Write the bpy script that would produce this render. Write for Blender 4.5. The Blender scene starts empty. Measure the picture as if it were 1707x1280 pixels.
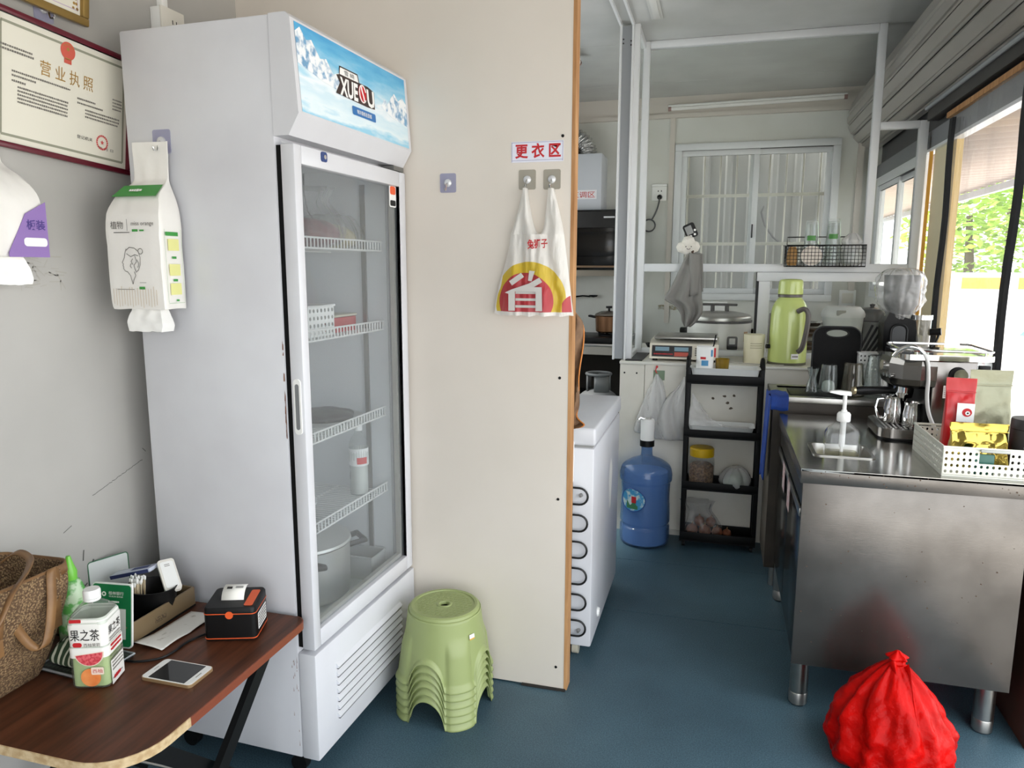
import bpy, bmesh, math, random
from math import sin, cos, pi, radians as rad
from mathutils import Vector, Matrix, noise

random.seed(7)
scn = bpy.context.scene
C = scn.collection

# ------------------------------------------------------------------ camera
cam_d = bpy.data.cameras.new('camera')
cam = bpy.data.objects.new('camera', cam_d); C.objects.link(cam)
cam_d.sensor_fit = 'HORIZONTAL'; cam_d.sensor_width = 36.0
cam_d.lens = 1221.0 / 1707.0 * 36.0
cam_d.clip_start = 0.05
YAW, PITCH, ROLL = rad(15.7), rad(9.07), rad(0.16)
fw = Vector((-sin(YAW)*cos(PITCH), cos(YAW)*cos(PITCH), -sin(PITCH)))
rt = Vector((cos(YAW), sin(YAW), 0)); up = rt.cross(fw)
rt2 = rt*cos(ROLL) + up*sin(ROLL); up2 = up*cos(ROLL) - rt*sin(ROLL)
mw = Matrix((rt2, up2, -fw)).transposed().to_4x4()
mw.translation = Vector((0, 0, 1.48))
cam.matrix_world = mw
scn.camera = cam

# ------------------------------------------------------------------ world, exposure
W = bpy.data.worlds.new('overcast_sky'); scn.world = W; W.use_nodes = True
bg = W.node_tree.nodes['Background']
bg.inputs['Color'].default_value = (0.93, 0.97, 1.0, 1); bg.inputs['Strength'].default_value = 1.0
sun_d = bpy.data.lights.new('hazy_sun', 'SUN'); sun_d.energy = 3.0; sun_d.angle = rad(12); sun_d.color = (1.0, 0.96, 0.90)
sun = bpy.data.objects.new('hazy_sun', sun_d); C.objects.link(sun)
sun.rotation_euler = Vector((0.45, 0.15, -0.87)).to_track_quat('-Z', 'Y').to_euler()
vs = scn.view_settings
vs.view_transform = 'Standard'; vs.look = 'None'; vs.gamma = 1.0; vs.use_curve_mapping = False
vs.exposure = 2.05
cy = scn.cycles
cy.max_bounces = 10; cy.diffuse_bounces = 6; cy.glossy_bounces = 5; cy.transmission_bounces = 8
cy.transparent_max_bounces = 32; cy.caustics_reflective = False; cy.caustics_refractive = False
cy.sample_clamp_indirect = 8.0

# ------------------------------------------------------------------ materials
def lin(c):
    return tuple(((v/255.0)/12.92 if v <= 10 else ((v/255.0+0.055)/1.055)**2.4) for v in c)
def _nt(name):
    m = bpy.data.materials.new(name); m.use_nodes = True
    return m, m.node_tree, m.node_tree.nodes, m.node_tree.links
MATS = {}
def mat(name, rgb, rough=0.5, metal=0.0, spec=0.5, noise_=None, bump=None, trans=0.0, emit=None, coat=0.0, sss=0.0):
    """rgb 0-255 sRGB; noise_=(scale, rgb2, lo, hi, (sx,sy,sz)); bump=(scale, strength, (sx,sy,sz))"""
    if name in MATS: return MATS[name]
    m, nt, N, L = _nt(name)
    p = N['Principled BSDF']
    p.inputs['Base Color'].default_value = (*lin(rgb), 1)
    p.inputs['Roughness'].default_value = rough; p.inputs['Metallic'].default_value = metal
    p.inputs['Specular IOR Level'].default_value = spec
    p.inputs['Coat Weight'].default_value = coat
    if trans: p.inputs['Transmission Weight'].default_value = trans
    if emit: p.inputs['Emission Color'].default_value = (*lin(emit[0]), 1); p.inputs['Emission Strength'].default_value = emit[1]
    if noise_ or bump:
        tc = N.new('ShaderNodeTexCoord')
    def tex(scale, st, det=4):
        mp = N.new('ShaderNodeMapping'); mp.inputs['Scale'].default_value = st
        L.new(tc.outputs['Object'], mp.inputs['Vector'])
        t = N.new('ShaderNodeTexNoise'); t.inputs['Scale'].default_value = scale; t.inputs['Detail'].default_value = det
        L.new(mp.outputs['Vector'], t.inputs['Vector']); return t
    if noise_:
        sc, c2, lo, hi = noise_[:4]; st = noise_[4] if len(noise_) > 4 else (1, 1, 1)
        t = tex(sc, st)
        r = N.new('ShaderNodeValToRGB'); r.color_ramp.elements[0].position = lo; r.color_ramp.elements[1].position = hi
        r.color_ramp.elements[0].color = (*lin(c2), 1); r.color_ramp.elements[1].color = (*lin(rgb), 1)
        L.new(t.outputs['Fac'], r.inputs['Fac']); L.new(r.outputs['Color'], p.inputs['Base Color'])
    if bump:
        t2 = tex(bump[0], bump[2] if len(bump) > 2 else (1, 1, 1), 3)
        b = N.new('ShaderNodeBump'); b.inputs['Strength'].default_value = bump[1]; b.inputs['Distance'].default_value = 0.01
        L.new(t2.outputs['Fac'], b.inputs['Height']); L.new(b.outputs['Normal'], p.inputs['Normal'])
    MATS[name] = m; return m
def clear(name, tint=(255, 255, 255), haze=0.0, hazecol=(235, 235, 235), gloss=1.0, rough=0.03, bump=None, ior=1.45):
    """thin see-through sheet: transparent + some milky diffuse + fresnel gloss"""
    if name in MATS: return MATS[name]
    m, nt, N, L = _nt(name)
    N.remove(N['Principled BSDF']); out = N['Material Output']
    tr = N.new('ShaderNodeBsdfTransparent'); tr.inputs['Color'].default_value = (*lin(tint), 1)
    df = N.new('ShaderNodeBsdfDiffuse'); df.inputs['Color'].default_value = (*lin(hazecol), 1)
    tl = N.new('ShaderNodeBsdfTranslucent'); tl.inputs['Color'].default_value = (*lin(hazecol), 1)
    md = N.new('ShaderNodeMixShader'); md.inputs[0].default_value = 0.3
    L.new(df.outputs[0], md.inputs[1]); L.new(tl.outputs[0], md.inputs[2])
    m1 = N.new('ShaderNodeMixShader'); m1.inputs[0].default_value = haze
    L.new(tr.outputs[0], m1.inputs[1]); L.new(md.outputs[0], m1.inputs[2])
    gl = N.new('ShaderNodeBsdfGlossy'); gl.inputs['Roughness'].default_value = rough
    fr = N.new('ShaderNodeLayerWeight'); fr.inputs['Blend'].default_value = 0.5   # facing = 1-|cos|, the same from both sides
    pw = N.new('ShaderNodeMath'); pw.operation = 'POWER'; pw.inputs[1].default_value = 5.0; L.new(fr.outputs['Facing'], pw.inputs[0])
    f0 = ((ior-1)/(ior+1))**2
    ma = N.new('ShaderNodeMath'); ma.operation = 'MULTIPLY_ADD'; ma.inputs[1].default_value = 1-f0; ma.inputs[2].default_value = f0; L.new(pw.outputs[0], ma.inputs[0])
    mu = N.new('ShaderNodeMath'); mu.operation = 'MULTIPLY'; mu.inputs[1].default_value = gloss; mu.use_clamp = True
    L.new(ma.outputs[0], mu.inputs[0])
    m2 = N.new('ShaderNodeMixShader'); L.new(mu.outputs[0], m2.inputs[0])
    L.new(m1.outputs[0], m2.inputs[1]); L.new(gl.outputs[0], m2.inputs[2]); L.new(m2.outputs[0], out.inputs['Surface'])
    if bump:
        tc = N.new('ShaderNodeTexCoord'); mp = N.new('ShaderNodeMapping'); mp.inputs['Scale'].default_value = bump[2] if len(bump) > 2 else (1, 1, 1)
        L.new(tc.outputs['Object'], mp.inputs['Vector'])
        t = N.new('ShaderNodeTexNoise'); t.inputs['Scale'].default_value = bump[0]; L.new(mp.outputs[0], t.inputs['Vector'])
        b = N.new('ShaderNodeBump'); b.inputs['Strength'].default_value = bump[1]; b.inputs['Distance'].default_value = 0.01
        L.new(t.outputs['Fac'], b.inputs['Height']); L.new(b.outputs['Normal'], gl.inputs['Normal']); L.new(b.outputs['Normal'], fr.inputs['Normal'])
    MATS[name] = m; return m

# ------------------------------------------------------------------ mesh builder
class B:
    def __init__(s): s.m = bmesh.new()
    def bx(s, x0, x1, y0, y1, z0, z1, bev=0.0, seg=2, M=None):
        c = Vector(((x0+x1)/2, (y0+y1)/2, (z0+z1)/2))
        r = bmesh.ops.create_cube(s.m, size=1.0, matrix=Matrix.Translation(c) @ Matrix.Diagonal((abs(x1-x0), abs(y1-y0), abs(z1-z0), 1)))
        vs_ = r['verts']
        if bev > 0:
            es = list({e for v in vs_ for e in v.link_edges})
            rr = bmesh.ops.bevel(s.m, geom=es, offset=bev, segments=seg, affect='EDGES', profile=0.5)
            vs_ = list({v for f in rr['faces'] for v in f.verts} | {v for v in vs_ if v.is_valid})
        if M is not None: bmesh.ops.transform(s.m, matrix=M, verts=[v for v in vs_ if v.is_valid])
        return s
    def face(s, pts):
        return s.m.faces.new([s.m.verts.new(p) for p in pts])
    def rows(s, rows, closed=False, capa=False, capb=False):
        vv = [[s.m.verts.new(p) for p in r] for r in rows]
        n = len(vv[0])
        for a, b in zip(vv, vv[1:]):
            for i in range(n if closed else n-1):
                j = (i+1) % n
                try: s.m.faces.new((a[i], a[j], b[j], b[i]))
                except ValueError: pass
        if capa: s.m.faces.new(list(reversed(vv[0])))
        if capb: s.m.faces.new(vv[-1])
        return s
    def lathe(s, prof, c=(0, 0, 0), seg=24, sx=1.0, sy=1.0, M=None, capa=True, capb=True):
        M = M or Matrix.Identity(4); c = Vector(c)
        rows = [[c + (M @ Vector((r*cos(2*pi*i/seg)*sx, r*sin(2*pi*i/seg)*sy, z))) for i in range(seg)] for r, z in prof]
        return s.rows(rows, True, capa and prof[0][0] > 1e-5, capb and prof[-1][0] > 1e-5)
    def cyl(s, p0, p1, r0, r1=None, seg=16, cap=True):
        p0, p1 = Vector(p0), Vector(p1); r1 = r0 if r1 is None else r1
        d = (p1-p0); q = d.to_track_quat('Z', 'Y').to_matrix().to_4x4()
        return s.lathe([(r0, 0), (r1, d.length)], p0, seg, M=q, capa=cap, capb=cap)
    def tube(s, pts, r, seg=8, closed=False, rr=None):
        pts = [Vector(p) for p in pts]; n = len(pts); rows = []
        t0 = None; nrm = None
        for i, p in enumerate(pts):
            a = pts[(i-1) % n] if (closed or i > 0) else p
            b = pts[(i+1) % n] if (closed or i < n-1) else p
            t = (b-a).normalized()
            if nrm is None:
                nrm = t.cross(Vector((0, 0, 1)))
                if nrm.length < 1e-3: nrm = t.cross(Vector((1, 0, 0)))
                nrm.normalize()
            else:
                nrm = (nrm - t*nrm.dot(t)).normalized()
            bn = t.cross(nrm); R_ = rr[i] if rr else r
            rows.append([p + nrm*cos(2*pi*k/seg)*R_ + bn*sin(2*pi*k/seg)*R_ for k in range(seg)])
        if closed: rows.append(rows[0])
        return s.rows(rows, True, not closed, not closed)
    def prism(s, poly, axis, a, b):
        """poly: 2D points; axis 'x': (y,z), 'y': (x,z), 'z': (x,y)"""
        f = {'x': lambda p, t: (t, p[0], p[1]), 'y': lambda p, t: (p[0], t, p[1]), 'z': lambda p, t: (p[0], p[1], t)}[axis]
        A = [s.m.verts.new(f(p, a)) for p in poly]; D = [s.m.verts.new(f(p, b)) for p in poly]
        n = len(poly); s.m.faces.new(A); s.m.faces.new(list(reversed(D)))
        for i in range(n): s.m.faces.new((A[i], D[i], D[(i+1) % n], A[(i+1) % n]))
        return s
    def grid(s, f, nu, nv, closed=False):
        return s.rows([[f(i/(nu if closed else nu-1), j/(nv-1)) for i in range(nu)] for j in range(nv)], closed)
    def band(s, pts, wdir, w, t=0.0):
        """flat strap along pts, width w along wdir"""
        wd = Vector(wdir).normalized()*w/2
        return s.rows([[Vector(p)-wd, Vector(p)+wd] for p in pts])

OFF = {}
def obj(name, b, m, parent=None, smooth=True, ang=35, solid=0.0, subd=0, loc=None):
    """one mesh object; geometry is given in the frame of the thing it belongs to (world for things that are not turned)"""
    bm = b.m
    bmesh.ops.remove_doubles(bm, verts=bm.verts, dist=1e-6)
    bmesh.ops.recalc_face_normals(bm, faces=bm.faces)
    o_ = OFF[parent.name] if parent is not None else Vector(loc or (0, 0, 0))
    if o_.length > 0: bmesh.ops.translate(bm, vec=-o_, verts=bm.verts)
    me = bpy.data.meshes.new(name); bm.to_mesh(me); bm.free()
    if smooth:
        for p in me.polygons: p.use_smooth = True
        me.set_sharp_from_angle(angle=rad(ang))
    me.materials.append(m)
    o = bpy.data.objects.new(name, me); C.objects.link(o)
    if parent is not None: o.parent = parent
    else: o.location = o_
    OFF[o.name] = o_
    if solid:
        md = o.modifiers.new('thickness', 'SOLIDIFY'); md.thickness = solid; md.offset = 0
    if subd:
        md = o.modifiers.new('smooth', 'SUBSURF'); md.levels = subd; md.render_levels = subd
    return o
def tag(o, label, cat, group=None):
    o['label'] = label; o['category'] = cat
    if group: o['group'] = group
    return o
def thing(name, label, cat, loc=(0, 0, 0), rz=None, group=None, M=None):
    o = bpy.data.objects.new(name, None); C.objects.link(o); o.empty_display_size = 0.02
    o.location = loc
    if M is not None: o.matrix_world = M
    elif rz is not None: o.rotation_euler = (0, 0, rz)
    OFF[o.name] = Vector((0, 0, 0)) if (rz is not None or M is not None) else Vector(loc)
    return tag(o, label, cat, group)
def struct(name, b, m, smooth=True, solid=0.0):
    o = obj(name, b, m, None, smooth, solid=solid); o['kind'] = 'structure'; return o
def struct_root(name):
    o = bpy.data.objects.new(name, None); C.objects.link(o); o['kind'] = 'structure'; OFF[o.name] = Vector((0, 0, 0)); return o
def dup(root, loc, rz=None, label=None):
    r = root.copy(); C.objects.link(r); r.location = loc; OFF[r.name] = OFF[root.name]
    if rz is not None: r.rotation_euler = (0, 0, rz)
    if label: r['label'] = label
    for ch in list(root.children):
        c = ch.copy(); C.objects.link(c); c.parent = r
        for g in ch.children:
            d = g.copy(); C.objects.link(d); d.parent = c
    return r

def text_mesh(s, w=None, h=None, bold=0.0, ext=0.0):
    cu = bpy.data.curves.new('lettering', 'FONT'); cu.body = s; cu.size = 1.0
    cu.align_x = 'CENTER'; cu.align_y = 'CENTER'; cu.offset = bold; cu.resolution_u = 2; cu.extrude = ext
    o = bpy.data.objects.new('lettering', cu); C.objects.link(o)
    dg = bpy.context.evaluated_depsgraph_get()
    me = bpy.data.meshes.new_from_object(o.evaluated_get(dg))
    bpy.data.objects.remove(o); bpy.data.curves.remove(cu)
    if len(me.vertices):
        xs = [v.co.x for v in me.vertices]; ys = [v.co.y for v in me.vertices]
        cx, cy_ = (min(xs)+max(xs))/2, (min(ys)+max(ys))/2; ww, hh = max(xs)-min(xs), max(ys)-min(ys)
        sx = (w/ww) if w else None; sy = (h/hh) if h else None
        sx = sx or sy; sy = sy or sx
        for v in me.vertices: v.co.x = (v.co.x-cx)*sx; v.co.y = (v.co.y-cy_)*sy; v.co.z = 0
    return me
def frame_m(o, right, upv):
    r = Vector(right).normalized(); u = Vector(upv).normalized(); n = r.cross(u).normalized(); u = n.cross(r)
    M_ = Matrix((r, u, n)).transposed().to_4x4(); M_.translation = Vector(o); return M_
def letters(name, s, m, parent, org, right, upv, w=None, h=None, bold=0.0, skew=0.0):
    me = text_mesh(s, w, h, bold)
    if skew:
        for v in me.vertices: v.co.x += v.co.y*skew
    me.transform(Matrix.Translation(-OFF[parent.name]) @ frame_m(org, right, upv)); me.materials.append(m); me.name = name
    o = bpy.data.objects.new(name, me); C.objects.link(o); o.parent = parent; OFF[o.name] = OFF[parent.name]; return o
def flat(name, polys, m, parent, org, right, upv):
    """flat print: polygons in the local plane"""
    b = B(); M_ = frame_m(org, right, upv)
    for pl in polys: b.face([M_ @ Vector((p[0], p[1], 0)) for p in pl])
    o = obj(name, b, m, parent, smooth=False); return o
def rect(cx, cy_, w, h): return [(cx-w/2, cy_-h/2), (cx+w/2, cy_-h/2), (cx+w/2, cy_+h/2), (cx-w/2, cy_+h/2)]
def disc(cx, cy_, r, n=28, a0=0.0, a1=2*pi, r2=None):
    return [(cx+r*cos(a0+(a1-a0)*i/n), cy_+(r2 or r)*sin(a0+(a1-a0)*i/n)) for i in range(n if abs(a1-a0-2*pi) < 1e-6 else n+1)]
def rrect(x0, x1, y0, y1, r, n=5, rs=None):
    out = []
    for k, (cx, cy_, a) in enumerate(((x1, y0, -pi/2), (x1, y1, 0), (x0, y1, pi/2), (x0, y0, pi))):
        q = rs[k] if rs else r
        ox = cx - q if cx == x1 else cx + q; oy = cy_ - q if cy_ == y1 else cy_ + q
        for i in range(n+1): out.append((ox+q*cos(a+pi/2*i/n), oy+q*sin(a+pi/2*i/n)))
    return out
def dense(poly, step):
    """the same outline with extra points on its long edges"""
    out = []
    for k, p in enumerate(poly):
        q = poly[(k+1) % len(poly)]; n = max(1, int(math.hypot(q[0]-p[0], q[1]-p[1])/step+.5))
        out += [(p[0]+(q[0]-p[0])*i/n, p[1]+(q[1]-p[1])*i/n) for i in range(n)]
    return out
def dashes(rows, x0, x1, y0, dy, rng, hgt, gap=0.25):
    """rows of small illegible print"""
    out = []
    for r in range(rows):
        x = x0; y = y0 - r*dy
        while x < x1:
            w = hgt*rng.uniform(0.6, 1.0)
            out.append(rect(x+w/2, y, w, hgt*rng.uniform(0.7, 1.0))); x += w + hgt*gap
    return out
X_, Y_, Z_ = Vector((1, 0, 0)), Vector((0, 1, 0)), Vector((0, 0, 1))

def sack(b, c, prof, folds=9, amp=0.12, seed=0, nu=72, ry=1.0, lean=(0, 0), rough=0.06):
    """soft plastic bag: prof = [(radius, z)...]; folds deepen towards the last rows"""
    rows = []; nv = len(prof); c = Vector(c)
    for j, (r, z) in enumerate(prof):
        t = j/(nv-1); row = []
        for i in range(nu):
            a = 2*pi*i/nu
            k = 1 + amp*(0.25+t)*sin(folds*a + 3*noise.noise(Vector((cos(a)*1.3+seed, sin(a)*1.3, z*6)))) \
                + rough*noise.noise(Vector((cos(a)*2.2+seed*3, sin(a)*2.2, z*14))) + rough*0.6*noise.noise(Vector((cos(a)*6+seed, sin(a)*6, z*40)))
            row.append(c + Vector((r*k*cos(a)+lean[0]*t, r*ry*k*sin(a)+lean[1]*t, z)))
        rows.append(row)
    return b.rows(rows, True, True, True)
def lerp_prof(pts, n):
    """resample a profile smoothly"""
    out = []
    for i in range(n):
        t = i/(n-1)*(len(pts)-1); k = min(int(t), len(pts)-2); f = t-k
        p0 = pts[max(k-1, 0)]; p1 = pts[k]; p2 = pts[k+1]; p3 = pts[min(k+2, len(pts)-1)]
        out.append(tuple(0.5*((2*p1[d]) + (-p0[d]+p2[d])*f + (2*p0[d]-5*p1[d]+4*p2[d]-p3[d])*f*f + (-p0[d]+3*p1[d]-3*p2[d]+p3[d])*f**3) for d in range(len(p1))))
    return out
def perf(b, org, du, dv, nu, nv, r=0.3, skip=lambda i, j: False, solidc=lambda i, j: False):
    """sheet of square cells, each with a round hole"""
    org, du, dv = Vector(org), Vector(du), Vector(dv)
    P = lambda u, v: org + du*u + dv*v
    for i in range(nu):
        for j in range(nv):
            if skip(i, j): continue
            if solidc(i, j):
                b.face([P(i, j), P(i+1, j), P(i+1, j+1), P(i, j+1)]); continue
            sq = [(0, 0), (.5, 0), (1, 0), (1, .5), (1, 1), (.5, 1), (0, 1), (0, .5)]
            ho = [(.5+r*1.0*cos(a), .5+r*sin(a)) for a in [pi*1.25+k*pi/4 for k in range(8)]]
            for k in range(8):
                k2 = (k+1) % 8
                b.face([P(i+sq[k][0], j+sq[k][1]), P(i+sq[k2][0], j+sq[k2][1]), P(i+ho[k2][0], j+ho[k2][1]), P(i+ho[k][0], j+ho[k][1])])
    return b

# palette
white_paint = mat('white_enamel', (214, 215, 220), 0.28, noise_=(3, (204, 204, 209), 0.3, 0.6))
white_plastic = mat('white_plastic', (236, 236, 234), 0.4)
cream_plastic = mat('cream_plastic', (214, 208, 180), 0.5)
alu = mat('painted_aluminium', (222, 224, 226), 0.35, 0.0)
alu_grey = mat('grey_aluminium', (158, 162, 166), 0.4, 0.3)
steel = mat('brushed_steel', (190, 188, 184), 0.28, 1.0, noise_=(6, (150, 147, 142), 0.3, 0.7), bump=(60, 0.05, (1, 1, 12)))
chrome = mat('chrome', (225, 225, 225), 0.08, 1.0)
steel_soft = mat('satin_steel', (176, 174, 170), 0.35, 1.0)
black_plastic = mat('black_plastic', (14, 14, 15), 0.4, spec=.25)
black_matte = mat('black_matte', (16, 16, 16), 0.8, spec=.15)
dark_metal = mat('black_steel', (20, 21, 22), 0.45, 0.2, spec=.3)
wood_raw = mat('raw_board_edge', (196, 150, 102), 0.7, noise_=(10, (158, 110, 66), 0.3, 0.7, (4, 4, 0.5)))
ink = mat('black_ink', (30, 28, 28), 0.7)
ink_grey = mat('grey_ink', (120, 116, 110), 0.7)
red_ink = mat('red_ink', (190, 28, 36), 0.6)
white_ink = mat('white_ink', (240, 240, 238), 0.6)
glass = clear('window_glass', (248, 249, 248), 0.006, gloss=0.2)
film = clear('clear_film', (250, 250, 250), 0.42, (246, 246, 246), 1.6, 0.12, bump=(34, 1.0))
film_thin = clear('thin_film', (250, 250, 250), 0.14, (235, 235, 235), 1.2, 0.1, bump=(50, 0.7))
cup_clear = clear('clear_plastic_cup', (246, 248, 247), 0.10, (230, 232, 232), 1.2, 0.06)
# ------------------------------------------------------------------ room shell
panel_grey = mat('grey_sandwich_panel', (182, 180, 176), 0.45, noise_=(2.2, (170, 168, 164), 0.35, 0.7))
panel_beige = mat('beige_sandwich_panel', (222, 214, 205), 0.5, noise_=(2.0, (214, 206, 196), 0.35, 0.7))
panel_back = mat('back_sandwich_panel', (218, 219, 214), 0.5, noise_=(3.0, (202, 202, 194), 0.3, 0.7))
ceil_m = mat('ceiling_panel', (196, 197, 195), 0.22, noise_=(2.5, (180, 181, 178), 0.3, 0.7))
floor_m = mat('teal_vinyl', (86, 114, 128), 0.5, noise_=(260, (56, 80, 94), 0.38, 0.66), bump=(200, 0.08))
def floor_wear():
    m = floor_m; nt = m.node_tree; N, L = nt.nodes, nt.links; p = N['Principled BSDF']
    src = p.inputs['Base Color'].links[0].from_socket
    tc = N.new('ShaderNodeTexCoord'); t = N.new('ShaderNodeTexNoise'); t.inputs['Scale'].default_value = 2.4; t.inputs['Detail'].default_value = 6
    L.new(tc.outputs['Object'], t.inputs['Vector'])
    r = N.new('ShaderNodeValToRGB'); r.color_ramp.elements[0].position = 0.3; r.color_ramp.elements[1].position = 0.75
    r.color_ramp.elements[0].color = (0.72, 0.74, 0.74, 1); r.color_ramp.elements[1].color = (1.15, 1.15, 1.12, 1)
    L.new(t.outputs['Fac'], r.inputs['Fac'])
    mx = N.new('ShaderNodeMixRGB'); mx.blend_type = 'MULTIPLY'; mx.inputs[0].default_value = 1.0
    L.new(src, mx.inputs[1]); L.new(r.outputs['Color'], mx.inputs[2]); L.new(mx.outputs[0], p.inputs['Base Color'])
floor_wear()
YF = -2.2
fl = struct('floor', B().bx(-1.72, 1.06, YF, 5.92, -0.06, -0.006), mat('floor_screed', (60, 66, 68), 0.8), smooth=False)
for (a, b_) in ((YF, 0.62), (0.624, 3.023), (3.027, 3.600), (3.603, 5.87)):
    obj('floor_sheet', B().bx(-1.66, 1.06, a, b_, -0.006, 0.0), floor_m, fl, smooth=False)
b = B().bx(-1.72, -1.66, YF, 3.2, 0, 2.74).bx(-1.72, -1.66, 5.0, 5.87, 0, 2.74).bx(-1.72, -1.66, 3.2, 5.0, 0, 1.0).bx(-1.72, -1.66, 3.2, 5.0, 2.25, 2.74)
struct('wall_left', b, panel_grey, smooth=False)   # with a hole for the side window added to let daylight in
struct('wall_front_unseen', B().bx(-1.72, -0.35, YF-.05, YF, 0, 2.74), panel_grey, smooth=False)  # unseen half-closed front, its opening shaped for the daylight from the right
r3 = struct_root('window_added')  # window added out of view to bring daylight into the cooking corner
obj('window_frame', B().bx(-1.71, -1.65, 3.2, 5.0, 2.2, 2.25).bx(-1.71, -1.65, 3.2, 5.0, 1.0, 1.05).bx(-1.71, -1.65, 3.2, 3.25, 1.05, 2.2).bx(-1.71, -1.65, 4.95, 5.0, 1.05, 2.2).bx(-1.70, -1.66, 4.08, 4.12, 1.05, 2.2), alu, r3, smooth=False)
for ya_, yb_ in ((3.25, 4.08), (4.12, 4.95)): obj('pane', B().bx(-1.69, -1.686, ya_, yb_, 1.05, 2.2), glass, r3, smooth=False)
wp = struct('wall_partition', B().bx(-1.66, -0.468, 2.35, 2.40, 0.006, 2.74), panel_beige, smooth=False)
obj('edge_board', B().bx(-0.468, -0.457, 2.349, 2.404, 0.004, 2.74), wood_raw, wp, smooth=False)
for z in (1.888, 1.118, 0.701, 0.086):
    obj('screw', B().cyl((-0.497, 2.3505, z), (-0.497, 2.3475, z), 0.0055, 0.004, 10), black_plastic, wp)
obj('dark_strip', B().bx(-0.62, -0.462, 2.341, 2.349, 0.0005, 0.008), mat('strip_dark_brown', (40, 36, 32), 0.8), wp, smooth=False)  # dark strip along the foot of the partition near its end
# scuffs on the left wall (shapes of their own)
scuff = mat('scuff_marks', (120, 118, 112), 0.7); rng = random.Random(3)
b = B()
def wl_mark(y, z, w, h, a):
    ca, sa = cos(a), sin(a)
    b.face([(-1.6594, y+(dx*w*ca-dz*h*sa), z+(dx*w*sa+dz*h*ca)) for dx, dz in ((-.5, -.5), (.5, -.5), (.5, .5), (-.5, .5))])
for i in range(16): wl_mark(1.50+rng.uniform(-.02, .19), 0, 0, 0, 0) if False else wl_mark(1.585+i*0.012, 0.848+i*0.0035, 0.012, 0.0018, 0.3+rng.uniform(-.3, .3))
for y, z, w, h, a in ((1.532, 0.69, 0.030, .004, 1.4), (1.548, 0.64, 0.034, .005, 1.9), (1.525, 0.60, .028, .004, 0.6), (1.50, 0.63, .026, .003, .2), (1.78, 0.93, .018, .002, -.8), (1.49, .78, .03, .002, .4), (1.56, .66, .016, .006, 1.0)): wl_mark(y, z, w, h, a)
scm = obj('scuff_marks', b, mat('dark_scuffs', (92, 92, 88), 0.8), bpy.data.objects['wall_left'], smooth=False)
b = B(); rng = random.Random(11)
for i in range(26): wl_mark(1.47+rng.uniform(-.05, .08), 1.47+rng.uniform(-.045, .035), rng.uniform(.012, .05), rng.uniform(.0015, .004), rng.choice((0.1, -.2, 1.2, 1.7, -.9))+rng.uniform(-.2, .2))
obj('peeled_tape_residue', b, mat('tape_residue', (176, 173, 166), 0.6), bpy.data.objects['wall_left'], smooth=False)

cl = struct('ceiling', B().bx(-1.72, 1.06, YF, 5.92, 2.745, 2.80), ceil_m, smooth=False)
yy = YF
for k in range(9):
    y1 = min(yy+0.95, 5.87)
    if y1 > yy: obj('ceiling_panel', B().bx(-1.66, 1.0, yy+0.0015, y1-0.0015, 2.74, 2.745), ceil_m, cl, smooth=False)
    yy = y1
# back wall with its window hole
b = B()
b.bx(-1.66, -0.37, 5.87, 5.92, 0, 2.74).bx(0.79, 1.06, 5.87, 5.92, 0, 2.74).bx(-0.37, 0.79, 5.87, 5.92, 0, 1.235).bx(-0.37, 0.79, 5.87, 5.92, 2.395, 2.74)
wb = struct('wall_back', b, panel_back, smooth=False)
trim_m = mat('pinkish_trim', (206, 199, 190), 0.5)
struct('trim_1', B().bx(-1.66, 1.0, 5.838, 5.87, 2.585, 2.615).bx(-1.66, 1.0, 5.856, 5.87, 2.615, 2.74), trim_m, smooth=False)
struct('trim_2', B().bx(-0.412, -0.375, 5.855, 5.87, 1.05, 2.585), trim_m, smooth=False)
struct('trim_3', B().bx(0.90, 0.94, 5.84, 5.87, 0.97, 2.5), trim_m, smooth=False)
st = B()
rng = random.Random(5)
for i in range(30):
    x = -0.46+i*0.0145; st.bx(x, x+.016, 5.868, 5.8695, 1.155+rng.uniform(-.004, .004), 1.185+rng.uniform(-.005, .007))
obj('grease_stain', st, mat('grease_stain', (150, 140, 112), 0.6, noise_=(40, (186, 184, 174), .45, .6)), wb, smooth=False)

def window(name, x0, x1, z0, z1, y, mid):
    r = struct_root(name)
    f = B(); t = 0.05
    f.bx(x0, x1, y-.03, y+.05, z1-t, z1, .004).bx(x0, x1, y-.03, y+.05, z0, z0+t, .004).bx(x0, x0+t, y-.03, y+.05, z0+t, z1-t, .004).bx(x1-t, x1, y-.03, y+.05, z0+t, z1-t, .004)
    obj('window_frame', f, alu, r)
    for k, (a, b_, dy) in enumerate(((x0+t, mid+.03, 0.0), (mid-.03, x1-t, .022))):
        s = B(); w = .04
        s.bx(a, b_, y+dy-.012, y+dy+.008, z1-t-w, z1-t, .002).bx(a, b_, y+dy-.012, y+dy+.008, z0+t, z0+t+w, .002)
        s.bx(a, a+w, y+dy-.012, y+dy+.008, z0+t+w, z1-t-w, .002).bx(b_-w, b_, y+dy-.012, y+dy+.008, z0+t+w, z1-t-w, .002)
        so = obj('sash', s, alu, r)
        obj('pane', B().bx(a+w, b_-w, y+dy-.004, y+dy, z0+t+w, z1-t-w), glass, so, smooth=False)
    obj('latch', B().bx(mid-.005, mid+.006, y-.03, y-.014, 1.70, 1.80, .003), black_plastic, r)
    x = x0+.10
    while x < x1-.06:
        obj('grille_bar', B().cyl((x, y+.09, z0), (x, y+.09, z1), .0065, seg=8), mat('grille_steel', (196, 192, 182), .4, .5), r); x += .118
    for z in (1.66, 2.02): obj('grille_rail', B().bx(x0, x1, y+.084, y+.096, z-.012, z+.012), MATS['grille_steel'], r, smooth=False)
    return r
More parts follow.
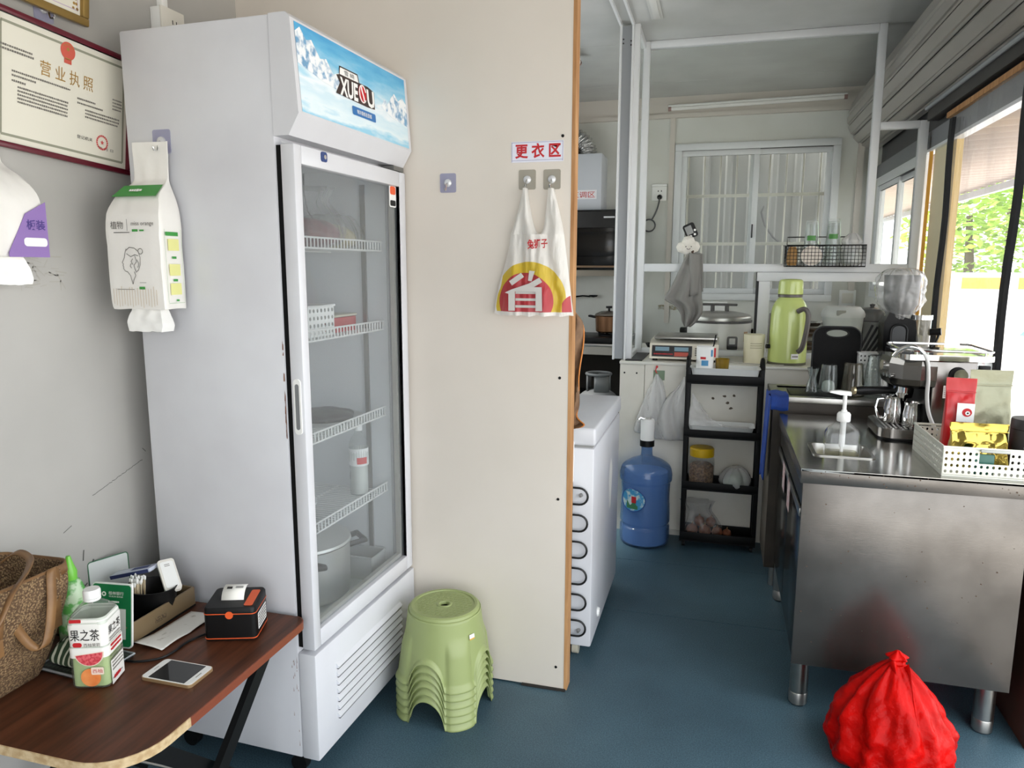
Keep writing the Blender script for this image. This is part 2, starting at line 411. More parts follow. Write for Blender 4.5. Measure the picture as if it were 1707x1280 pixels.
window('window_1', -0.37, 0.79, 1.235, 2.395, 5.875, 0.21)
# narrow yard behind the back window: the neighbour's sheet wall
b = B()
x = -1.2
pts = []
while x < 1.0:
    pts += [(x, 0), (x+.12, 0), (x+.135, .018), (x+.165, .018), (x+.18, 0)]; x += .18
b.rows([[(p[0], 6.55-p[1], -0.1) for p in pts], [(p[0], 6.55-p[1], 4.2) for p in pts]])
struct('added_eave', B().bx(-1.3, 1.1, 5.95, 6.42, 2.95, 3.0), panel_grey, smooth=False)  # unseen eave added over the yard to dim its daylight
nb = struct('wall_neighbour', b, mat('neighbour_sheet', (138, 138, 136), 0.6), smooth=False, solid=.004)
tag(obj('cable', B().tube([(0.32, 6.50, 1.98), (.30, 6.50, 1.93), (.33, 6.50, 1.83), (.40, 6.50, 1.73), (.48, 6.50, 1.665), (.56, 6.50, 1.645)], .009, 6), mat('cable_grey', (92, 92, 92), .6), loc=(0.32, 6.5, 1.65)), 'dark loose cable hanging outside behind the barred back window', 'cable')

# half wall under the glass partition, with its ledge
hw = struct_root('wall_half')
hwm = mat('half_wall_panel', (228, 225, 216), 0.55, noise_=(4, (212, 208, 196), .35, .7))
obj('panel', B().bx(-0.512, -0.378, 4.035, 4.07, 0, 0.955), hwm, hw, smooth=False)
obj('panel', B().bx(-0.375, 1.0, 4.03, 4.07, 0, 0.955), hwm, hw, smooth=False)
for x in (-.487, -.42): obj('screw', B().cyl((x, 4.036, .905), (x, 4.032, .905), .005, seg=8), black_plastic, hw)
obj('skirting', B().bx(-0.375, 0.25, 4.022, 4.03, 0, 0.03), mat('skirting_grey', (190, 188, 180), .6), hw, smooth=False)
obj('worktop', B().bx(-0.515, 1.02, 4.022, 5.05, 0.955, 0.97, .003), mat('ledge_laminate', (214, 212, 204), 0.4), hw)
obj('worktop_support', B().bx(-0.512, -0.48, 4.07, 5.05, 0, .955).bx(-0.48, 1.02, 5.0, 5.03, 0, .955), hwm, hw, smooth=False)

# aluminium and glass partition on the ledge
gp = struct_root('wall_glass')
Y0, Y1 = 4.43, 4.475
def rail(*a): obj('rail', B().bx(*a, .004), alu, gp)
def post(*a): obj('post', B().bx(*a, .004), alu, gp)
post(-0.478, -0.438, Y0, Y1, 0.97, 2.74); post(0.742, 0.782, Y0, Y1, 1.50, 2.74); post(0.972, 1.015, Y0, Y1, 0.97, 2.245)
rail(-0.438, 0.742, Y0, Y1, 2.70, 2.74); rail(-0.438, 0.972, Y0, Y1, 1.455, 1.502); rail(0.782, 0.972, Y0, Y1, 2.208, 2.245)
rail(0.20, 0.972, Y0-.018, Y1-.02, 1.405, 1.455); rail(-0.438, 0.972, Y0, Y1, 0.97, 1.003)
post(0.212, 0.272, Y0-.018, Y1-.02, 1.003, 1.405)
obj('gasket', B().bx(0.198, 0.212, Y0-.004, Y1, 1.003, 1.455), black_plastic, gp, smooth=False)
for a in ((-0.438, 0.742, 1.502, 2.70), (0.782, 0.972, 1.502, 2.208), (-0.438, 0.198, 1.003, 1.455), (0.272, 0.972, 1.003, 1.405)):
    obj('pane', B().bx(a[0], a[1], 4.45, 4.455, a[2], a[3]), glass, gp, smooth=False)
# short return towards the doorway
post(-0.494, -0.460, 4.10, 4.135, 0.97, 2.74); rail(-0.49, -0.462, 4.135, 4.43, 2.70, 2.74); rail(-0.49, -0.462, 4.135, 4.43, 0.97, 1.0)
obj('pane', B().bx(-0.478, -0.474, 4.135, 4.43, 1.0, 2.70), glass, gp, smooth=False)
# open sliding door seen edge on, and its track on the ceiling
dr = struct_root('door_1')
obj('door_leaf', B().bx(-0.553, -0.497, 4.085, 4.12, 0.975, 2.725), alu_grey, dr, smooth=False)
obj('door_stile', B().bx(-0.562, -0.551, 4.06, 4.125, 0.972, 2.73, .002), alu, dr); obj('door_stile', B().bx(-0.499, -0.488, 4.06, 4.125, 0.972, 2.73, .002), alu, dr)
for x in (-.558, -.494): obj('track', B().bx(x-.006, x+.006, 2.42, 4.10, 2.722, 2.74), alu, dr, smooth=False)
rng = random.Random(2)
for k in range(4): obj('hinge_screw', B().cyl((-.545+.04*(k % 2), 4.084, 2.66-.01*k), (-.545+.04*(k % 2), 4.081, 2.66-.01*k), .004, seg=8), black_plastic, dr)

# right side: low brown board, posts, lintel, wall beyond the partition with its own window
brown = mat('brown_board', (104, 70, 56), 0.55, noise_=(5, (78, 50, 40), .35, .7))
wr = struct_root('wall_right')
obj('low_board', B().bx(0.978, 1.0, 2.43, 4.42, 0.0, 0.80), brown, wr, smooth=False)
obj('lintel', B().bx(1.03, 1.07, YF, 5.87, 2.10, 2.19), mat('lintel_grey', (120, 122, 126), .5), wr, smooth=False)
obj('lintel_edge', B().bx(1.028, 1.075, YF, 5.87, 2.085, 2.10), alu, wr, smooth=False)
obj('timber_beam', B().bx(1.01, 1.03, 2.0, 4.10, 2.19, 2.215), wood_raw, wr, smooth=False)
obj('upper_panel', B().bx(1.06, 1.10, YF, 5.87, 2.19, 2.74), mat('dark_fascia', (70, 70, 72), .6), wr, smooth=False)
obj('side_panel', B().bx(1.02, 1.06, 4.47, 5.87, 0, 1.28).bx(1.02, 1.06, 5.72, 5.87, 1.28, 2.085), panel_back, wr, smooth=False)
pine = mat('pine_post', (226, 196, 128), 0.6, noise_=(7, (206, 170, 98), .3, .7, (3, 3, .4)))
obj('timber_post', B().bx(1.05, 1.08, 4.045, 4.17, 0, 2.14), pine, wr, smooth=False)
obj('pale_post', B().bx(1.05, 1.075, 4.175, 4.42, 0, 2.17), mat('pale_post', (226, 214, 180), .6), wr, smooth=False)
obj('orange_strip', B().bx(1.03, 1.045, 4.43, 4.445, 0.97, 2.16), mat('orange_strip', (222, 168, 70), .6), wr, smooth=False)
obj('sill_board', B().bx(0.978, 1.10, 2.43, 4.42, 0.80, 0.82), brown, wr, smooth=False)
r2 = struct_root('window_2')
f = B(); ya, yb, za, zb = 4.52, 5.72, 1.28, 2.085
f.bx(1.015, 1.065, ya, yb, zb-.05, zb, .003).bx(1.015, 1.065, ya, yb, za, za+.05, .003).bx(1.015, 1.065, ya, ya+.045, za+.05, zb-.05, .003).bx(1.015, 1.065, yb-.045, yb, za+.05, zb-.05, .003)
obj('window_frame', f, alu, r2)
for (a, b_, dx) in ((ya+.045, 5.14, 0.02), (5.08, yb-.045, 0.0)):
    s = B().bx(1.022+dx, 1.04+dx, a, b_, zb-.085, zb-.05, .002).bx(1.022+dx, 1.04+dx, a, b_, za+.05, za+.085, .002).bx(1.022+dx, 1.04+dx, a, a+.04, za+.085, zb-.085, .002).bx(1.022+dx, 1.04+dx, b_-.04, b_, za+.085, zb-.085, .002)
    so = obj('sash', s, alu, r2); obj('pane', B().bx(1.03+dx, 1.034+dx, a+.04, b_-.04, za+.085, zb-.085), glass, so, smooth=False)

# roller shutter drum housing under the ceiling
shm = mat('shutter_steel', (190, 187, 182), 0.36, 0.45, noise_=(3, (150, 146, 140), .3, .7, (1, .15, 1)), bump=(30, .05, (1, .05, 1)))
rs = thing('roller_shutter', 'long grey steel roller shutter housing along the ceiling above the open side', 'shutter', (1.0, 3.0, 2.3))
pr = [(0.985, 2.738), (0.905, 2.705), (0.852, 2.635), (0.824, 2.535), (0.83, 2.475), (0.862, 2.405), (0.918, 2.345), (0.985, 2.318), (1.045, 2.318)]
cc = Vector((1.03, 2.53))
for i in range(len(pr)-1):
    a, d = Vector(pr[i]), Vector(pr[i+1]); e = (d-a)
    n = (((a+d)/2)-cc).normalized()*0.011
    q0, q3 = a+e*.04, d-e*.04
    q = [q0, q0+e*.06+n, q3-e*.22+n, q3-e*.16+n*.2, q3]
    b = B().prism([(p.x, p.y) for p in q] + [((q3-n*3).x, (q3-n*3).y), ((q0-n*3).x, (q0-n*3).y)], 'y', YF, 5.86)
    obj('slat', b, shm, rs, smooth=False)
b = B().prism([((Vector(p)-cc)*.965+cc)[:] for p in pr] + [(1.045, 2.738)], 'y', YF, 5.85); obj('drum_core', b, mat('shutter_gap', (48, 46, 44), .7), rs, smooth=False)
a, d = Vector(pr[4]), Vector(pr[5]); mm = a.lerp(d, .42); n = (mm-cc).normalized()
obj('vent_window', B().bx(-.016, .016, -.05, .05, 0, .006, M=Matrix.Translation((mm.x+n.x*.006, 4.05, mm.y+n.y*.006)) @ frame_m((0, 0, 0), (d-a).normalized().x*X_+(d-a).normalized().y*Z_, Y_)), black_matte, rs, smooth=False)
obj('bottom_bar', B().bx(1.0, 1.055, YF, 4.42, 2.235, 2.318, .004), mat('shutter_dark', (58, 56, 56), .5, .4), rs)
obj('bottom_lip', B().tube([(.995, YF, 2.30), (.995, 4.42, 2.30)], .012, 10), alu_grey, rs)

# ------------------------------------------------------------------ outdoors
struct('ground', B().bx(1.06, 70, -40, 90, -0.2, -0.09).bx(-40, 1.06, -40, YF, -0.2, -.09).bx(-40, 1.06, 5.95, 90, -.2, -.1), mat('pale_concrete', (206, 202, 196), 0.85, noise_=(0.7, (186, 182, 176), .35, .65)), smooth=False)
aw = thing('awning', 'pale ribbed sheet awning over the pavement outside the open side', 'awning', (1.1, 4, 2.2))
b = B(); rows = []
n_ = 520
for j in range(2):
    xx = (1.112, 2.4)[j]; zz = (2.20, 2.27)[j]; rows.append([(xx, 2.5+i*10.5/n_, zz+.030*sin(i*10.5/n_/0.21*2*pi)) for i in range(n_+1)])
b.rows(rows); obj('ribbed_sheet', b, mat('awning_sheet', (196, 178, 166), .6), aw, solid=.002)
obj('front_beam', B().bx(2.36, 2.41, 2.5, 13, 2.17, 2.23), alu_grey, aw, smooth=False)
for y in (2.55, 12.8): obj('awning_post', B().bx(2.36, 2.41, y-.025, y+.025, -.09, 2.18), alu_grey, aw, smooth=False)
leafm = mat('leaf_green', (176, 206, 84), .6, noise_=(0.9, (128, 164, 60), .3, .7)); bark = mat('bark', (90, 76, 60), .8)
leaf_t = clear  # (kept simple: leaves are opaque)
def tree(x, y, h, r, label, seed):
    rg = random.Random(seed); t = thing('roadside_tree', label, 'tree', (x, y, -.09), group='trees across the road')
    b = B().tube([(x, y, -.09), (x+.1, y+.05, h*.3), (x-.05, y, h*.6)], .16, 8, rr=[.2, .16, .1]); obj('trunk', b, bark, t)
    b = B()
    for i in range(1500):
        while True:
            v = Vector((rg.uniform(-1, 1), rg.uniform(-1, 1), rg.uniform(-1, 1)))
            if v.length < 1: break
        k = 1+.35*noise.noise(v*2.3+Vector((seed, 0, 0)))
        p = Vector((x, y, h*.58)) + Vector((v.x*r*k, v.y*r*k, v.z*h*.44*k))
        a = Vector((rg.uniform(-1, 1), rg.uniform(-1, 1), rg.uniform(-.4, .4))).normalized(); c2 = a.cross(Vector((rg.uniform(-1, 1), rg.uniform(-1, 1), 1))).normalized()
        s = rg.uniform(.12, .26); b.face([p-a*s, p-c2*s*.5, p+a*s, p+c2*s*.5])
    obj('crown', b, leafm, t, smooth=False)
tl = ['broad yellow-green tree seen through the clear curtain beside the timber post', 'rounded green tree seen between the two black curtain straps', 'tall green tree at the edge of the view beyond the second black strap',
      'low spreading green tree behind the striped barrier across the road']
for k, (x, y, h, r) in enumerate(((8.6, 30.5, 5.6, 2.3), (14.0, 30.0, 6.2, 2.2), (19.8, 30.0, 6.5, 2.2), (12.4, 38.5, 7.4, 2.8))): tree(x, y, h, r, tl[k], 20+k)
rb = thing('road_barrier', 'white and orange road barrier wall across the street outside', 'barrier', (11, 26, -.09))
obj('wall_block', B().bx(5.5, 18, 26, 26.3, -.09, 1.35), mat('barrier_white', (225, 225, 228), .7), rb, smooth=False)
orange = mat('barrier_orange', (226, 166, 60), .6)
for k in range(8): obj('orange_panel', B().bx(5.7+k*1.55, 6.9+k*1.55, 25.96, 26.0, .85, 1.2), orange, rb, smooth=False)
tag(obj('tarpaulin', B().prism([(6.9, -.09), (8.4, -.09), (8.2, .2), (7.8, .38), (7.2, .25)], 'y', 19.0, 20.0), mat('teal_tarp', (70, 140, 136), .6), loc=(6.6, 19, -.09)), 'teal tarpaulin heap on the pale pavement outside the curtain', 'tarpaulin')

# clear strip curtain hung along the open side
pvc = clear('curtain_pvc', (250, 250, 252), 0.14, (240, 240, 242), .8, 0.15, bump=(14, 0.5, (1, 1, .35)))
strapm = mat('black_webbing', (26, 26, 28), .8)
def curtain(label, ya, yb, ztop0, ztop1, zb, straps, seed):
    t = thing('plastic_curtain', label, 'curtain', (1.03, (ya+yb)/2, zb), group='clear plastic curtain sheets')
    def f(u, v):
        y = ya+(yb-ya)*u; zt = ztop0+(ztop1-ztop0)*u
        return Vector((1.015+.003*sin(u*16+seed)+.004*noise.noise(Vector((u*5+seed, v*3, 0)))*(1-v*.4), y, zb+(zt-zb)*v))
    obj('sheet', B().grid(f, 60, 24), pvc, t)
    for yt, yb_ in straps:
        pts = [(1.006+.004*sin(k), yb_+(yt-yb_)*k/12+.006*noise.noise(Vector((k*.7, seed, 0))), zb+(min(ztop0, ztop1)-zb)*k/12) for k in range(13)]
        b = B().rows([[Vector(p)+Vector((-.011, -.022, 0)), Vector(p)+Vector((-.011, .022, 0)), Vector(p)+Vector((.003, .030, 0)), Vector(p)+Vector((.003, -.030, 0))] for p in pts], True, True, True)
        obj('strap', b, strapm, t, smooth=False)
curtain('clear plastic curtain sheet with black edge strap beside the timber post', 3.13, 3.985, 2.215, 2.165, .83, [(3.95, 3.965)], 1)
curtain('clear plastic curtain sheet nearest the camera, its strap behind the olive pouch', 2.44, 3.12, 2.225, 2.21, .83, [(3.055, 3.105)], 5)
# ------------------------------------------------------------------ certificates, socket and hooks on the left wall
maroon = mat('maroon_frame', (92, 18, 34), 0.3); gold = mat('gold_frame', (150, 122, 66), 0.35, .5)
paper_m = mat('certificate_paper', (226, 222, 208), 0.7)
def framed(label, org, right, upv, w, h, fwid, fm, name='framed_certificate'):
    M_ = frame_m(org, right, upv)
    t = thing(name, label, 'certificate', M=M_)
    f = B(); d = .016
    f.bx(-w/2, w/2, h/2-fwid, h/2, 0, d, .003).bx(-w/2, w/2, -h/2, -h/2+fwid, 0, d, .003).bx(-w/2, -w/2+fwid, -h/2+fwid, h/2-fwid, 0, d, .003).bx(w/2-fwid, w/2, -h/2+fwid, h/2-fwid, 0, d, .003)
    obj('frame', f, fm, t); obj('sheet', B().bx(-w/2+fwid, w/2-fwid, -h/2+fwid, h/2-fwid, .002, .005), paper_m, t, smooth=False)
    return t
lic = framed('maroon framed business licence with red emblem and gold title on left wall', (-1.641, 1.590, 1.906), (0, 1, -.055), (.022, 0.012, .31), .42, .318, .014, maroon)
gold_ink = mat('gold_ink', (168, 130, 62), .5); zz = .0058
ln_m = mat('border_print', (150, 150, 132), .7)
wd, hd = .40-.034, .29-.034
flat('border_line', [rect(0, hd/2, wd, .006), rect(0, -hd/2, wd, .006), rect(-wd/2, 0, .006, hd), rect(wd/2, 0, .006, hd)], ln_m, lic, (0, 0, zz), X_, Y_)
em = flat('emblem', [disc(0, .115, .022), rect(0, .090, .022, .012)], mat('emblem_red', (206, 92, 76), .5), lic, (0, 0, zz+.0004), X_, Y_)
flat('emblem_detail', [disc(.0+.016*cos(a), .115+.016*sin(a), .0022, 6) for a in [pi*.2+k*.45 for k in range(5)]] + [disc(0, .119, .005, 5), rect(0, .096, .018, .0025)], gold_ink, lic, (0, 0, zz+.0008), X_, Y_)
letters('title_lettering', '营 业 执 照', gold_ink, lic, (0, .053, zz+.0004), X_, Y_, w=.158, h=.036, bold=0.0)
rng = random.Random(1)
fp = dashes(2, -.19, -.10, .075, .009, rng, .0055) + dashes(1, -.155, .005, .022, .01, rng, .005) + dashes(1, -.155, -.09, .012, .01, rng, .0055) + dashes(1, -.155, -.12, .0, .01, rng, .0055)
fp += dashes(5, -.14, .0, -.012, .0085, rng, .005) + dashes(1, .03, .085, .008, .01, rng, .005) + dashes(1, .03, .11, -.003, .01, rng, .005) + dashes(3, .055, .165, -.016, .0085, rng, .005) + dashes(4, .145, .175, .035, .0085, rng, .004)
flat('fine_print', fp, ink_grey, lic, (0, 0, zz+.0004), X_, Y_)['kind'] = 'stuff'
letters('authority_lettering', '登记机关', ink, lic, (.055, -.088, zz+.0004), X_, Y_, w=.05, h=.009)
letters('date_lettering', '年 月 日', ink, lic, (.125, -.103, zz+.0004), X_, Y_, w=.05, h=.008)
rr_ = [[(c[0], c[1]) for c in disc(.112, -.088, .020)]]
seal = flat('seal', [[(.112+.020*cos(a), -.088+.020*sin(a)), (.112+.020*cos(a2), -.088+.020*sin(a2)), (.112+.015*cos(a2), -.088+.015*sin(a2)), (.112+.015*cos(a), -.088+.015*sin(a))] for a, a2 in [(2*pi*k/20, 2*pi*(k+.8)/20) for k in range(20)]]
     + [[(.112+(.007 if k % 2 == 0 else .003)*cos(pi/2+k*pi/5), -.088+(.007 if k % 2 == 0 else .003)*sin(pi/2+k*pi/5)) for k in range(10)]], mat('seal_red', (206, 84, 84), .6), lic, (0, 0, zz+.0006), X_, Y_)
gc = framed('gold framed award certificate with white sheet above the business licence', (-1.630, 1.475, 2.245), (0, 1, -.03), (.024, 0.01, .3), .40, .28, .02, gold)
flat('corner_ornament', [disc(.165+.006*cos(k), -.105+.012*(k % 3), .004, 6) for k in range(7)], gold_ink, gc, (0, 0, .0056), X_, Y_)
flat('inner_border', [rect(0, -.108, .34, .0025), rect(.172, 0, .0025, .22)], mat('lilac_print', (196, 180, 196), .7), gc, (0, 0, .0056), X_, Y_)

lilac = clear('lilac_adhesive', (214, 212, 232), 0.6, (206, 206, 226), 1.0, .2)
milky = clear('milky_adhesive', (226, 222, 212), 0.55, (214, 210, 200), 1.0, .2)
def hook(label, c, right, upv, plate_m, hooked=True):
    n = Vector(right).cross(Vector(upv)).normalized(); c = Vector(c)
    M_ = frame_m(c, right, upv); t = thing('adhesive_hook', label, 'hook', M=M_, group='adhesive wall hooks')
    b = B().prism(rrect(-.028, .028, -.031, .031, .006), 'z', 0.0004, .0022); obj('plate', b, plate_m, t, smooth=False)
    b = B().lathe([(.013, .0022), (.012, .006), (.006, .009)], (0, 0.0, 0), 18); obj('boss', b, mat('hook_boss', (214, 214, 216), .25, .3), t)
    pts = [(0, 0, .008), (0, -.006, .016), (0, -.018, .019), (0, -.026, .022), (0, -.026, .032), (0, -.018, .036)]
    obj('hook_wire', B().tube(pts, .0022, 6), chrome, t); return t
hook('lilac adhesive hook on left wall between the two framed certificates', (-1.66, 1.563, 2.115), Y_, Z_, lilac)
hook('lilac adhesive hook alone on beige wall beside the fridge', (-0.882, 2.35, 1.754), X_, Z_, lilac)
hook('milky adhesive hook under the red sign holding the left bag handle', (-0.611, 2.35, 1.757), X_, Z_, milky)
hook('milky adhesive hook under the red sign holding the right bag handle', (-0.530, 2.35, 1.756), X_, Z_, milky)

sk = thing('wall_socket', 'white surface wall socket with conduit above the fridge corner', 'socket', (-1.66, 1.98, 2.17))
obj('back_box', B().bx(-1.66, -1.625, 1.935, 2.03, 2.165, 2.238, .003), white_plastic, sk); obj('face_plate', B().bx(-1.625, -1.618, 1.933, 2.032, 2.163, 2.24, .003), mat('socket_plate', (226, 222, 212), .4), sk)
for dy in (-.008, .008): obj('slot', B().bx(-1.6182, -1.6175, 1.987+dy-.0015, 1.987+dy+.0015, 2.196, 2.208), black_matte, sk, smooth=False)
obj('conduit', B().bx(-1.66, -1.64, 1.965, 1.99, 2.238, 2.74, .002), white_plastic, sk)

# ------------------------------------------------------------------ display fridge
FA = rad(88.1); FO = (-1.048, 1.692, 0.0)
fr = thing('display_fridge', 'tall white glass-door display fridge with snowy mountain sign on top', 'fridge', FO, FA)
Wf = .645
side = B().bx(0, .035, .056, .523, .07, 2.097, .006).bx(Wf-.035, Wf, .056, .523, .07, 2.097, .006).bx(.035, Wf-.035, .49, .523, .07, 2.097).bx(.03, Wf-.03, .06, .50, 1.80, 2.097).bx(.03, Wf-.03, .06, .50, .07, .40)
obj('cabinet', side, white_paint, fr)
liner = mat('fridge_liner', (218, 220, 222), .5)
obj('liner', B().bx(.035, .04, .06, .49, .40, 1.80).bx(Wf-.04, Wf-.035, .06, .49, .40, 1.80).bx(.04, Wf-.04, .484, .49, .40, 1.80).bx(.04, Wf-.04, .06, .484, .40, .405).bx(.04, Wf-.04, .06, .484, 1.795, 1.80), liner, fr, smooth=False)
obj('door_seal', B().bx(.006, .022, .040, .056, .415, 1.785).bx(Wf-.022, Wf-.006, .040, .056, .415, 1.785).bx(.02, Wf-.02, .040, .056, 1.76, 1.785).bx(.02, Wf-.02, .040, .056, .415, .44), black_matte, fr, smooth=False)
# header
hdp = [(.056, 1.806), (.012, 1.806), (-.020, 1.858), (-.004, 2.085), (.008, 2.097), (.056, 2.097)]
hd_ = obj('header_box', B().prism(hdp, 'x', -.002, Wf+.003), white_paint, fr, smooth=False)
a, d = Vector((0, -.020, 1.858)), Vector((0, -.004, 2.085)); hup = (d-a).normalized(); hn = X_.cross(hup)
hw_, hh_ = Wf-.03, (d-a).length-.012
hc = (a+d)/2 + Vector((Wf/2, 0, 0)) + hn*.0008
# snowy scene: sky print, two mountain ridges, logo
m, nt, N, L = _nt('sky_print'); p = N['Principled BSDF']; p.inputs['Roughness'].default_value = .25
tc = N.new('ShaderNodeTexCoord'); sx = N.new('ShaderNodeSeparateXYZ'); L.new(tc.outputs['Object'], sx.inputs[0])
mr = N.new('ShaderNodeMapRange'); mr.inputs[1].default_value = 1.86; mr.inputs[2].default_value = 2.085; L.new(sx.outputs['Z'], mr.inputs[0])
nz = N.new('ShaderNodeTexNoise'); nz.inputs['Scale'].default_value = 9; nz.inputs['Detail'].default_value = 5
mp = N.new('ShaderNodeMapping'); mp.inputs['Scale'].default_value = (1, 1, 5); L.new(tc.outputs['Object'], mp.inputs[0]); L.new(mp.outputs[0], nz.inputs['Vector'])
ad = N.new('ShaderNodeMath'); ad.operation = 'MULTIPLY_ADD'; ad.inputs[1].default_value = .5; L.new(nz.outputs['Fac'], ad.inputs[0])
sb = N.new('ShaderNodeMath'); sb.operation = 'SUBTRACT'; sb.inputs[1].default_value = .25; L.new(mr.outputs[0], sb.inputs[0]); L.new(sb.outputs[0], ad.inputs[2])
rp = N.new('ShaderNodeValToRGB'); cr = rp.color_ramp
cr.elements[0].position = 0; cr.elements[0].color = (*lin((150, 206, 232)), 1); cr.elements[1].position = 1; cr.elements[1].color = (*lin((70, 160, 212)), 1)
for pos, c in ((.12, (226, 240, 246)), (.3, (206, 230, 242)), (.42, (236, 244, 250)), (.55, (176, 218, 238)), (.8, (104, 184, 224))):
    e = cr.elements.new(pos); e.color = (*lin(c), 1)
L.new(ad.outputs[0], rp.inputs['Fac']); L.new(rp.outputs['Color'], p.inputs['Base Color'])
sgn = obj('sign_print', B().face and (lambda b: (b.face([hc+X_*sx_*hw_/2+hup*sz_*hh_/2 for sx_, sz_ in ((-1, -1), (1, -1), (1, 1), (-1, 1))]), b)[1])(B()), m, hd_, smooth=False)
snow = mat('snow_print', (240, 244, 248), .3, noise_=(45, (110, 158, 196), .36, .52)); 
def hp(pts): return [tuple(p) for p in pts]
for ridge in (hp([(-hw_/2, .085), (-.285, .10), (-.26, .075), (-.235, .082), (-.20, .045), (-.17, .052), (-.14, .02), (-.11, .03), (-.07, -.008), (-.10, -.02), (-.20, -.01), (-hw_/2, .01)]),
     hp([(.13, -.01), (.155, .018), (.175, .006), (.20, .03), (.225, .048), (.25, .03), (.28, .045), (hw_/2, .03), (hw_/2, -.04), (.2, -.03)])): flat('mountain_print', [ridge], snow, hd_, hc+hn*.0006, X_, hup)
logo_dark = mat('logo_brown', (50, 36, 34), .4)
flat('logo_outline', [hp([(-.095, .052), (.005, .052), (.012, .030), (.06, .030), (.098, .022), (.095, -.028), (.05, -.030), (-.125, -.026), (-.10, .006), (-.115, .024), (-.10, .028)])], logo_dark, hd_, hc+hn*.0012+X_*(-.01), X_, hup)
flat('logo_plate', [hp([(-.092, .048), (.0, .048), (.006, .029), (-.098, .029)])], white_ink, hd_, hc+hn*.0017+X_*(-.01), X_, hup)
letters('logo_small_lettering', '雪 崎', ink, hd_, hc+hn*.0022+X_*(-.055)+hup*.0385, X_, hup, w=.055, h=.013)
letters('logo_lettering', 'XUE', white_ink, hd_, hc+hn*.0018+X_*(-.062)+hup*(-.002), X_, hup, w=.098, h=.050, bold=.035, skew=.10)
letters('logo_lettering', 'U', white_ink, hd_, hc+hn*.0018+X_*(.062)+hup*(-.003), X_, hup, w=.044, h=.050, bold=.035)
flat('logo_ball', [disc(.014, .002, .023, r2=.026)], red_ink, hd_, hc+hn*.0019, X_, hup)
b = B(); ctr = hc+hn*.0024+X_*.014+hup*.002
b.tube([ctr+X_*.019*cos(t)+hup*.024*sin(t) for t in [pi*.1+k*.25 for k in range(22)]], .002, 6).tube([ctr+X_*(.006*sin(k*.55-1.6))+hup*(.020-.0066*k) for k in range(7)], .0022, 6)
obj('logo_swirl', b, white_ink, hd_)
bl = mat('slogan_blue', (38, 110, 178), .35)
flat('slogan_plate', [rrect(-.052, .085, -.066, -.042, .005)], bl, hd_, hc+hn*.0012, X_, hup)
letters('slogan_lettering', '制冷面板在显德', white_ink, hd_, hc+hn*.0018+X_*.016+hup*(-.054), X_, hup, w=.085, h=.012, bold=.01)
# door
dz0, dz1, dx1 = .412, 1.787, .638
door = obj('door', B().bx(.0, .034, 0, .040, dz0, dz1, .004).bx(dx1-.042, dx1, 0, .040, dz0, dz1, .004).bx(.034, dx1-.042, 0, .040, dz1-.048, dz1, .004).bx(.034, dx1-.042, 0, .040, dz0, dz0+.052, .004), white_paint, fr)
fog = clear('cold_glass', (244, 246, 247), 0.09, (224, 226, 228), 0.6, .03)
obj('door_glass', B().bx(.034, dx1-.042, .014, .019, dz0+.052, dz1-.048), fog, door, smooth=False)
trimd = mat('worn_spacer', (186, 182, 174), .35, .3)
obj('spacer_bar', B().bx(dx1-.056, dx1-.044, .020, .036, dz0+.052, dz1-.048).bx(.034, dx1-.044, .020, .036, dz0+.052, dz0+.064), trimd, door, smooth=False)
hd2 = rrect(.008, .030, 1.035, 1.185, .010)
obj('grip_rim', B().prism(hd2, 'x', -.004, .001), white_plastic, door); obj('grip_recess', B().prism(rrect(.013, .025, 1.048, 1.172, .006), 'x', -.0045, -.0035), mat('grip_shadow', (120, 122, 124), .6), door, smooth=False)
obj('badge', B().prism(rrect(.124, .152, 1.758, 1.784, .007), 'y', -.003, 0), mat('badge_blue', (36, 62, 120), .3), door); obj('badge_dot', B().cyl((.140, -.003, 1.771), (.140, -.0045, 1.771), .006, seg=14), chrome, door)
stk = obj('energy_sticker', B().prism(rrect(.545, .592, 1.672, 1.742, .008), 'y', .0125, .0138), white_ink, door, smooth=False)
flat('sticker_orange', [rrect(.549, .588, 1.712, 1.738, .008)], mat('sticker_orange', (232, 96, 52), .5), door, (0, .0120, 0), X_, Z_)
flat('sticker_black', [rrect(.549, .588, 1.676, 1.694, .006)], ink, door, (0, .0120, 0), X_, Z_)
obj('hinge', B().bx(.56, .63, .002, .05, 1.789, 1.803), mat('hinge_grey', (128, 128, 126), .4, .6), fr, smooth=False)
# kick panel with pressed louvres
kp = obj('kick_panel', B().bx(0, Wf+.005, 0, .056, .07, .398, .005), white_paint, fr)
for k in range(7):
    z = .150+k*.0265
    obj('louvre', B().prism([(.001, z-.006), (-.009, z-.004), (-.010, z), (.001, z+.012)], 'x', .105-.0, .53), white_paint, kp, smooth=False)
    obj('louvre_slot', B().bx(.108, .527, -.0065, -.0005, z-.0092, z-.0062), black_matte, kp, smooth=False)
for x, y in ((.04, .09), (Wf-.04, .09), (.04, .48), (Wf-.04, .48)): obj('castor', B().cyl((x-.012, y, .026), (x+.012, y, .026), .026, seg=16).bx(x-.015, x+.015, y-.015, y+.015, .05, .07), black_plastic, fr)
rust = mat('rust_stain', (126, 74, 40), .8)
rng = random.Random(4); b = B()
for k in range(26):
    z = 1.02+rng.random()**1.5*.27; b.face([(-.0006, .057+dy, z+dz) for dy, dz in ((0, 0), (rng.uniform(.001, .004), 0), (rng.uniform(.001, .003), rng.uniform(.006, .03)), (0, rng.uniform(.006, .02)))])
for k in range(14):
    z = .08+rng.random()*.3; y = .058+rng.random()*.02; b.face([(-.0006, y, z), (-.0006, y+.0015, z), (-.0006, y+.001, z+rng.uniform(.004, .02)), (-.0006, y, z+.004)])
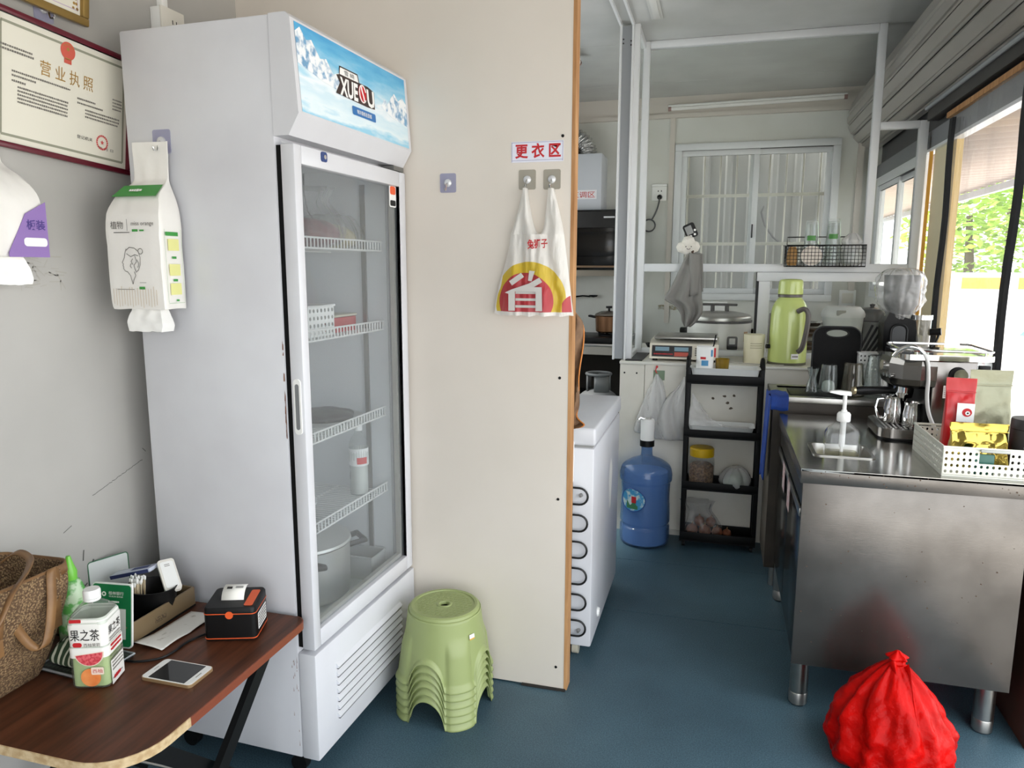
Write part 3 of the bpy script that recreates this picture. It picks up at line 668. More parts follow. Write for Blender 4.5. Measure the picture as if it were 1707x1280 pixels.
obj('rust_marks', b, rust, fr, smooth=False)
# shelves of white wire
wire = mat('white_wire', (232, 232, 230), .4)
for zs in (1.562, 1.298, 1.0, .728):
    b = B(); y0 = .075
    for z in (zs, zs-.030): b.tube([(.045, y0, z), (Wf-.045, y0, z)], .003, 6)
    n = 30
    for i in range(n+1): x = .05+(Wf-.10)*i/n; b.tube([(x, y0, zs), (x, y0, zs-.030)], .0019, 4); b.tube([(x, y0, zs-.030), (x, .47, zs-.030)], .0019, 4)
    for y in (.27, .465): b.tube([(.045, y, zs-.033), (Wf-.045, y, zs-.033)], .003, 6)
    obj('wire_shelf', b, wire, fr)
for y in (.135, .44): obj('shelf_rail', B().bx(Wf-.048, Wf-.040, y, y+.016, .45, 1.75), steel_soft, fr, smooth=False); obj('shelf_rail', B().bx(.040, .048, y, y+.016, .45, 1.75), steel_soft, fr, smooth=False)
obj('sensor_wire', B().tube([(.50, .30, 1.78), (.498, .30, 1.72), (.485, .28, 1.66), (.47, .25, 1.63)], .0025, 6), black_plastic, fr)

# what stands inside (positions in the fridge's own frame)
FM = Matrix.Translation(FO) @ Matrix.Rotation(FA, 4, 'Z')
def inside(name, label, cat, x, y, z, rz=0.0, group=None):
    return thing(name, label, cat, M=FM @ Matrix.Translation((x, y, z)) @ Matrix.Rotation(rz, 4, 'Z'), group=group)
S1, S2, S3, S4 = 1.562-.028, 1.298-.028, 1.0-.028, .728-.028
t = inside('food_bag', 'clear plastic bag of dark red meat on the top fridge shelf', 'bag', .34, .20, S1)
obj('meat', sack(B(), (0, 0, .003), lerp_prof([(.05, 0), (.10, .02), (.105, .05), (.07, .08), (.02, .09)], 12), 5, .06, 1, 40), mat('red_meat', (134, 44, 46), .6, noise_=(30, (90, 26, 30), .3, .7)), t)
obj('film', sack(B(), (0, 0, .001), lerp_prof([(.06, 0), (.115, .02), (.12, .06), (.10, .10), (.07, .14), (.09, .18)], 14), 9, .12, 2, 64), film_thin, t)
t = inside('food_bag', 'clear plastic bag of cream coloured food beside the red meat bag', 'bag', .50, .21, S1)
obj('filling', sack(B(), (0, 0, .003), lerp_prof([(.05, 0), (.085, .02), (.08, .05), (.04, .075), (.01, .08)], 10), 6, .08, 4, 40), mat('cream_food', (206, 194, 150), .6, noise_=(30, (176, 160, 110), .3, .7)), t)
obj('film', sack(B(), (0, 0, .001), lerp_prof([(.05, 0), (.098, .02), (.10, .05), (.08, .09), (.06, .11)], 12), 9, .12, 5, 56), film_thin, t)
t = inside('perforated_basket', 'small white perforated basket on the second fridge shelf', 'basket', .255, .18, S2)
b = B(); perf(b, (-.07, -.08, .004), (.02, 0, 0), (0, 0, .022), 7, 4, .28); perf(b, (.07, -.08, .004), (0, .02, 0), (0, 0, .022), 8, 4, .28); perf(b, (-.07, .08, .004), (.02, 0, 0), (0, 0, .022), 7, 4, .28); perf(b, (-.07, -.08, .004), (0, .02, 0), (0, 0, .022), 8, 4, .28)
b.face([(-.07, -.08, .004), (.07, -.08, .004), (.07, .08, .004), (-.07, .08, .004)]); obj('body', b, white_plastic, t, smooth=False, solid=.003)
obj('rim', B().tube([(-.072, -.082, .094), (.072, -.082, .094), (.072, .082, .094), (-.072, .082, .094)], .004, 6, True), white_plastic, t)
tag(obj('food_box', B().bx(-.075, .075, -.06, .06, .001, .048, .003), mat('red_carton', (190, 40, 48), .45), loc=(0, 0, 0)), 'flat red food box next to the small basket in the fridge', 'box').matrix_world = FM @ Matrix.Translation((.44, .19, S2+.001))
tag(obj('box_lid', B().bx(-.078, .078, -.063, .063, 0, .008, .003), mat('pale_lid', (206, 200, 180), .5), loc=(0, 0, 0)), 'pale lid lying on the red food box in the fridge', 'lid').matrix_world = FM @ Matrix.Translation((.44, .19, S2+.0505))
t = inside('sauce_bottle', 'yellow capped sauce bottle on the third fridge shelf', 'bottle', .225, .17, S3)
obj('body', B().lathe(lerp_prof([(.0, 0), (.03, 0), (.032, .01), (.032, .11), (.02, .15), (.014, .17)], 24), seg=20), mat('pale_sauce', (196, 196, 170), .4), t); obj('cap', B().lathe([(.016, .168), (.016, .19), (.008, .20), (.006, .225), (.0, .226)], seg=16), mat('yellow_cap', (226, 190, 40), .4), t)
t = inside('food_tray', 'pale tray with a dark wrapped packet on the third fridge shelf', 'tray', .42, .21, S3)
obj('tray', B().lathe([(.0, .001), (.09, .001), (.125, .02), (.128, .02), (.09, 0), (0, 0)], seg=32), mat('tray_white', (206, 206, 202), .4), t); obj('packet', sack(B(), (0, 0, .004), lerp_prof([(.07, 0), (.10, .012), (.09, .03), (.03, .04)], 10), 6, .08, 7, 40), mat('dark_packet', (58, 58, 56), .4), t)
t = inside('milk_bottle', 'clear drink bottle with red and white label on the fourth fridge shelf', 'bottle', .53, .145, S4)
obj('body', B().lathe(lerp_prof([(0, 0), (.028, 0), (.032, .012), (.030, .05), (.033, .06), (.030, .09), (.033, .10), (.033, .17), (.026, .195), (.013, .215), (.013, .225)], 40), seg=24, capb=False), cup_clear, t)
obj('milk', B().lathe([(0, .003), (.0275, .004), (.030, .013), (.029, .12), (0, .12)], seg=20), mat('pale_milk', (226, 226, 222), .4), t)
lb = obj('label', B().lathe([(.0335, .105), (.0335, .165)], seg=28, capa=False, capb=False), white_ink, t); obj('label_mark', B().rows([[(.0338*cos(a), .0338*sin(a), z) for a in [pi*1.1+k*.1 for k in range(12)]] for z in (.112, .135)]), mat('label_red', (206, 48, 50), .5), lb)
obj('cap', B().lathe([(.0145, .225), (.0145, .243), (.012, .245), (0, .245)], seg=18), white_plastic, t)
t = inside('covered_dish', 'white lidded dish on the fourth fridge shelf', 'dish', .22, .22, S4)
obj('bowl', B().lathe([(0, 0), (.06, 0), (.085, .05), (.083, .05), (.058, .004), (0, .004)], seg=28), mat('frosted_white', (214, 216, 216), .4), t); obj('lid', B().lathe([(.087, .05), (.087, .056), (.05, .062), (0, .063)], seg=28), mat('frosted_lid', (198, 200, 202), .3), t)
t = inside('stock_pot', 'aluminium stock pot with dark handles at the fridge bottom', 'pot', .34, .25, .406)
obj('pot', B().lathe([(0, 0), (.135, 0), (.145, .01), (.148, .175), (.153, .18), (.148, .182), (.141, .178), (.138, .012), (0, .008)], seg=40), mat('pot_aluminium', (196, 196, 192), .35, .7), t)
obj('lid', B().lathe([(.152, .182), (.15, .19), (.10, .20), (0, .205)], seg=40), mat('pot_lid_pale', (212, 212, 208), .35, .4), t)
for s in (-1, 1): obj('handle', B().tube([(s*.148*cos(-.9)-.02, .148*sin(-.9)*1.0, .15), (s*.20*cos(-.9), .20*sin(-.9), .155), (s*.20*cos(-.5), .20*sin(-.5), .155), (s*.148*cos(-.5), .148*sin(-.5), .15)], .010, 8), black_plastic, t)
t = inside('plastic_tub', 'low grey plastic tub at the fridge bottom beside the stock pot', 'tub', .53, .13, .406); obj('tub', B().bx(-.05, .05, -.05, .11, 0, .004).bx(-.05, -.046, -.05, .11, .004, .08).bx(.046, .05, -.05, .11, .004, .08).bx(-.046, .046, -.05, -.046, .004, .08).bx(-.046, .046, .106, .11, .004, .08), mat('tub_grey', (170, 172, 170), .4), t, smooth=False)
obj('rim', B().tube([(-.05, -.05, .08), (.05, -.05, .08), (.05, .11, .08), (-.05, .11, .08)], .004, 6, True), MATS['tub_grey'], t)

# ------------------------------------------------------------------ hanging tissue packs
def tissue_pack(label, M_, w, d, body_h, ht, mband, details):
    """local frame: x right, y into the wall, z up; origin at the hanging point"""
    t = thing('tissue_pack', label, 'tissue', M=M_, group='hanging tissue packs')
    soft = mat('pack_film', (236, 233, 228), .35, bump=(18, .25))
    secs = [(-ht, .93, .9), (-ht+.008, 1, 1), (-ht+body_h*.5, 1.0, 1.03), (-ht+body_h-.03, 1, 1), (-ht+body_h, .97, .93), (-.115, .80, .62), (-.085, .66, .16), (-.06, .63, .05), (0.012, .66, .03), (.020, .66, .03)]
    rows = []
    for k, (z, sx_, sy_) in enumerate(lerp_prof(secs, 40)):
        row = []
        for s_ in range(72):
            # outline walked by arc length so that rows of different size correspond
            per = [(-1, -1), (1, -1), (1, 1), (-1, 1)]; e_ = (s_ % 72)/72*4; i_ = int(e_); f_ = e_-i_; p0_, p1_ = per[i_], per[(i_+1) % 4]
            ux, uy = p0_[0]+(p1_[0]-p0_[0])*f_, p0_[1]+(p1_[1]-p0_[1])*f_; rd = 1-.035*(abs(ux)*abs(uy))**6
            px, py = ux*rd*w/2*sx_, -d*sy_/2+uy*rd*d*sy_/2
            q = Vector((px, py, z)); top_ = max(0.0, min(1.0, (z+.17)/.1)); row.append(q+Vector((.0015*noise.noise(q*38), .0022*noise.noise(q*33+Vector((4, 0, 0)))+.0012*top_*(1-min(1, max(0, (z+.08)/.05)))*sin(px*160), .002*noise.noise(q*30))))
        rows.append(row)
    obj('pack', B().rows(rows, True, True, True), soft, t, ang=50)
    rows = []
    for k, (z, sx_, y0, y1) in enumerate(lerp_prof([(-ht+.004, .5, -.055, -.03), (-ht-.022, .60, -.062, -.025), (-ht-.045, .66, -.066, -.02), (-ht-.064, .62, -.066, -.02)], 12)):
        rows.append([Vector((px*1.0, py+.004*noise.noise(Vector((px*40, z*60, 3))), z+.004*noise.noise(Vector((px*60, 1, z*10))))) for px, py in [(-w/2*sx_+w*sx_*i/14, y0) for i in range(15)] + [(w/2*sx_-w*sx_*i/14, y1) for i in range(15)]])
    obj('pulled_tissue', B().rows(rows, True, True, True), mat('tissue_paper', (244, 243, 240), .8), t, ang=50)
    details(t); return t
def tp_details(t):
    w, d, ht = .172, .085, .43; f = -d-.004
    green = mat('print_green', (62, 150, 66), .5); lg = mat('print_line', (96, 92, 88), .6); tan = mat('print_tan', (206, 190, 166), .7); yel = mat('print_yellow', (228, 226, 150), .6)
    org = (0, f, 0)
    M1 = [(-.068, -.118), (.066, -.118), (.064, -.094), (-.066, -.094)]
    b = B(); b.face([(-.071, -.071, -.126), (.069, -.071, -.126), (.061, -.032, -.094), (-.062, -.032, -.094)]); obj('green_band', b, green, t, smooth=False)
    flat('band_print', dashes(1, -.02, .012, 0, .01, random.Random(4), .009, .1), white_ink, t, (-.005, -.0565, -.109), X_, (0, .8, 1))['kind'] = 'stuff'
    letters('brand_lettering', 'miss orange', lg, t, (.036, f, -.198), X_, Z_, w=.070, h=.013)
    letters('brand_side_lettering', '植物', lg, t, (-.044, f, -.200), X_, Z_, w=.040, h=.020)
    flat('brand_rule', [rect(-.012, -.200, .0012, .03), rect(-.03, -.219, .05, .002), ], lg, t, org, X_, Z_); flat('green_chip', [rect(.012, -.214, .018, .006), rect(.033, -.214, .014, .004)], green, t, org, X_, Z_)
    DR = lambda pts: [((zx-195)/125*.065-.004, -.256-(zy-556)/190*.097) for zx, zy in pts]
    head = [(-.020, -.262), (-.034, -.272), (-.040, -.288), (-.046, -.300), (-.041, -.303), (-.042, -.312), (-.040, -.318), (-.030, -.320), (-.024, -.330), (-.014, -.342), (-.011, -.350)]
    hair = [(-.038, -.268), (-.022, -.255), (.0, -.254), (.014, -.263), (.018, -.278), (.012, -.292), (-.002, -.298), (-.014, -.288), (-.008, -.274), (-.026, -.268)]
    bun = [(.012+.009*cos(a), -.262+.008*sin(a)) for a in [k*.6 for k in range(11)]]
    neck = [(.004, -.296), (.002, -.312), (.006, -.326), (-.004, -.334), (-.010, -.350)]
    b = B()
    for ln_ in (DR([(165, 565), (155, 590), (150, 610), (135, 635), (142, 642), (139, 650), (143, 657), (141, 664), (150, 678), (165, 682), (180, 700), (192, 745)]), DR([(152, 600), (160, 575), (185, 558), (215, 562), (238, 580), (246, 610), (244, 645), (232, 672), (215, 684)]),
                DR([(165, 590), (190, 605), (215, 595), (235, 600)]), DR([(215, 600), (222, 630), (205, 650), (215, 680)]), DR([(190, 640), (182, 652), (190, 662)]), DR([(205, 680), (212, 700), (198, 725), (192, 745)]), DR([(250+14*cos(a), 578+14*sin(a)) for a in [k*.6 for k in range(12)]]), DR([(200, 615), (190, 630), (200, 645)]), DR([(225, 620), (236, 640), (228, 660)])):
        b.tube([(p[0], f-.0004, p[1]) for p in ln_], .0008, 4)
    obj('face_drawing', b, lg, t)
    flat('caption_line', [rect(-.03, -.366, .055, .0012), rect(.026, -.348, .02, .001)], lg, t, org, X_, Z_); flat('caption_chip', [rect(.022, -.362, .018, .007)], green, t, org, X_, Z_)
    flat('stripe_print', [rect(-.07+k*.0085, -.384-.002*(k % 3), .0014, .040+.004*(k % 4)) for k in range(17)], tan, t, org, X_, Z_)
    sd = (w/2+.0035, -d/2, 0)
    fr_ = []
    for k, z in enumerate((-.250, -.315, -.365)): fr_.append(rect(0, z, .040, .030))
    flat('side_icons', fr_, yel, t, sd, Y_, Z_); [flat('side_green', [q_], green, t, sd, Y_, Z_) for q_ in (rect(-.004, -.222, .046, .010), rect(0, -.283, .016, .006), rect(0, -.342, .016, .006), rect(.004, -.395, .010, .005))]
    flat('side_frame', [rect(-.030, -.305, .0010, .19), rect(.030, -.305, .0010, .19), rect(0, -.402, .06, .0010)], mat('print_pale_green', (170, 196, 160), .6), t, sd, Y_, Z_)
hook('lilac adhesive hook on the fridge side behind the hanging tissue pack', (-1.452, 1.7045, 1.808), X_, Z_, lilac)
tissue_pack('white tissue pack with green band hanging on the fridge side', Matrix.Translation((-1.478, 1.688, 1.785)), .172, .085, .255, .415, None, tp_details)
def tp2(t):
    b = B().prism([(-.02, -.30), (.086, -.30), (.086, -.17), (.03, -.20), (-.02, -.29)], 'y', -.090, -.0885); obj('purple_print', b, mat('print_purple', (142, 112, 176), .5), t, smooth=False)
    letters('size_lettering', '板装', mat('print_violet', (74, 56, 130), .5), t, (.055, -.0905, -.225), X_, Z_, w=.05, h=.024, bold=.02)
    flat('size_chip', [rrect(.02, .082, -.275, -.255, .008)], white_ink, t, (0, -.0905, 0), X_, Z_)
tissue_pack('white and purple tissue pack hanging on the left wall at the picture edge', frame_m((-1.656, 1.345, 1.80), (0, 1, 0), (0, 0, 1)) @ Matrix.Rotation(rad(-90), 4, 'X'), .17, .085, .145, .30, None, tp2)
# ------------------------------------------------------------------ folding table and what lies on it
walnut = mat('walnut_laminate', (104, 60, 40), 0.4, spec=.3, noise_=(5, (60, 34, 22), .3, .72, (9, .7, 1)))
TZ = .52
tb = thing('folding_table', 'brown walnut folding table with black crossed legs against the left wall', 'table', (-1.35, 1.35, 0))
outl = rrect(-1.648, -1.058, 1.022, 1.676, .05, 8, rs=(.12, .035, .03, .05))
obj('tabletop', B().prism(outl, 'z', TZ-.022, TZ), walnut, tb, ang=60)
def edge_strip(i0, i1, off, m, name):
    pts = outl[i0:i1]; rows = []
    for p in pts: rows.append(p)
    b = B(); cx_, cy_ = -1.35, 1.35
    R0 = []
    for k, p in enumerate(pts):
        a = Vector(pts[max(k-1, 0)]); d = Vector(pts[min(k+1, len(pts)-1)]); t_ = (d-a).normalized(); n_ = Vector((t_.y, -t_.x))
        o_ = Vector(p)+n_*off; R0.append([(p[0], p[1], TZ-.021), (o_.x, o_.y, TZ-.0215), (o_.x, o_.y, TZ-.001), (p[0], p[1], TZ-.0005)])
    b.rows(R0, True, True, True); obj(name, b, m, tb, ang=50)
core = mat('chipped_board_core', (206, 184, 146), .7, noise_=(60, (176, 148, 108), .35, .65))
# near edge and rounded corner: bare core; far part of the long edge: reddish banding
nn = 9
pc = [(outl[-1][0]+.0, outl[-1][1])] + outl[:nn] + [(-1.058, 1.215)]
outl_full = outl
outl = pc; edge_strip(0, len(pc), .0022, core, 'bare_edge')
outl = [(-1.058, 1.205), (-1.058, 1.3), (-1.058, 1.45), (-1.058, 1.62)] + outl_full[nn:nn*2]; edge_strip(0, len(outl), .0028, mat('reddish_banding', (126, 66, 46), .4), 'edge_banding')
for x in (-1.13, -1.57):
    for s in (1, -1):
        y0, y1 = 1.35-s*.27, 1.35+s*.22
        p0, p1 = Vector((x+.018*s, y0, .012)), Vector((x+.018*s, y1, TZ-.03)); e = (p1-p0).normalized(); nr = Vector((0, -e.z, e.y))
        b = B().rows([[p+X_*dx*.009+nr*dn*.019 for dx, dn in ((-1, -1), (1, -1), (1, 1), (-1, 1))] for p in (p0, p1)], True, True, True); obj('leg', b, dark_metal, tb, smooth=False)
obj('crossbar', B().tube([(-1.57, 1.10, .05), (-1.13, 1.10, .05)], .010, 10).tube([(-1.57, 1.60, .05), (-1.13, 1.60, .05)], .010, 10), dark_metal, tb)
obj('pivot_rod', B().tube([(-1.60, 1.345, .262), (-1.10, 1.345, .262)], .006, 8), steel_soft, tb)
obj('top_rail', B().bx(-1.59, -1.11, 1.54, 1.57, TZ-.042, TZ-.022).bx(-1.59, -1.11, 1.12, 1.15, TZ-.042, TZ-.022).bx(-1.145, -1.11, 1.15, 1.54, TZ-.042, TZ-.022), dark_metal, tb, smooth=False)

# woven tote
m, nt, N, L = _nt('woven_straw'); p = N['Principled BSDF']; p.inputs['Roughness'].default_value = .8
tc = N.new('ShaderNodeTexCoord'); mp = N.new('ShaderNodeMapping'); mp.inputs['Rotation'].default_value = (rad(40), 0, 0); L.new(tc.outputs['Object'], mp.inputs[0])
vo = N.new('ShaderNodeTexVoronoi'); vo.inputs['Scale'].default_value = 210; L.new(mp.outputs[0], vo.inputs['Vector'])
rp = N.new('ShaderNodeValToRGB'); rp.color_ramp.elements[0].position = .12; rp.color_ramp.elements[0].color = (*lin((176, 146, 106)), 1); rp.color_ramp.elements[1].position = .62; rp.color_ramp.elements[1].color = (*lin((96, 72, 50)), 1)
L.new(vo.outputs['Distance'], rp.inputs['Fac']); L.new(rp.outputs['Color'], p.inputs['Base Color'])
bp = N.new('ShaderNodeBump'); bp.inputs['Strength'].default_value = 1.0; bp.inputs['Distance'].default_value = .004; bp.invert = True; L.new(vo.outputs['Distance'], bp.inputs['Height']); L.new(bp.outputs['Normal'], p.inputs['Normal'])
straw = m
leather = mat('tan_leather', (140, 104, 66), .45, noise_=(20, (112, 80, 48), .3, .7))
bg_ = thing('straw_tote', 'woven straw tote bag with tan leather straps on the brown table', 'bag', (-1.58, 1.12, TZ))
rows = []
for (z, x0, x1, y0, y1, r) in lerp_prof([(TZ+.001, -1.63, -1.515, .90, 1.265, .03), (TZ+.03, -1.645, -1.50, .885, 1.275, .04), (TZ+.13, -1.652, -1.455, .87, 1.285, .045), (TZ+.22, -1.652, -1.425, .86, 1.29, .045), (TZ+.275, -1.65, -1.425, .86, 1.29, .04)], 24):
    rows.append([Vector((px+.004*noise.noise(Vector((py*9, z*12, 1))), py, z+(.012*noise.noise(Vector((px*6, py*6, 4))) if z > TZ+.2 else 0))) for px, py in rrect(x0, x1, y0, y1, r, 6)])
obj('body', B().rows(rows, True, True, False), straw, bg_, ang=70, solid=.004)
b = B(); top = rows[-1]; b.rows([[q+Vector((0, 0, .006)) for q in top], [q+Vector((0, 0, -.018))+(q-Vector((-1.54, 1.08, q.z))).normalized()*.003 for q in top]], True); obj('leather_rim', b, leather, bg_, solid=.003)
def strap(pts, w, wd):
    P_ = lerp_prof([tuple(q) for q in pts], 36); b = B().rows([[Vector(q)-Vector(wd)*w/2, Vector(q)+Vector(wd)*w/2] for q in P_]); obj('strap', b, leather, bg_, solid=.004)
strap([(-1.432, 1.235, .695), (-1.425, 1.235, .79), (-1.418, 1.22, .80), (-1.408, 1.205, .73), (-1.408, 1.185, .655), (-1.42, 1.165, .645), (-1.435, 1.14, .70), (-1.428, 1.11, .79), (-1.43, 1.09, .70)], .020, (.3, .95, .1))
strap([(-1.60, 1.25, .79), (-1.56, 1.26, .815), (-1.50, 1.24, .815), (-1.44, 1.18, .815), (-1.40, 1.11, .80), (-1.395, 1.06, .74), (-1.42, 1.00, .68)], .020, (.5, .5, .5))
for y in (1.235, 1.09): obj('strap_patch', B().bx(-1.444, -1.436, y-.018, y+.018, .655, .715, .002), leather, bg_)

# tea bottle
tb_m = Matrix.Translation((-1.362, 1.270, TZ)) @ Matrix.Rotation(rad(20), 4, 'Z')
bt = thing('tea_bottle', 'white labelled grapefruit tea bottle with white cap on the table', 'bottle', M=tb_m)
def sq_rows(secs, n=5):
    rows = []
    for (z, w, r) in secs: rows.append([Vector((px, py, z)) for px, py in rrect(-w, w, -w, w, min(r, w*.98), n)])
    return rows
secs = [(.0005, .036, .012), (.004, .041, .013), (.02, .043, .013), (.10, .043, .013), (.104, .0415, .013), (.150, .043, .014), (.168, .041, .016), (.185, .031, .02), (.198, .018, .0175), (.204, .0155, .0152), (.212, .0155, .0152)]
tea = clear('tea_plastic', (214, 226, 190), 0.22, (206, 222, 176), 1.4, .05)
obj('body', B().rows(sq_rows(lerp_prof(secs, 44)), True, True, False), clear('bottle_pet', (240, 244, 240), .10, (230, 234, 230), 1.4, .05), bt, ang=45)
obj('tea', B().rows(sq_rows([(.004, .036, .012), (.008, .040, .012), (.10, .040, .012), (.112, .040, .012)]), True, True, True), mat('green_tea', (190, 208, 150), .2), bt)
obj('cap', B().lathe([(.0185, .207), (.0185, .222), (.0165, .2265), (0, .227)], seg=28), white_plastic, bt)
obj('cap_ring', B().lathe([(.0175, .2), (.0185, .203), (.0175, .206)], seg=24, capa=False, capb=False), white_plastic, bt)
lab = mat('bottle_label', (238, 237, 232), .4)
lbo = obj('label', B().rows(sq_rows([(.078, .0436, .0135), (.10, .0436, .0135), (.104, .0421, .0135), (.152, .0437, .0145), (.166, .0420, .0165), (.172, .0392, .0175)]), True, False, False), lab, bt, ang=45)
obj('label_panel', B().bx(.0437, .0441, -.030, .030, .004, .062), lab, bt, smooth=False)
F1, F2 = (0, -.0442, 0), (.0447, 0, 0)
letters('name_lettering', '果之茶', ink, bt, (-.002, -.0442, .134), X_, (0, 0, 1), w=.064, h=.028, bold=.006)
letters('flavour_lettering', '西柚茉莉', ink_grey, bt, (.012, -.0444, .110), X_, Z_, w=.036, h=.009); flat('flavour_chip', [rrect(-.030, -.010, .105, .116, .005)], red_ink, bt, F1, X_, Z_)
flat('corner_chip', [rrect(-.034, -.008, .163, .171, .0015)], red_ink, bt, (0, -.0427, 0), X_, Z_)
gf = mat('grapefruit_red', (196, 52, 66), .5, noise_=(160, (226, 106, 112), .4, .6)); rind = mat('grapefruit_rind', (240, 222, 206), .5); og = mat('orange_fruit', (226, 122, 58), .5, noise_=(30, (238, 160, 96), .3, .7))
flat('grapefruit_rind', [disc(.004, .092, .033, 20, pi*1.06, pi*2.02)], rind, bt, (0, -.0446, 0), X_, Z_); flat('grapefruit_slice', [disc(.004, .0905, .030, 20, pi*1.06, pi*2.02)], gf, bt, (0, -.0450, 0), X_, Z_)
flat('orange_print', [disc(.004, .031, .022)], og, bt, (0, -.0448, 0), X_, Z_)
flat('flavour_tag', [rrect(.006, .034, .038, .056, .003)], rind, bt, (0, -.0453, 0), X_, Z_); letters('tag_lettering', '西柚', red_ink, bt, (.020, -.0456, .047), X_, Z_, w=.022, h=.010)
letters('name_lettering', '果之茶', ink, bt, (.0446, -.002, .136), Y_, Z_, w=.056, h=.022, bold=.004)
rng = random.Random(9)
flat('side_red_print', dashes(2, -.026, .022, .098, .010, rng, .007, .15), red_ink, bt, F2, Y_, Z_); flat('side_print', dashes(2, -.028, .024, .117, .006, rng, .0035) + dashes(5, -.026, .026, .072, .0085, rng, .0045) + dashes(1, -.028, .02, .018, .006, rng, .004), ink_grey, bt, F2, Y_, Z_)
flat('maker_print', dashes(1, -.022, .010, .018, .01, random.Random(5), .009, .1), red_ink, bt, (.0448, 0, 0), Y_, Z_)['kind'] = 'stuff'

# phone
ph = thing('smartphone', 'white and gold smartphone lying face up on the brown table', 'phone', M=Matrix.Translation((-1.20, 1.337, TZ)) @ Matrix.Rotation(rad(0), 4, 'Z'))
obj('body', B().prism(rrect(-.070, .070, -.043, .043, .011, 6), 'z', .0003, .0075), mat('gold_case', (196, 166, 126), .3, .6), ph); obj('face', B().prism(rrect(-.0685, .0685, -.0415, .0415, .010, 6), 'z', .0075, .0082), white_plastic, ph)
obj('screen', B().prism(rrect(-.050, .050, -.0385, .0385, .001, 2), 'z', .0082, .0086), mat('phone_screen', (10, 11, 13), .06, coat=.5), ph)
obj('speaker', B().bx(-.0605, -.0595, -.008, .008, .0082, .0086), ink_grey, ph, smooth=False); obj('home_mark', B().bx(.058, .060, -.010, .010, .0082, .0085), ink_grey, ph, smooth=False)

# label printer
pm = Matrix.Translation((-1.196, 1.558, TZ)) @ Matrix.Rotation(rad(19), 4, 'Z')
lp = thing('label_printer', 'black label printer with orange trim and a curled paper strip', 'printer', M=pm)
orng = mat('printer_orange', (222, 92, 42), .45)
obj('base', B().prism(rrect(-.066, .066, -.056, .056, .012, 5), 'z', .004, .075), black_plastic, lp); obj('foot_line', B().prism(rrect(-.0668, .0668, -.0568, .0568, .012, 5), 'z', .008, .0105), orng, lp)
obj('seam_line', B().prism(rrect(-.0668, .0668, -.0568, .0568, .012, 5), 'z', .075, .077), orng, lp)
rows = [[Vector((px, py, z+(py*.06 if z > .08 else 0))) for px, py in rrect(-w, w, -w*.85, w*.85, .012, 5)] for z, w in ((.077, .066), (.092, .0655), (.096, .063))]
obj('lid', B().rows(rows, True, True, True), black_plastic, lp)
obj('latch', B().cyl((.0, -.0575, .073), (.0, -.0545, .073), .010, seg=18), orng, lp); obj('orange_plate', B().prism(rrect(.034, .056, -.04, .042, .005), 'z', .0965, .0975), orng, lp).rotation_euler = (.06, 0, 0)
b = B(); rows = []
for k in range(9): a = -0.3+k*.26; rows.append([(-.032, .020-.036*sin(a), .086+.034*cos(a)), (.026, .020-.036*sin(a), .086+.034*cos(a))])
obj('paper_strip', b.rows(rows), mat('thermal_paper', (236, 234, 228), .7), lp, solid=.0006)
flat('paper_print', [rect(-.015, .0, .014, .008), rect(.010, .004, .020, .002), rect(.010, 0, .020, .002)], ink, lp, (0, .006, .1202), X_, (0, 1, .42))
flat('rating_label', [rrect(-.035, .038, .022, .066, .003)], white_ink, lp, (.0666, 0, 0), Y_, Z_); rng = random.Random(13)
flat('rating_print', dashes(5, -.030, .032, .060, .0078, rng, .0048), ink, lp, (.0670, 0, 0), Y_, Z_)
tag(obj('printer_cable', B().tube(lerp_prof([(-1.262, 1.515, .524), (-1.279, 1.47, .524), (-1.279, 1.418, .524), (-1.29, 1.38, .524), (-1.33, 1.354, .524), (-1.37, 1.35, .524)], 24), .003, 6), black_plastic, loc=(-1.28, 1.42, TZ)), 'thin black cable running from the label printer across the table', 'cable')

# tray with its contents
tr = thing('desk_tray', 'brown plastic desk tray beside the left wall behind the tea bottle', 'tray', (-1.5, 1.53, TZ))
brn = mat('brown_plastic', (116, 98, 72), .35)
t0, t1, u0, u1 = -1.635, -1.405, 1.405, 1.655
obj('tray_floor', B().bx(t0, t1, u0, u1, TZ+.001, TZ+.005), black_matte, tr, smooth=False)
for a in ((t0, t0+.006, u0, u1), (t1-.006, t1, u0, u1), (t0+.006, t1-.006, u0, u0+.006), (t0+.006, t1-.006, u1-.006, u1)): obj('tray_side', B().bx(*a, TZ+.005, TZ+.058, .002), brn, tr)
obj('vent_dots', B().bx(t1, t1+.0005, 1.50, 1.54, TZ+.02, TZ+.035), mat('dark_brown', (60, 48, 36), .6, noise_=(300, (116, 98, 72), .5, .55)), tr, smooth=False)
cp = thing('black_cup', 'glossy black oval cup of cotton swabs standing in the brown tray', 'cup', (-1.47, 1.565, TZ+.006))
obj('cup', B().lathe([(0, TZ+.006), (.056, TZ+.006), (.063, TZ+.085), (.066, TZ+.092), (.0625, TZ+.092), (.059, TZ+.085), (.053, TZ+.01), (0, TZ+.01)], (-1.47, 1.565, 0), 32, sx=1.1, sy=.9), black_plastic, cp)
rng = random.Random(6)
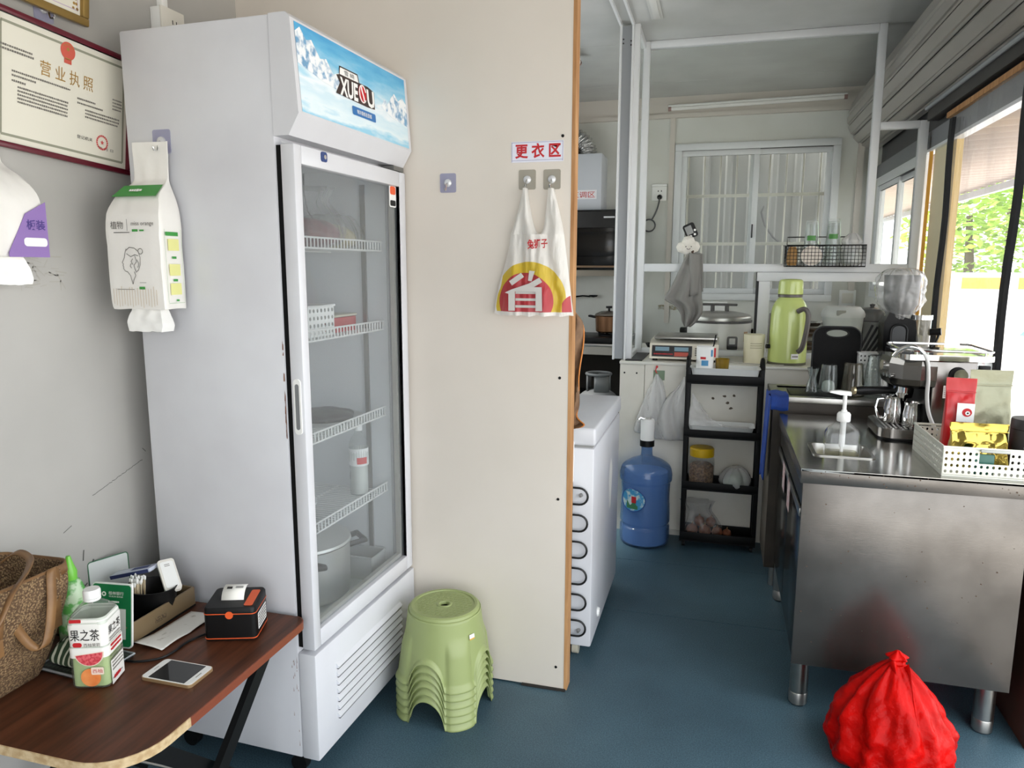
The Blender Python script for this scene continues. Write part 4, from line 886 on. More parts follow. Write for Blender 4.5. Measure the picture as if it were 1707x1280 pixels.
for k in range(34):
    a = rng.uniform(0, 6.28); r = .019*math.sqrt(rng.random()); x, y = -1.500+r*cos(a), 1.545+r*sin(a); dx, dy = rng.uniform(-.006, .006), rng.uniform(-.006, .006); z1 = TZ+.116+rng.uniform(-.006, .008)
    t = thing('cotton_swab', 'white cotton swab in the bundle standing in the black cup', 'swab', (x, y, TZ+.0115), group='cotton swabs in the black cup')
    obj('stick', B().tube([(x, y, TZ+.0115), (x+dx, y+dy, z1-.01)], .0011, 5), mat('swab_stick', (214, 196, 164), .7), t); obj('tip', B().lathe([(.001, -.013), (.0026, -.009), (.0027, -.003), (.0012, 0), (0, 0)], (x+dx, y+dy, z1), 8), white_ink, t)
t = thing('ointment_tube', 'clear and blue packet lying across the black cup', 'packet', M=Matrix.Translation((-1.545, 1.585, TZ+.115)) @ Matrix.Rotation(rad(8), 4, 'Z') @ Matrix.Rotation(rad(-14), 4, 'Y'))
obj('packet', B().bx(-.062, .065, -.02, .02, -.006, .006, .004), mat('pale_blue_pack', (186, 192, 208), .3), t); flat('packet_print', [rect(.025, 0, .055, .02)], mat('navy_print', (50, 66, 120), .5), t, (0, 0, .0064), X_, Y_); obj('packet_end', B().bx(-.06, .06, -.0215, -.0203, -.005, .005), mat('navy_side', (44, 54, 96), .5), t, smooth=False)
t = thing('old_phone', 'white old handset leaning upright out of the black cup', 'phone', M=Matrix.Translation((-1.440, 1.60, TZ+.105)) @ Matrix.Rotation(rad(55), 4, 'Z') @ Matrix.Rotation(rad(38), 4, 'X'))
obj('case', B().prism(rrect(-.022, .022, -.050, .052, .009, 5), 'z', 0, .011), mat('ivory_plastic', (222, 218, 210), .35), t); obj('case_edge', B().prism(rrect(-.017, .017, -.04, .044, .006, 5), 'z', .011, .012), white_plastic, t)
flat('speaker_slots', [rect(0, .034, .014, .002), rect(0, .029, .014, .002)], ink_grey, t, (0, 0, .0123), X_, Y_)
t = thing('leaning_panel', 'white rounded panel with green edge leaning on the wall behind the tray', 'sign', M=frame_m((-1.635, 1.592, TZ+.012), (.38, 1, 0.0), (-.05, 0, 1)))
obj('panel', B().prism(rrect(-.055, .055, 0, .13, .008), 'z', -.003, 0.0), mat('panel_white', (214, 218, 216), .35), t); obj('panel_edge', B().tube([(p[0], p[1], 0) for p in rrect(-.055, .055, 0, .13, .008)], .0016, 6, True), mat('edge_green', (70, 120, 90), .5), t)
q = thing('payment_stand', 'green payment code stand with rounded corners beside the tea bottle', 'sign', M=frame_m((-1.447, 1.395, TZ+.002), (1, .12, 0), (0.0, .12, 1)))
grn = mat('bank_green', (18, 112, 66), .4)
obj('board', B().prism(rrect(-.056, .056, 0, .165, .010), 'z', -.005, 0.0), white_plastic, q); obj('green_face', B().prism(rrect(-.053, .053, .004, .162, .008), 'z', 0, .0008), grn, q)
letters('bank_lettering', '桂林银行', white_ink, q, (.012, .140, .0012), X_, Y_, w=.042, h=.009); letters('bank_latin_lettering', 'GUILIN BANK', white_ink, q, (.012, .1315, .0012), X_, Y_, w=.040, h=.0035)
flat('bank_logo', [[(-.022+.0062*cos(a), .137+.0062*sin(a)), (-.022+.0062*cos(a+.5), .137+.0062*sin(a+.5)), (-.022+.0030*cos(a+.5), .137+.0030*sin(a+.5)), (-.022+.0030*cos(a), .137+.0030*sin(a))] for a in [k*.524 for k in range(12)]], white_ink, q, (0, 0, .0012), X_, Y_)
flat('pay_print', dashes(1, -.010, .018, .118, .01, random.Random(6), .005, .1), white_ink, q, (0, 0, .0012), X_, Y_)['kind'] = 'stuff'
flat('code_field', [rect(.006, .062, .066, .078)], mat('code_white', (206, 210, 206), .6), q, (0, 0, .0012), X_, Y_)
obj('stand_foot', B().bx(-.04, .04, 0, .004, -.04, -.005), white_plastic, q, smooth=False)
t = thing('white_leaflet', 'crumpled white paper strip lying on the table between tray and printer', 'paper', (-1.34, 1.50, TZ))
def f(u, v): x = -1.398+.085*u; y = 1.415+.20*v; return Vector((x+.01*v, y, TZ+.003+.010*(1-u)*max(0, 1-v*3)+.006*abs(sin(v*7+u*3))*u*.6))
obj('sheet', B().grid(f, 10, 24), mat('leaflet', (222, 220, 214), .7, noise_=(50, (186, 182, 172), .30, .4)), t, solid=.0006)
t = thing('dark_tablet', 'dark flat tray under the striped cloth behind the tea bottle', 'tray', M=Matrix.Translation((-1.452, 1.315, TZ)) @ Matrix.Rotation(rad(-4), 4, 'Z'))
obj('slab', B().bx(-.085, .088, -.062, .066, .001, .008, .003), mat('dark_slab', (46, 48, 46), .35), t); obj('rim', B().tube([(-.085, -.062, .009), (.088, -.062, .009), (.088, .066, .009), (-.085, .066, .009)], .003, 6, True), alu_grey, t); flat('grid_print', [rect(-.07+.012*i, -.045+.015*j, .009, .010) for i in range(12) for j in range(7)], mat('slab_keys', (82, 88, 80), .5), t, (0, 0, .0086), X_, Y_)
t = thing('striped_cloth', 'dark green and white striped cloth bundle between tote and tea bottle', 'cloth', (-1.47, 1.31, TZ+.012))
m, nt, N, L = _nt('striped_fabric'); p = N['Principled BSDF']; p.inputs['Roughness'].default_value = .85
tc = N.new('ShaderNodeTexCoord'); wv = N.new('ShaderNodeTexWave'); wv.inputs['Scale'].default_value = 18; wv.inputs['Distortion'].default_value = 4; L.new(tc.outputs['Object'], wv.inputs['Vector'])
rp = N.new('ShaderNodeValToRGB'); rp.color_ramp.elements[0].color = (*lin((40, 58, 36)), 1); rp.color_ramp.elements[1].color = (*lin((188, 190, 170)), 1); rp.color_ramp.elements[0].position = .62; rp.color_ramp.elements[1].position = .78
L.new(wv.outputs['Fac'], rp.inputs['Fac']); L.new(rp.outputs['Color'], p.inputs['Base Color'])
obj('cloth', sack(B(), (-1.47, 1.31, TZ+.011), lerp_prof([(.045, 0), (.062, .012), (.055, .03), (.035, .05), (.008, .062)], 14), 5, .18, 3, 60, ry=.75, rough=.15), m, t, subd=1)
t = thing('spray_bottle', 'bright green spray bottle half hidden behind the straw tote', 'bottle', (-1.53, 1.36, TZ))
obj('body', B().lathe(lerp_prof([(0, TZ+.001), (.030, TZ+.001), (.034, TZ+.01), (.034, TZ+.13), (.026, TZ+.17), (.016, TZ+.185)], 30), (-1.535, 1.372, 0), 24), mat('green_bottle', (96, 176, 86), .3, noise_=(30, (196, 220, 186), .42, .5)), t); obj('nozzle', B().lathe([(.016, TZ+.185), (.017, TZ+.205), (.010, TZ+.225), (.005, TZ+.245), (0, TZ+.246)], (-1.535, 1.372, 0), 18), mat('green_nozzle', (118, 200, 70), .3), t)

# ------------------------------------------------------------------ stools
stool_m = mat('pistachio_plastic', (152, 164, 108), .42)
def make_stool():
    t = thing('plastic_stool', '', 'stool', (0, 0, 0), 0.0, group='stacked green plastic stools')
    nu, nv, H_ = 144, 26, .235; legs = [rad(-50)+k*pi/2 for k in range(4)]
    def dang(a, c): return abs((a-c+pi) % (2*pi)-pi)
    rows = []
    for j in range(nv):
        v = j/(nv-1); row = []
        for i in range(nu):
            a = 2*pi*i/nu; dl = min(dang(a, l) for l in legs); df = pi/4-dl  # df: distance from the arch centre
            half = rad(24); zl = .088*math.sqrt(max(0, 1-(df/half)**2)) if df < half else 0.0
            z = zl+(H_-.012-zl)*(v**1.15); r = .149-.030*(z/H_)
            k = max(0, 1-(dl/rad(17))**2); top = .165
            r += .011*math.sqrt(k)*max(0, min(1, (top-z)/.05))
            d = z-zl; r += .009*max(0, 1-d/.016)**.4 if d < .016 else 0
            row.append(Vector((r*cos(a), r*sin(a), z)))
        rows.append(row)
    obj('skirt', B().rows(rows, True), stool_m, t, ang=60, solid=.0028)
    obj('seat', B().lathe([(.119, H_-.0125), (.1165, H_-.004), (.110, H_), (.101, H_-.0006), (.100, H_-.0035), (.026, H_-.0035), (.024, H_-.001), (.018, H_-.001), (.016, H_-.004), (.016, H_-.012)], seg=64, capa=False, capb=False), stool_m, t)
    b = B()
    for i in range(-6, 7):
        for j in range(-6, 7):
            x, y = i*.0155+.008*(j % 2), j*.0155
            if .032 < math.hypot(x, y) < .090: b.bx(x-.0055, x+.0055, y-.0055, y+.0055, H_-.0036, H_-.0022, .001, 1)
    s = obj('tread_pattern', b, stool_m, t); s['kind'] = 'stuff'
    return t
st0 = make_stool()
names = ['pistachio green plastic stool at the bottom of the stack, standing on the floor', 'second green plastic stool from the floor in the nested stack', 'third green plastic stool from the floor in the nested stack', 'fourth green plastic stool from the floor in the nested stack', 'fifth green plastic stool from the floor, just under the top one', 'topmost green plastic stool of the stack with a small white sticker']
for k in range(6):
    s = st0 if k == 0 else dup(st0, (0, 0, 0)); s.location = (-.842, 2.165, .001+k*.026); s['label'] = names[k]
tp = s
OFF[tp.name] = Vector((0, 0, 0))
a = rad(-28); rr0 = .1305
stick = obj('sticker', B().rows([[((rr0+.0035-.03*(z-.17)/.235)*cos(a+d), (rr0+.0035-.03*(z-.17)/.235)*sin(a+d), z) for d in (-.08, -.04, 0, .04, .08)] for z in (.155, .172)]), white_ink, tp); obj('sticker_strip', B().rows([[((rr0+.0038-.03*(z-.17)/.235)*cos(a+d), (rr0+.0038-.03*(z-.17)/.235)*sin(a+d), z) for d in (-.08, -.04, 0, .04, .08)] for z in (.155, .159)]), orange, stick)

# ------------------------------------------------------------------ red sign, shopping bag and cloth at the partition end
sg = thing('changing_area_sign', 'white paper sign with three red characters on the beige wall', 'sign', (-.579, 2.35, 1.843))
obj('paper', B().bx(-.664, -.494, 2.3485, 2.3498, 1.811, 1.875), mat('sign_paper', (224, 224, 236), .6), sg, smooth=False)
letters('sign_lettering', '更 衣 区', red_ink, sg, (-.577, 2.3480, 1.846), X_, Z_, w=.150, h=.046, bold=.03)
flat('sign_border', [rect(0, .029, .168, .001), rect(0, -.026, .168, .001), rect(-.083, 0, .001, .06), rect(.083, 0, .001, .06)], mat('blue_line', (110, 110, 160), .6), sg, (-.579, 2.3481, 1.843), X_, Z_)

sb_ = thing('shopping_bag', 'white plastic carrier bag with red and yellow print hanging from two hooks', 'bag', (-.58, 2.32, 1.325))
m, nt, N, L = _nt('carrier_print'); p = N['Principled BSDF']; p.inputs['Roughness'].default_value = .35
tc = N.new('ShaderNodeTexCoord'); sp = N.new('ShaderNodeSeparateXYZ'); L.new(tc.outputs['Object'], sp.inputs[0])
def mth(op, a, b_=None):
    n = N.new('ShaderNodeMath'); n.operation = op
    for k, q_ in enumerate((a, b_)):
        if q_ is None: continue
        if hasattr(q_, 'links') or hasattr(q_, 'is_linked'): L.new(q_, n.inputs[k])
        else: n.inputs[k].default_value = q_
    return n.outputs[0]
def circ(cx_, cz_, r):
    dx = mth('SUBTRACT', sp.outputs['X'], cx_); dz = mth('SUBTRACT', sp.outputs['Z'], cz_)
    return mth('LESS_THAN', mth('SQRT', mth('ADD', mth('MULTIPLY', dx, dx), mth('MULTIPLY', dz, dz))), r)
def mix(fac, c1, c2):
    n = N.new('ShaderNodeMixRGB'); L.new(fac, n.inputs[0])
    for k, q_ in ((1, c1), (2, c2)):
        if isinstance(q_, tuple): n.inputs[k].default_value = (*lin(q_), 1)
        else: L.new(q_, n.inputs[k])
    return n.outputs[0]
front = mth('LESS_THAN', sp.outputs['Y'], 0.006); low = mth('GREATER_THAN', sp.outputs['Z'], 0.012)
ye = mth('MULTIPLY', mth('MULTIPLY', circ(-.012, .052, .120), front), low); re_ = mth('MULTIPLY', mth('MULTIPLY', circ(-.024, .045, .092), front), low)
re2 = mth('MULTIPLY', mth('MULTIPLY', circ(.142, .02, .05), front), mth('GREATER_THAN', sp.outputs['X'], .096)); re2 = mth('MULTIPLY', re2, low)
col = mix(re_, mix(ye, (240, 238, 234), (226, 196, 44)), (196, 48, 62)); col = mix(re2, col, (196, 48, 62)); L.new(col, p.inputs['Base Color'])
tr_ = N.new('ShaderNodeBsdfTransparent'); mxs = N.new('ShaderNodeMixShader'); mxs.inputs[0].default_value = .12
tls = N.new('ShaderNodeBsdfTranslucent'); L.new(col, tls.inputs['Color']); mx2 = N.new('ShaderNodeMixShader'); mx2.inputs[0].default_value = .3
L.new(p.outputs[0], mx2.inputs[1]); L.new(tls.outputs[0], mx2.inputs[2]); L.new(mx2.outputs[0], mxs.inputs[1]); L.new(tr_.outputs[0], mxs.inputs[2]); L.new(mxs.outputs[0], N['Material Output'].inputs['Surface'])
tcn = N.new('ShaderNodeTexNoise'); tcn.inputs['Scale'].default_value = 30; mpn = N.new('ShaderNodeMapping'); mpn.inputs['Scale'].default_value = (2.2, 1, .7); L.new(tc.outputs['Object'], mpn.inputs[0]); L.new(mpn.outputs[0], tcn.inputs['Vector'])
bpn = N.new('ShaderNodeBump'); bpn.inputs['Strength'].default_value = .8; bpn.inputs['Distance'].default_value = .008; L.new(tcn.outputs['Fac'], bpn.inputs['Height']); L.new(bpn.outputs['Normal'], p.inputs['Normal'])
def bag_y(x, z):
    t_ = max(0, min(1, (z-1.33)/.39)); k = (x+.58)/.13
    return 2.318-.030*max(0, 1-k*k)*(1-t_)-.008*sin(k*9+z*9)*(.4+t_*1.3)-.015*noise.noise(Vector((x*34, z*7, 2)))-.006*noise.noise(Vector((x*80, z*22, 5)))
def panel_f(lo, hi, z0, z1, back=False):
    def f(u, v):
        z = z0+(z1-z0)*v; x = lo(v)+(hi(v)-lo(v))*u; y = bag_y(x, z) if not back else 2.340-.004*sin(x*60)
        edge = 1-abs(2*u-1)**6; return Vector((x, (2.328 if not back else 2.334)*(1-edge)+y*edge, z+(.006*noise.noise(Vector((x*40, 0, 7))) if v < .02 else 0)))
    return f
def lo_b(v): return [-.716, -.700, -.680, -.660][0]*(1-v)+(-.662)*v-.004*sin(v*6)
def hi_b(v): return -.450*(1-v)+(-.484)*v
b = B()
for bk in (False, True): b.grid(panel_f(lo_b, hi_b, 1.325, 1.583, bk), 46, 34)
def mixf(a, c, e=1.0): return lambda v: a+(c-a)*v**e
for bk in (False, True):
    b.grid(panel_f(mixf(-.662, -.619, .8), lambda v: -.563-(.042)*v**.45, 1.583, 1.728, bk), 16, 20); b.grid(panel_f(lambda v: -.562+.024*v**.45, mixf(-.484, -.519, 1.1), 1.583, 1.726, bk), 16, 20)
obj('carrier', b, m, sb_, ang=70)
pg = mat('grey_print', (196, 192, 188), .5)
def pr_(pts): return pts
bz, bx_ = 1.325, -.604
strokes = [[(-.052, .098), (-.012, .125), (-.002, .112), (-.042, .084)], [(.012, .100), (.016, .132), (.034, .130), (.024, .098)], [(.018, .092), (.050, .110), (.060, .096), (.030, .078)],
           [(-.062, .062), (-.040, .072), (.02, .092), (.03, .080), (.06, .080), (.062, .004), (.040, .004), (.040, .066), (-.028, .066), (-.028, .004), (-.05, .004), (-.05, .058)],
           [(-.028, .066), (.040, .066), (.040, .058), (-.028, .058)], [(-.028, .044), (.04, .044), (.04, .036), (-.028, .036)], [(-.028, .022), (.04, .022), (.04, .014), (-.028, .014)]]
b = B()
for s_ in strokes: b.face([(bx_+x, min(bag_y(bx_+x, bz+.012+z) for x, z in s_)-.004, bz+.012+z) for x, z in s_])
obj('big_character_print', b, pg, sb_, smooth=False)
letters('small_character_print', '兔狮子', red_ink, sb_, (-.562, min(bag_y(x/100, 1.555) for x in range(-60, -52))-.006, 1.553), (1, 0, .06), Z_, w=.066, h=.03, bold=.02)

oc = thing('orange_cloth', 'orange lined cloth bag hanging behind the partition end', 'cloth', (-.45, 2.44, .95))
b = B()
prof = [(1.33, -.475, -.464), (1.29, -.475, -.440), (1.22, -.475, -.436), (1.12, -.475, -.446), (1.02, -.475, -.448), (.97, -.475, -.455), (.945, -.475, -.425), (.93, -.475, -.455)]
PP = lerp_prof(prof, 40)
b.grid(lambda u, v: Vector((PP[int(v*39)][1]+(PP[int(v*39)][2]-PP[int(v*39)][1])*u, 2.440+.012*sin(u*5+v*14)+.01*u, PP[int(v*39)][0])), 10, 40)
obj('cloth', b, mat('brown_lining', (128, 98, 70), .7, noise_=(30, (96, 70, 50), .3, .7)), oc, solid=.002)
obj('orange_trim', B().tube([(p_[2]-.002, 2.448+.012*sin(5+i/39*14), p_[0]) for i, p_ in enumerate(PP)], .002, 6), mat('orange_binding', (214, 132, 56), .6), oc)
# ------------------------------------------------------------------ chest freezer
fz = thing('chest_freezer', 'white chest freezer with black condenser loops behind the partition end', 'freezer', (-.70, 2.93, 0))
obj('body', B().bx(-.98, -.412, 2.576, 3.28, .052, .828, .008), white_paint, fz)
lid = obj('lid', B().bx(-.985, -.408, 2.570, 3.285, .838, .905, .010, 3), white_paint, fz); obj('lid_seal', B().bx(-.97, -.42, 2.585, 3.27, .826, .840), mat('seal_grey', (150, 150, 148), .6), fz, smooth=False)
obj('lid_hinge', B().bx(-.53, -.485, 2.552, 2.574, .70, .855, .006), white_plastic, fz)
coil = mat('coil_black', (26, 26, 27), .4, .2)
for k in range(6):
    zt = .681-.1035*k; r = .0315; zc = zt-r
    pts = [(-.90, 2.560, zt)] + [(-.462+r*sin(a), 2.560, zc+r*cos(a)) for a in [pi*i/10 for i in range(11)]] + [(-.90, 2.560, zt-2*r)]
    obj('condenser_loop', B().tube(pts, .004, 8), coil, fz)
b = B()
for x in (-.522, -.513, -.504, -.495, -.486): b.tube([(x, 2.5555, .70), (x, 2.5555, .06)], .0011, 5)
obj('condenser_wire', b, coil, fz)
for z in (.65, .118): obj('clip', B().cyl((-.458, 2.577, z), (-.458, 2.558, z), .008, .004, 10), steel_soft, fz)
for x, y in ((-.476, 2.62), (-.93, 2.62), (-.476, 3.23), (-.93, 3.23)): obj('castor', B().cyl((x-.012, y, .027), (x+.012, y, .027), .026, seg=18).bx(x-.016, x+.016, y-.016, y+.016, .04, .054), mat('castor_cream', (200, 194, 176), .4), fz)
obj('drain_plug', B().cyl((-.412, 2.74, .12), (-.404, 2.74, .12), .020, .016, 16), white_plastic, fz)
b = B(); b.face([(-.4116, 3.02+.045*cos(a)*(1+.2*sin(3*a)), .57+.11*sin(a)) for a in [2*pi*i/16 for i in range(16)]]); obj('torn_label', b, mat('torn_paper', (226, 226, 224), .7), fz, smooth=False)

# ------------------------------------------------------------------ cooking corner seen through the doorway
hd = thing('range_hood', 'black glass range hood on the back wall beside the doorway', 'range hood', (-1.05, 5.7, 1.41))
bkg = mat('black_glass', (10, 10, 11), .12)
obj('body', B().bx(-1.42, -.70, 5.50, 5.868, 1.46, 1.90, .006), bkg, hd); obj('visor', B().bx(-1.42, -.70, 5.47, 5.50, 1.56, 1.74, .004), bkg, hd); obj('control_strip', B().bx(-1.42, -.70, 5.488, 5.50, 1.77, 1.885), mat('hood_panel', (26, 26, 28), .25), hd, smooth=False)
obj('display', B().bx(-.845, -.765, 5.484, 5.488, 1.838, 1.850), mat('pale_bar', (190, 192, 196), .4), hd, smooth=False); obj('light_strip', B().bx(-1.36, -.74, 5.493, 5.50, 1.478, 1.492), mat('brown_strip', (110, 84, 60), .5), hd, smooth=False); obj('grease_tray', B().bx(-1.40, -.72, 5.52, 5.84, 1.415, 1.46), mat('hood_steel', (120, 114, 104), .4, .7), hd, smooth=False)
ch = thing('duct_cover', 'pale grey panel box above the range hood with a small red sign', 'panel', (-1.1, 5.65, 1.91)); obj('box', B().bx(-1.32, -.884, 5.59, 5.868, 1.902, 2.315, .004), mat('pale_blue_grey', (196, 200, 208), .4), ch)
s2 = thing('cooking_area_sign', 'small white sign with red characters on the panel above the hood', 'sign', (-1.0, 5.588, 2.01)); obj('paper', B().bx(-1.125, -.918, 5.586, 5.5885, 1.985, 2.052), mat('sign_paper2', (230, 228, 232), .6), s2, smooth=False); letters('sign_lettering', '烹调区', red_ink, s2, (-1.020, 5.5855, 2.018), X_, Z_, w=.18, h=.046, bold=.006)
dc = thing('flexible_duct', 'crinkled silver flexible duct bending above the range hood', 'duct', (-1.05, 5.73, 2.316))
pth = [(-1.02, 5.73, 2.316), (-1.022, 5.73, 2.345), (-1.04, 5.73, 2.39), (-1.085, 5.73, 2.435), (-1.15, 5.73, 2.46), (-1.25, 5.73, 2.47), (-1.5, 5.73, 2.47), (-1.655, 5.73, 2.47)]
PP = lerp_prof(pth, 140); obj('hose', B().tube(PP, .075, 24, rr=[.072+.007*sin(i*.9)+.003*noise.noise(Vector((i*.5, 0, 0))) for i in range(140)]), mat('foil', (206, 206, 206), .22, 1.0, bump=(60, .4)), dc, ang=80)
sv = thing('stove_bench', 'steel topped cooking bench with dark space underneath in the back corner', 'bench', (-1.1, 5.6, 0))
obj('top', B().bx(-1.655, -.58, 5.32, 5.868, .905, .925, .003), steel_soft, sv); obj('front_rail', B().bx(-1.655, -.58, 5.325, 5.345, .845, .905), mat('bench_rail', (176, 172, 164), .4, .6), sv, smooth=False)
for x in (-1.62, -.60): obj('leg', B().bx(x-.02, x+.02, 5.33, 5.37, 0, .845), steel_soft, sv, smooth=False)
obj('back_board', B().bx(-1.655, -.58, 5.84, 5.866, 0, .905), mat('dark_bench_board', (58, 54, 50), .8), sv, smooth=False); obj('lower_shelf', B().bx(-1.655, -.58, 5.36, 5.84, .20, .215), mat('shelf_dark', (70, 66, 62), .6), sv, smooth=False)  # dark board closing the back below the bench top
gs = thing('gas_stove', 'low black gas stove carrying the covered pot', 'stove', (-.85, 5.55, .925)); obj('box', B().bx(-1.20, -.62, 5.36, 5.80, .926, .968, .006), black_plastic, gs)
for x in (-.80, -1.06):
    obj('burner', B().lathe([(.06, .968), (.06, .975), (.03, .98), (0, .98)], (x, 5.56, 0), 20), dark_metal, gs)
    for a in range(4): obj('pan_support', B().bx(-.08, -.03, -.004, .004, .968, .992, M=Matrix.Translation((x, 5.56, 0)) @ Matrix.Rotation(a*pi/2+.4, 4, 'Z')), dark_metal, gs, smooth=False)
pt = thing('soup_pot', 'amber steel soup pot with lid and two side handles on the stove', 'pot', (-.80, 5.56, .993))
obj('pot', B().lathe([(0, .993), (.085, .993), (.098, 1.003), (.104, 1.115), (.110, 1.12), (.104, 1.122)], (-.80, 5.56, 0), 36), mat('amber_steel', (138, 100, 72), .25, .7), pt)
ld = obj('lid', B().lathe([(.108, 1.122), (.10, 1.135), (.06, 1.152), (0, 1.158)], (-.80, 5.56, 0), 36), mat('smoky_lid', (120, 112, 104), .15, .4), pt); obj('knob', B().lathe([(.008, 1.156), (.008, 1.172), (.024, 1.176), (.024, 1.19), (0, 1.192)], (-.80, 5.56, 0), 18), black_plastic, ld)
for s in (-1, 1): obj('handle', B().tube([(-.80+s*.10, 5.53, 1.105), (-.80+s*.15, 5.535, 1.115), (-.80+s*.15, 5.585, 1.115), (-.80+s*.10, 5.59, 1.105)], .007, 8), black_plastic, pt)
tag(obj('ladle', B().tube([(-1.16, 5.82, 1.24), (-1.05, 5.82, 1.255), (-.99, 5.82, 1.25)], .006, 8).lathe([(0, -.02), (.03, -.012), (.036, 0)], (-.965, 5.82, 1.262), 14), dark_metal, loc=(-1.05, 5.82, 1.25)), 'dark ladle hanging on the back wall left of the soup pot', 'ladle')
gc_ = thing('gas_cylinder', 'grey gas cylinder with collar under the cooking bench', 'gas cylinder', (-.80, 5.12, 0)); gm = mat('cylinder_grey', (112, 114, 116), .45)
obj('tank', B().lathe(lerp_prof([(0, .02), (.10, .02), (.145, .06), (.15, .12), (.15, .50), (.13, .58), (.06, .625), (0, .632)], 40), (-.80, 5.12, 0), 32), gm, gc_); obj('foot_ring', B().lathe([(.12, 0), (.12, .05), (.115, .05), (.115, 0)], (-.80, 5.12, 0), 28), gm, gc_)
b = B()
for a0 in (0.35, 2.4, 4.5): b.rows([[(-.80+.085*cos(a0+.14*i), 5.12+.085*sin(a0+.14*i), z) for i in range(11)] for z in (.60, .73)])
obj('collar', b, gm, gc_, solid=.004); obj('collar_ring', B().tube([(-.80+.086*cos(a), 5.12+.086*sin(a), .735) for a in [2*pi*i/24 for i in range(24)]], .010, 8, True), gm, gc_); obj('valve', B().cyl((-.80, 5.12, .63), (-.80, 5.12, .70), .018, .015, 12).bx(-.82, -.78, 5.10, 5.14, .69, .715, .004), mat('brass', (150, 120, 60), .4, .8), gc_)
t = thing('storage_crate', 'dark crate on the bench shelf beside the gas cylinder', 'crate', (-1.15, 5.6, .216)); obj('crate', B().bx(-1.30, -.98, 5.45, 5.75, .216, .50, .01), mat('dark_crate', (50, 48, 48), .6), t); obj('crate_rim', B().bx(-1.31, -.97, 5.44, 5.76, .50, .52, .004), black_matte, t)
def tube_light(label, p0, p1, r=.014):
    t = thing('tube_light', label, 'lamp', p0); p0, p1 = Vector(p0), Vector(p1); d = (p1-p0).normalized()
    obj('tube', B().cyl(p0+d*.02, p1-d*.02, r, seg=14), mat('milk_tube', (236, 234, 230), .3), t)
    for q in (p0, p1): s = 1 if q is p0 else -1; obj('end_cap', B().cyl(q, q+d*.022*s, r+.002, seg=14), mat('cap_brown', (140, 110, 104), .5), t)
    obj('batten', B().cyl(p0+Vector((0, 0, .02)), p1+Vector((0, 0, .02)), .009, seg=8), white_plastic, t)
tube_light('unlit white tube lamp on the back wall cornice above the window', (-.43, 5.815, 2.645), (.80, 5.815, 2.665)); tube_light('unlit tube lamp on the ceiling over the cooking corner', (-.88, 4.62, 2.70), (-.90, 3.5, 2.70))
t = thing('ceiling_lamp', 'narrow unlit strip lamp on the ceiling before the glass partition', 'lamp', (-.36, 3.7, 2.70)); obj('strip', B().bx(-.40, -.34, 3.2, 4.05, 2.734, 2.7395, .001), mat('lamp_body', (214, 214, 210), .25), t); obj('diffuser', B().bx(-.388, -.352, 3.22, 4.03, 2.729, 2.734, .002), mat('lamp_diffuser', (226, 226, 222), .2), t)
sk2 = thing('wall_outlet', 'white double outlet with a plugged looped grey cord on the back wall', 'socket', (-.477, 5.868, 2.03)); obj('plate', B().bx(-.535, -.425, 5.85, 5.869, 1.985, 2.09, .004), white_plastic, sk2); obj('top_box', B().bx(-.538, -.422, 5.84, 5.869, 2.09, 2.108, .003), white_plastic, sk2); obj('plug', B().cyl((-.475, 5.85, 2.012), (-.475, 5.82, 2.012), .02, .014, 14), black_plastic, sk2)
obj('cord', B().tube(lerp_prof([(-.475, 5.822, 2.01), (-.478, 5.84, 1.97), (-.50, 5.85, 1.90), (-.53, 5.85, 1.84)], 12) + [(-.548+.046*cos(a), 5.85, 1.80+.046*sin(a)) for a in [1.2+k*.35 for k in range(30)]], .006, 6), mat('cord_grey', (84, 86, 86), .5), sk2)
for dx in (-.012, .012): obj('slot', B().bx(-.475+dx-.003, -.475+dx+.003, 5.848, 5.8505, 2.05, 2.062), black_matte, sk2, smooth=False)

# ------------------------------------------------------------------ water jug with pump
wj = thing('water_jug', 'big blue water jug with a white electric pump on the floor', 'water jug', (-.338, 3.885, 0))
c = (-.338, 3.885, 0)
jm = clear('jug_blue', (186, 208, 236), .30, (134, 164, 200), 1.0, .06)
obj('bottle', B().lathe(lerp_prof([(.105, .001), (.126, .008), (.133, .03), (.133, .09), (.131, .10), (.124, .108), (.124, .116), (.131, .124), (.133, .135), (.131, .20), (.128, .26), (.130, .33), (.130, .345), (.138, .355), (.139, .375), (.138, .395), (.126, .430), (.088, .458), (.042, .477), (.031, .49), (.030, .54)], 120), c, 44, capb=False), jm, wj, ang=60)
obj('water', B().lathe([(.10, .006), (.118, .012), (.120, .04), (.120, .36), (.114, .40)], c, 36), mat('water_blue', (140, 172, 210), .25), wj)
obj('collar_band', B().lathe([(.0385, .535), (.0385, .568), (.034, .568)], c, 28), black_plastic, wj); obj('pump', B().lathe([(.0365, .568), (.0365, .672), (.034, .682), (0, .684)], c, 32), white_plastic, wj)
obj('pump_button', B().lathe([(.016, .684), (.015, .688), (0, .689)], (c[0]+.004, c[1]-.006, 0), 18), steel_soft, wj); obj('spout', B().tube([(c[0]-.02, c[1]-.015, .683), (c[0]-.038, c[1]-.025, .690), (c[0]-.05, c[1]-.032, .678)], .008, 8), chrome, wj)
a0 = rad(-116); lb_ = obj('oval_label', B().rows([[(c[0]+.1345*cos(a0+.55*u*math.sqrt(max(0, 1-v*v))), c[1]+.1345*sin(a0+.55*u*math.sqrt(max(0, 1-v*v))), .265+.062*v) for u in [-1+.2*k for k in range(11)]] for v in [-1+.125*k for k in range(17)]]), mat('jug_label', (70, 150, 196), .35, noise_=(26, (206, 220, 216), .44, .52)), wj)
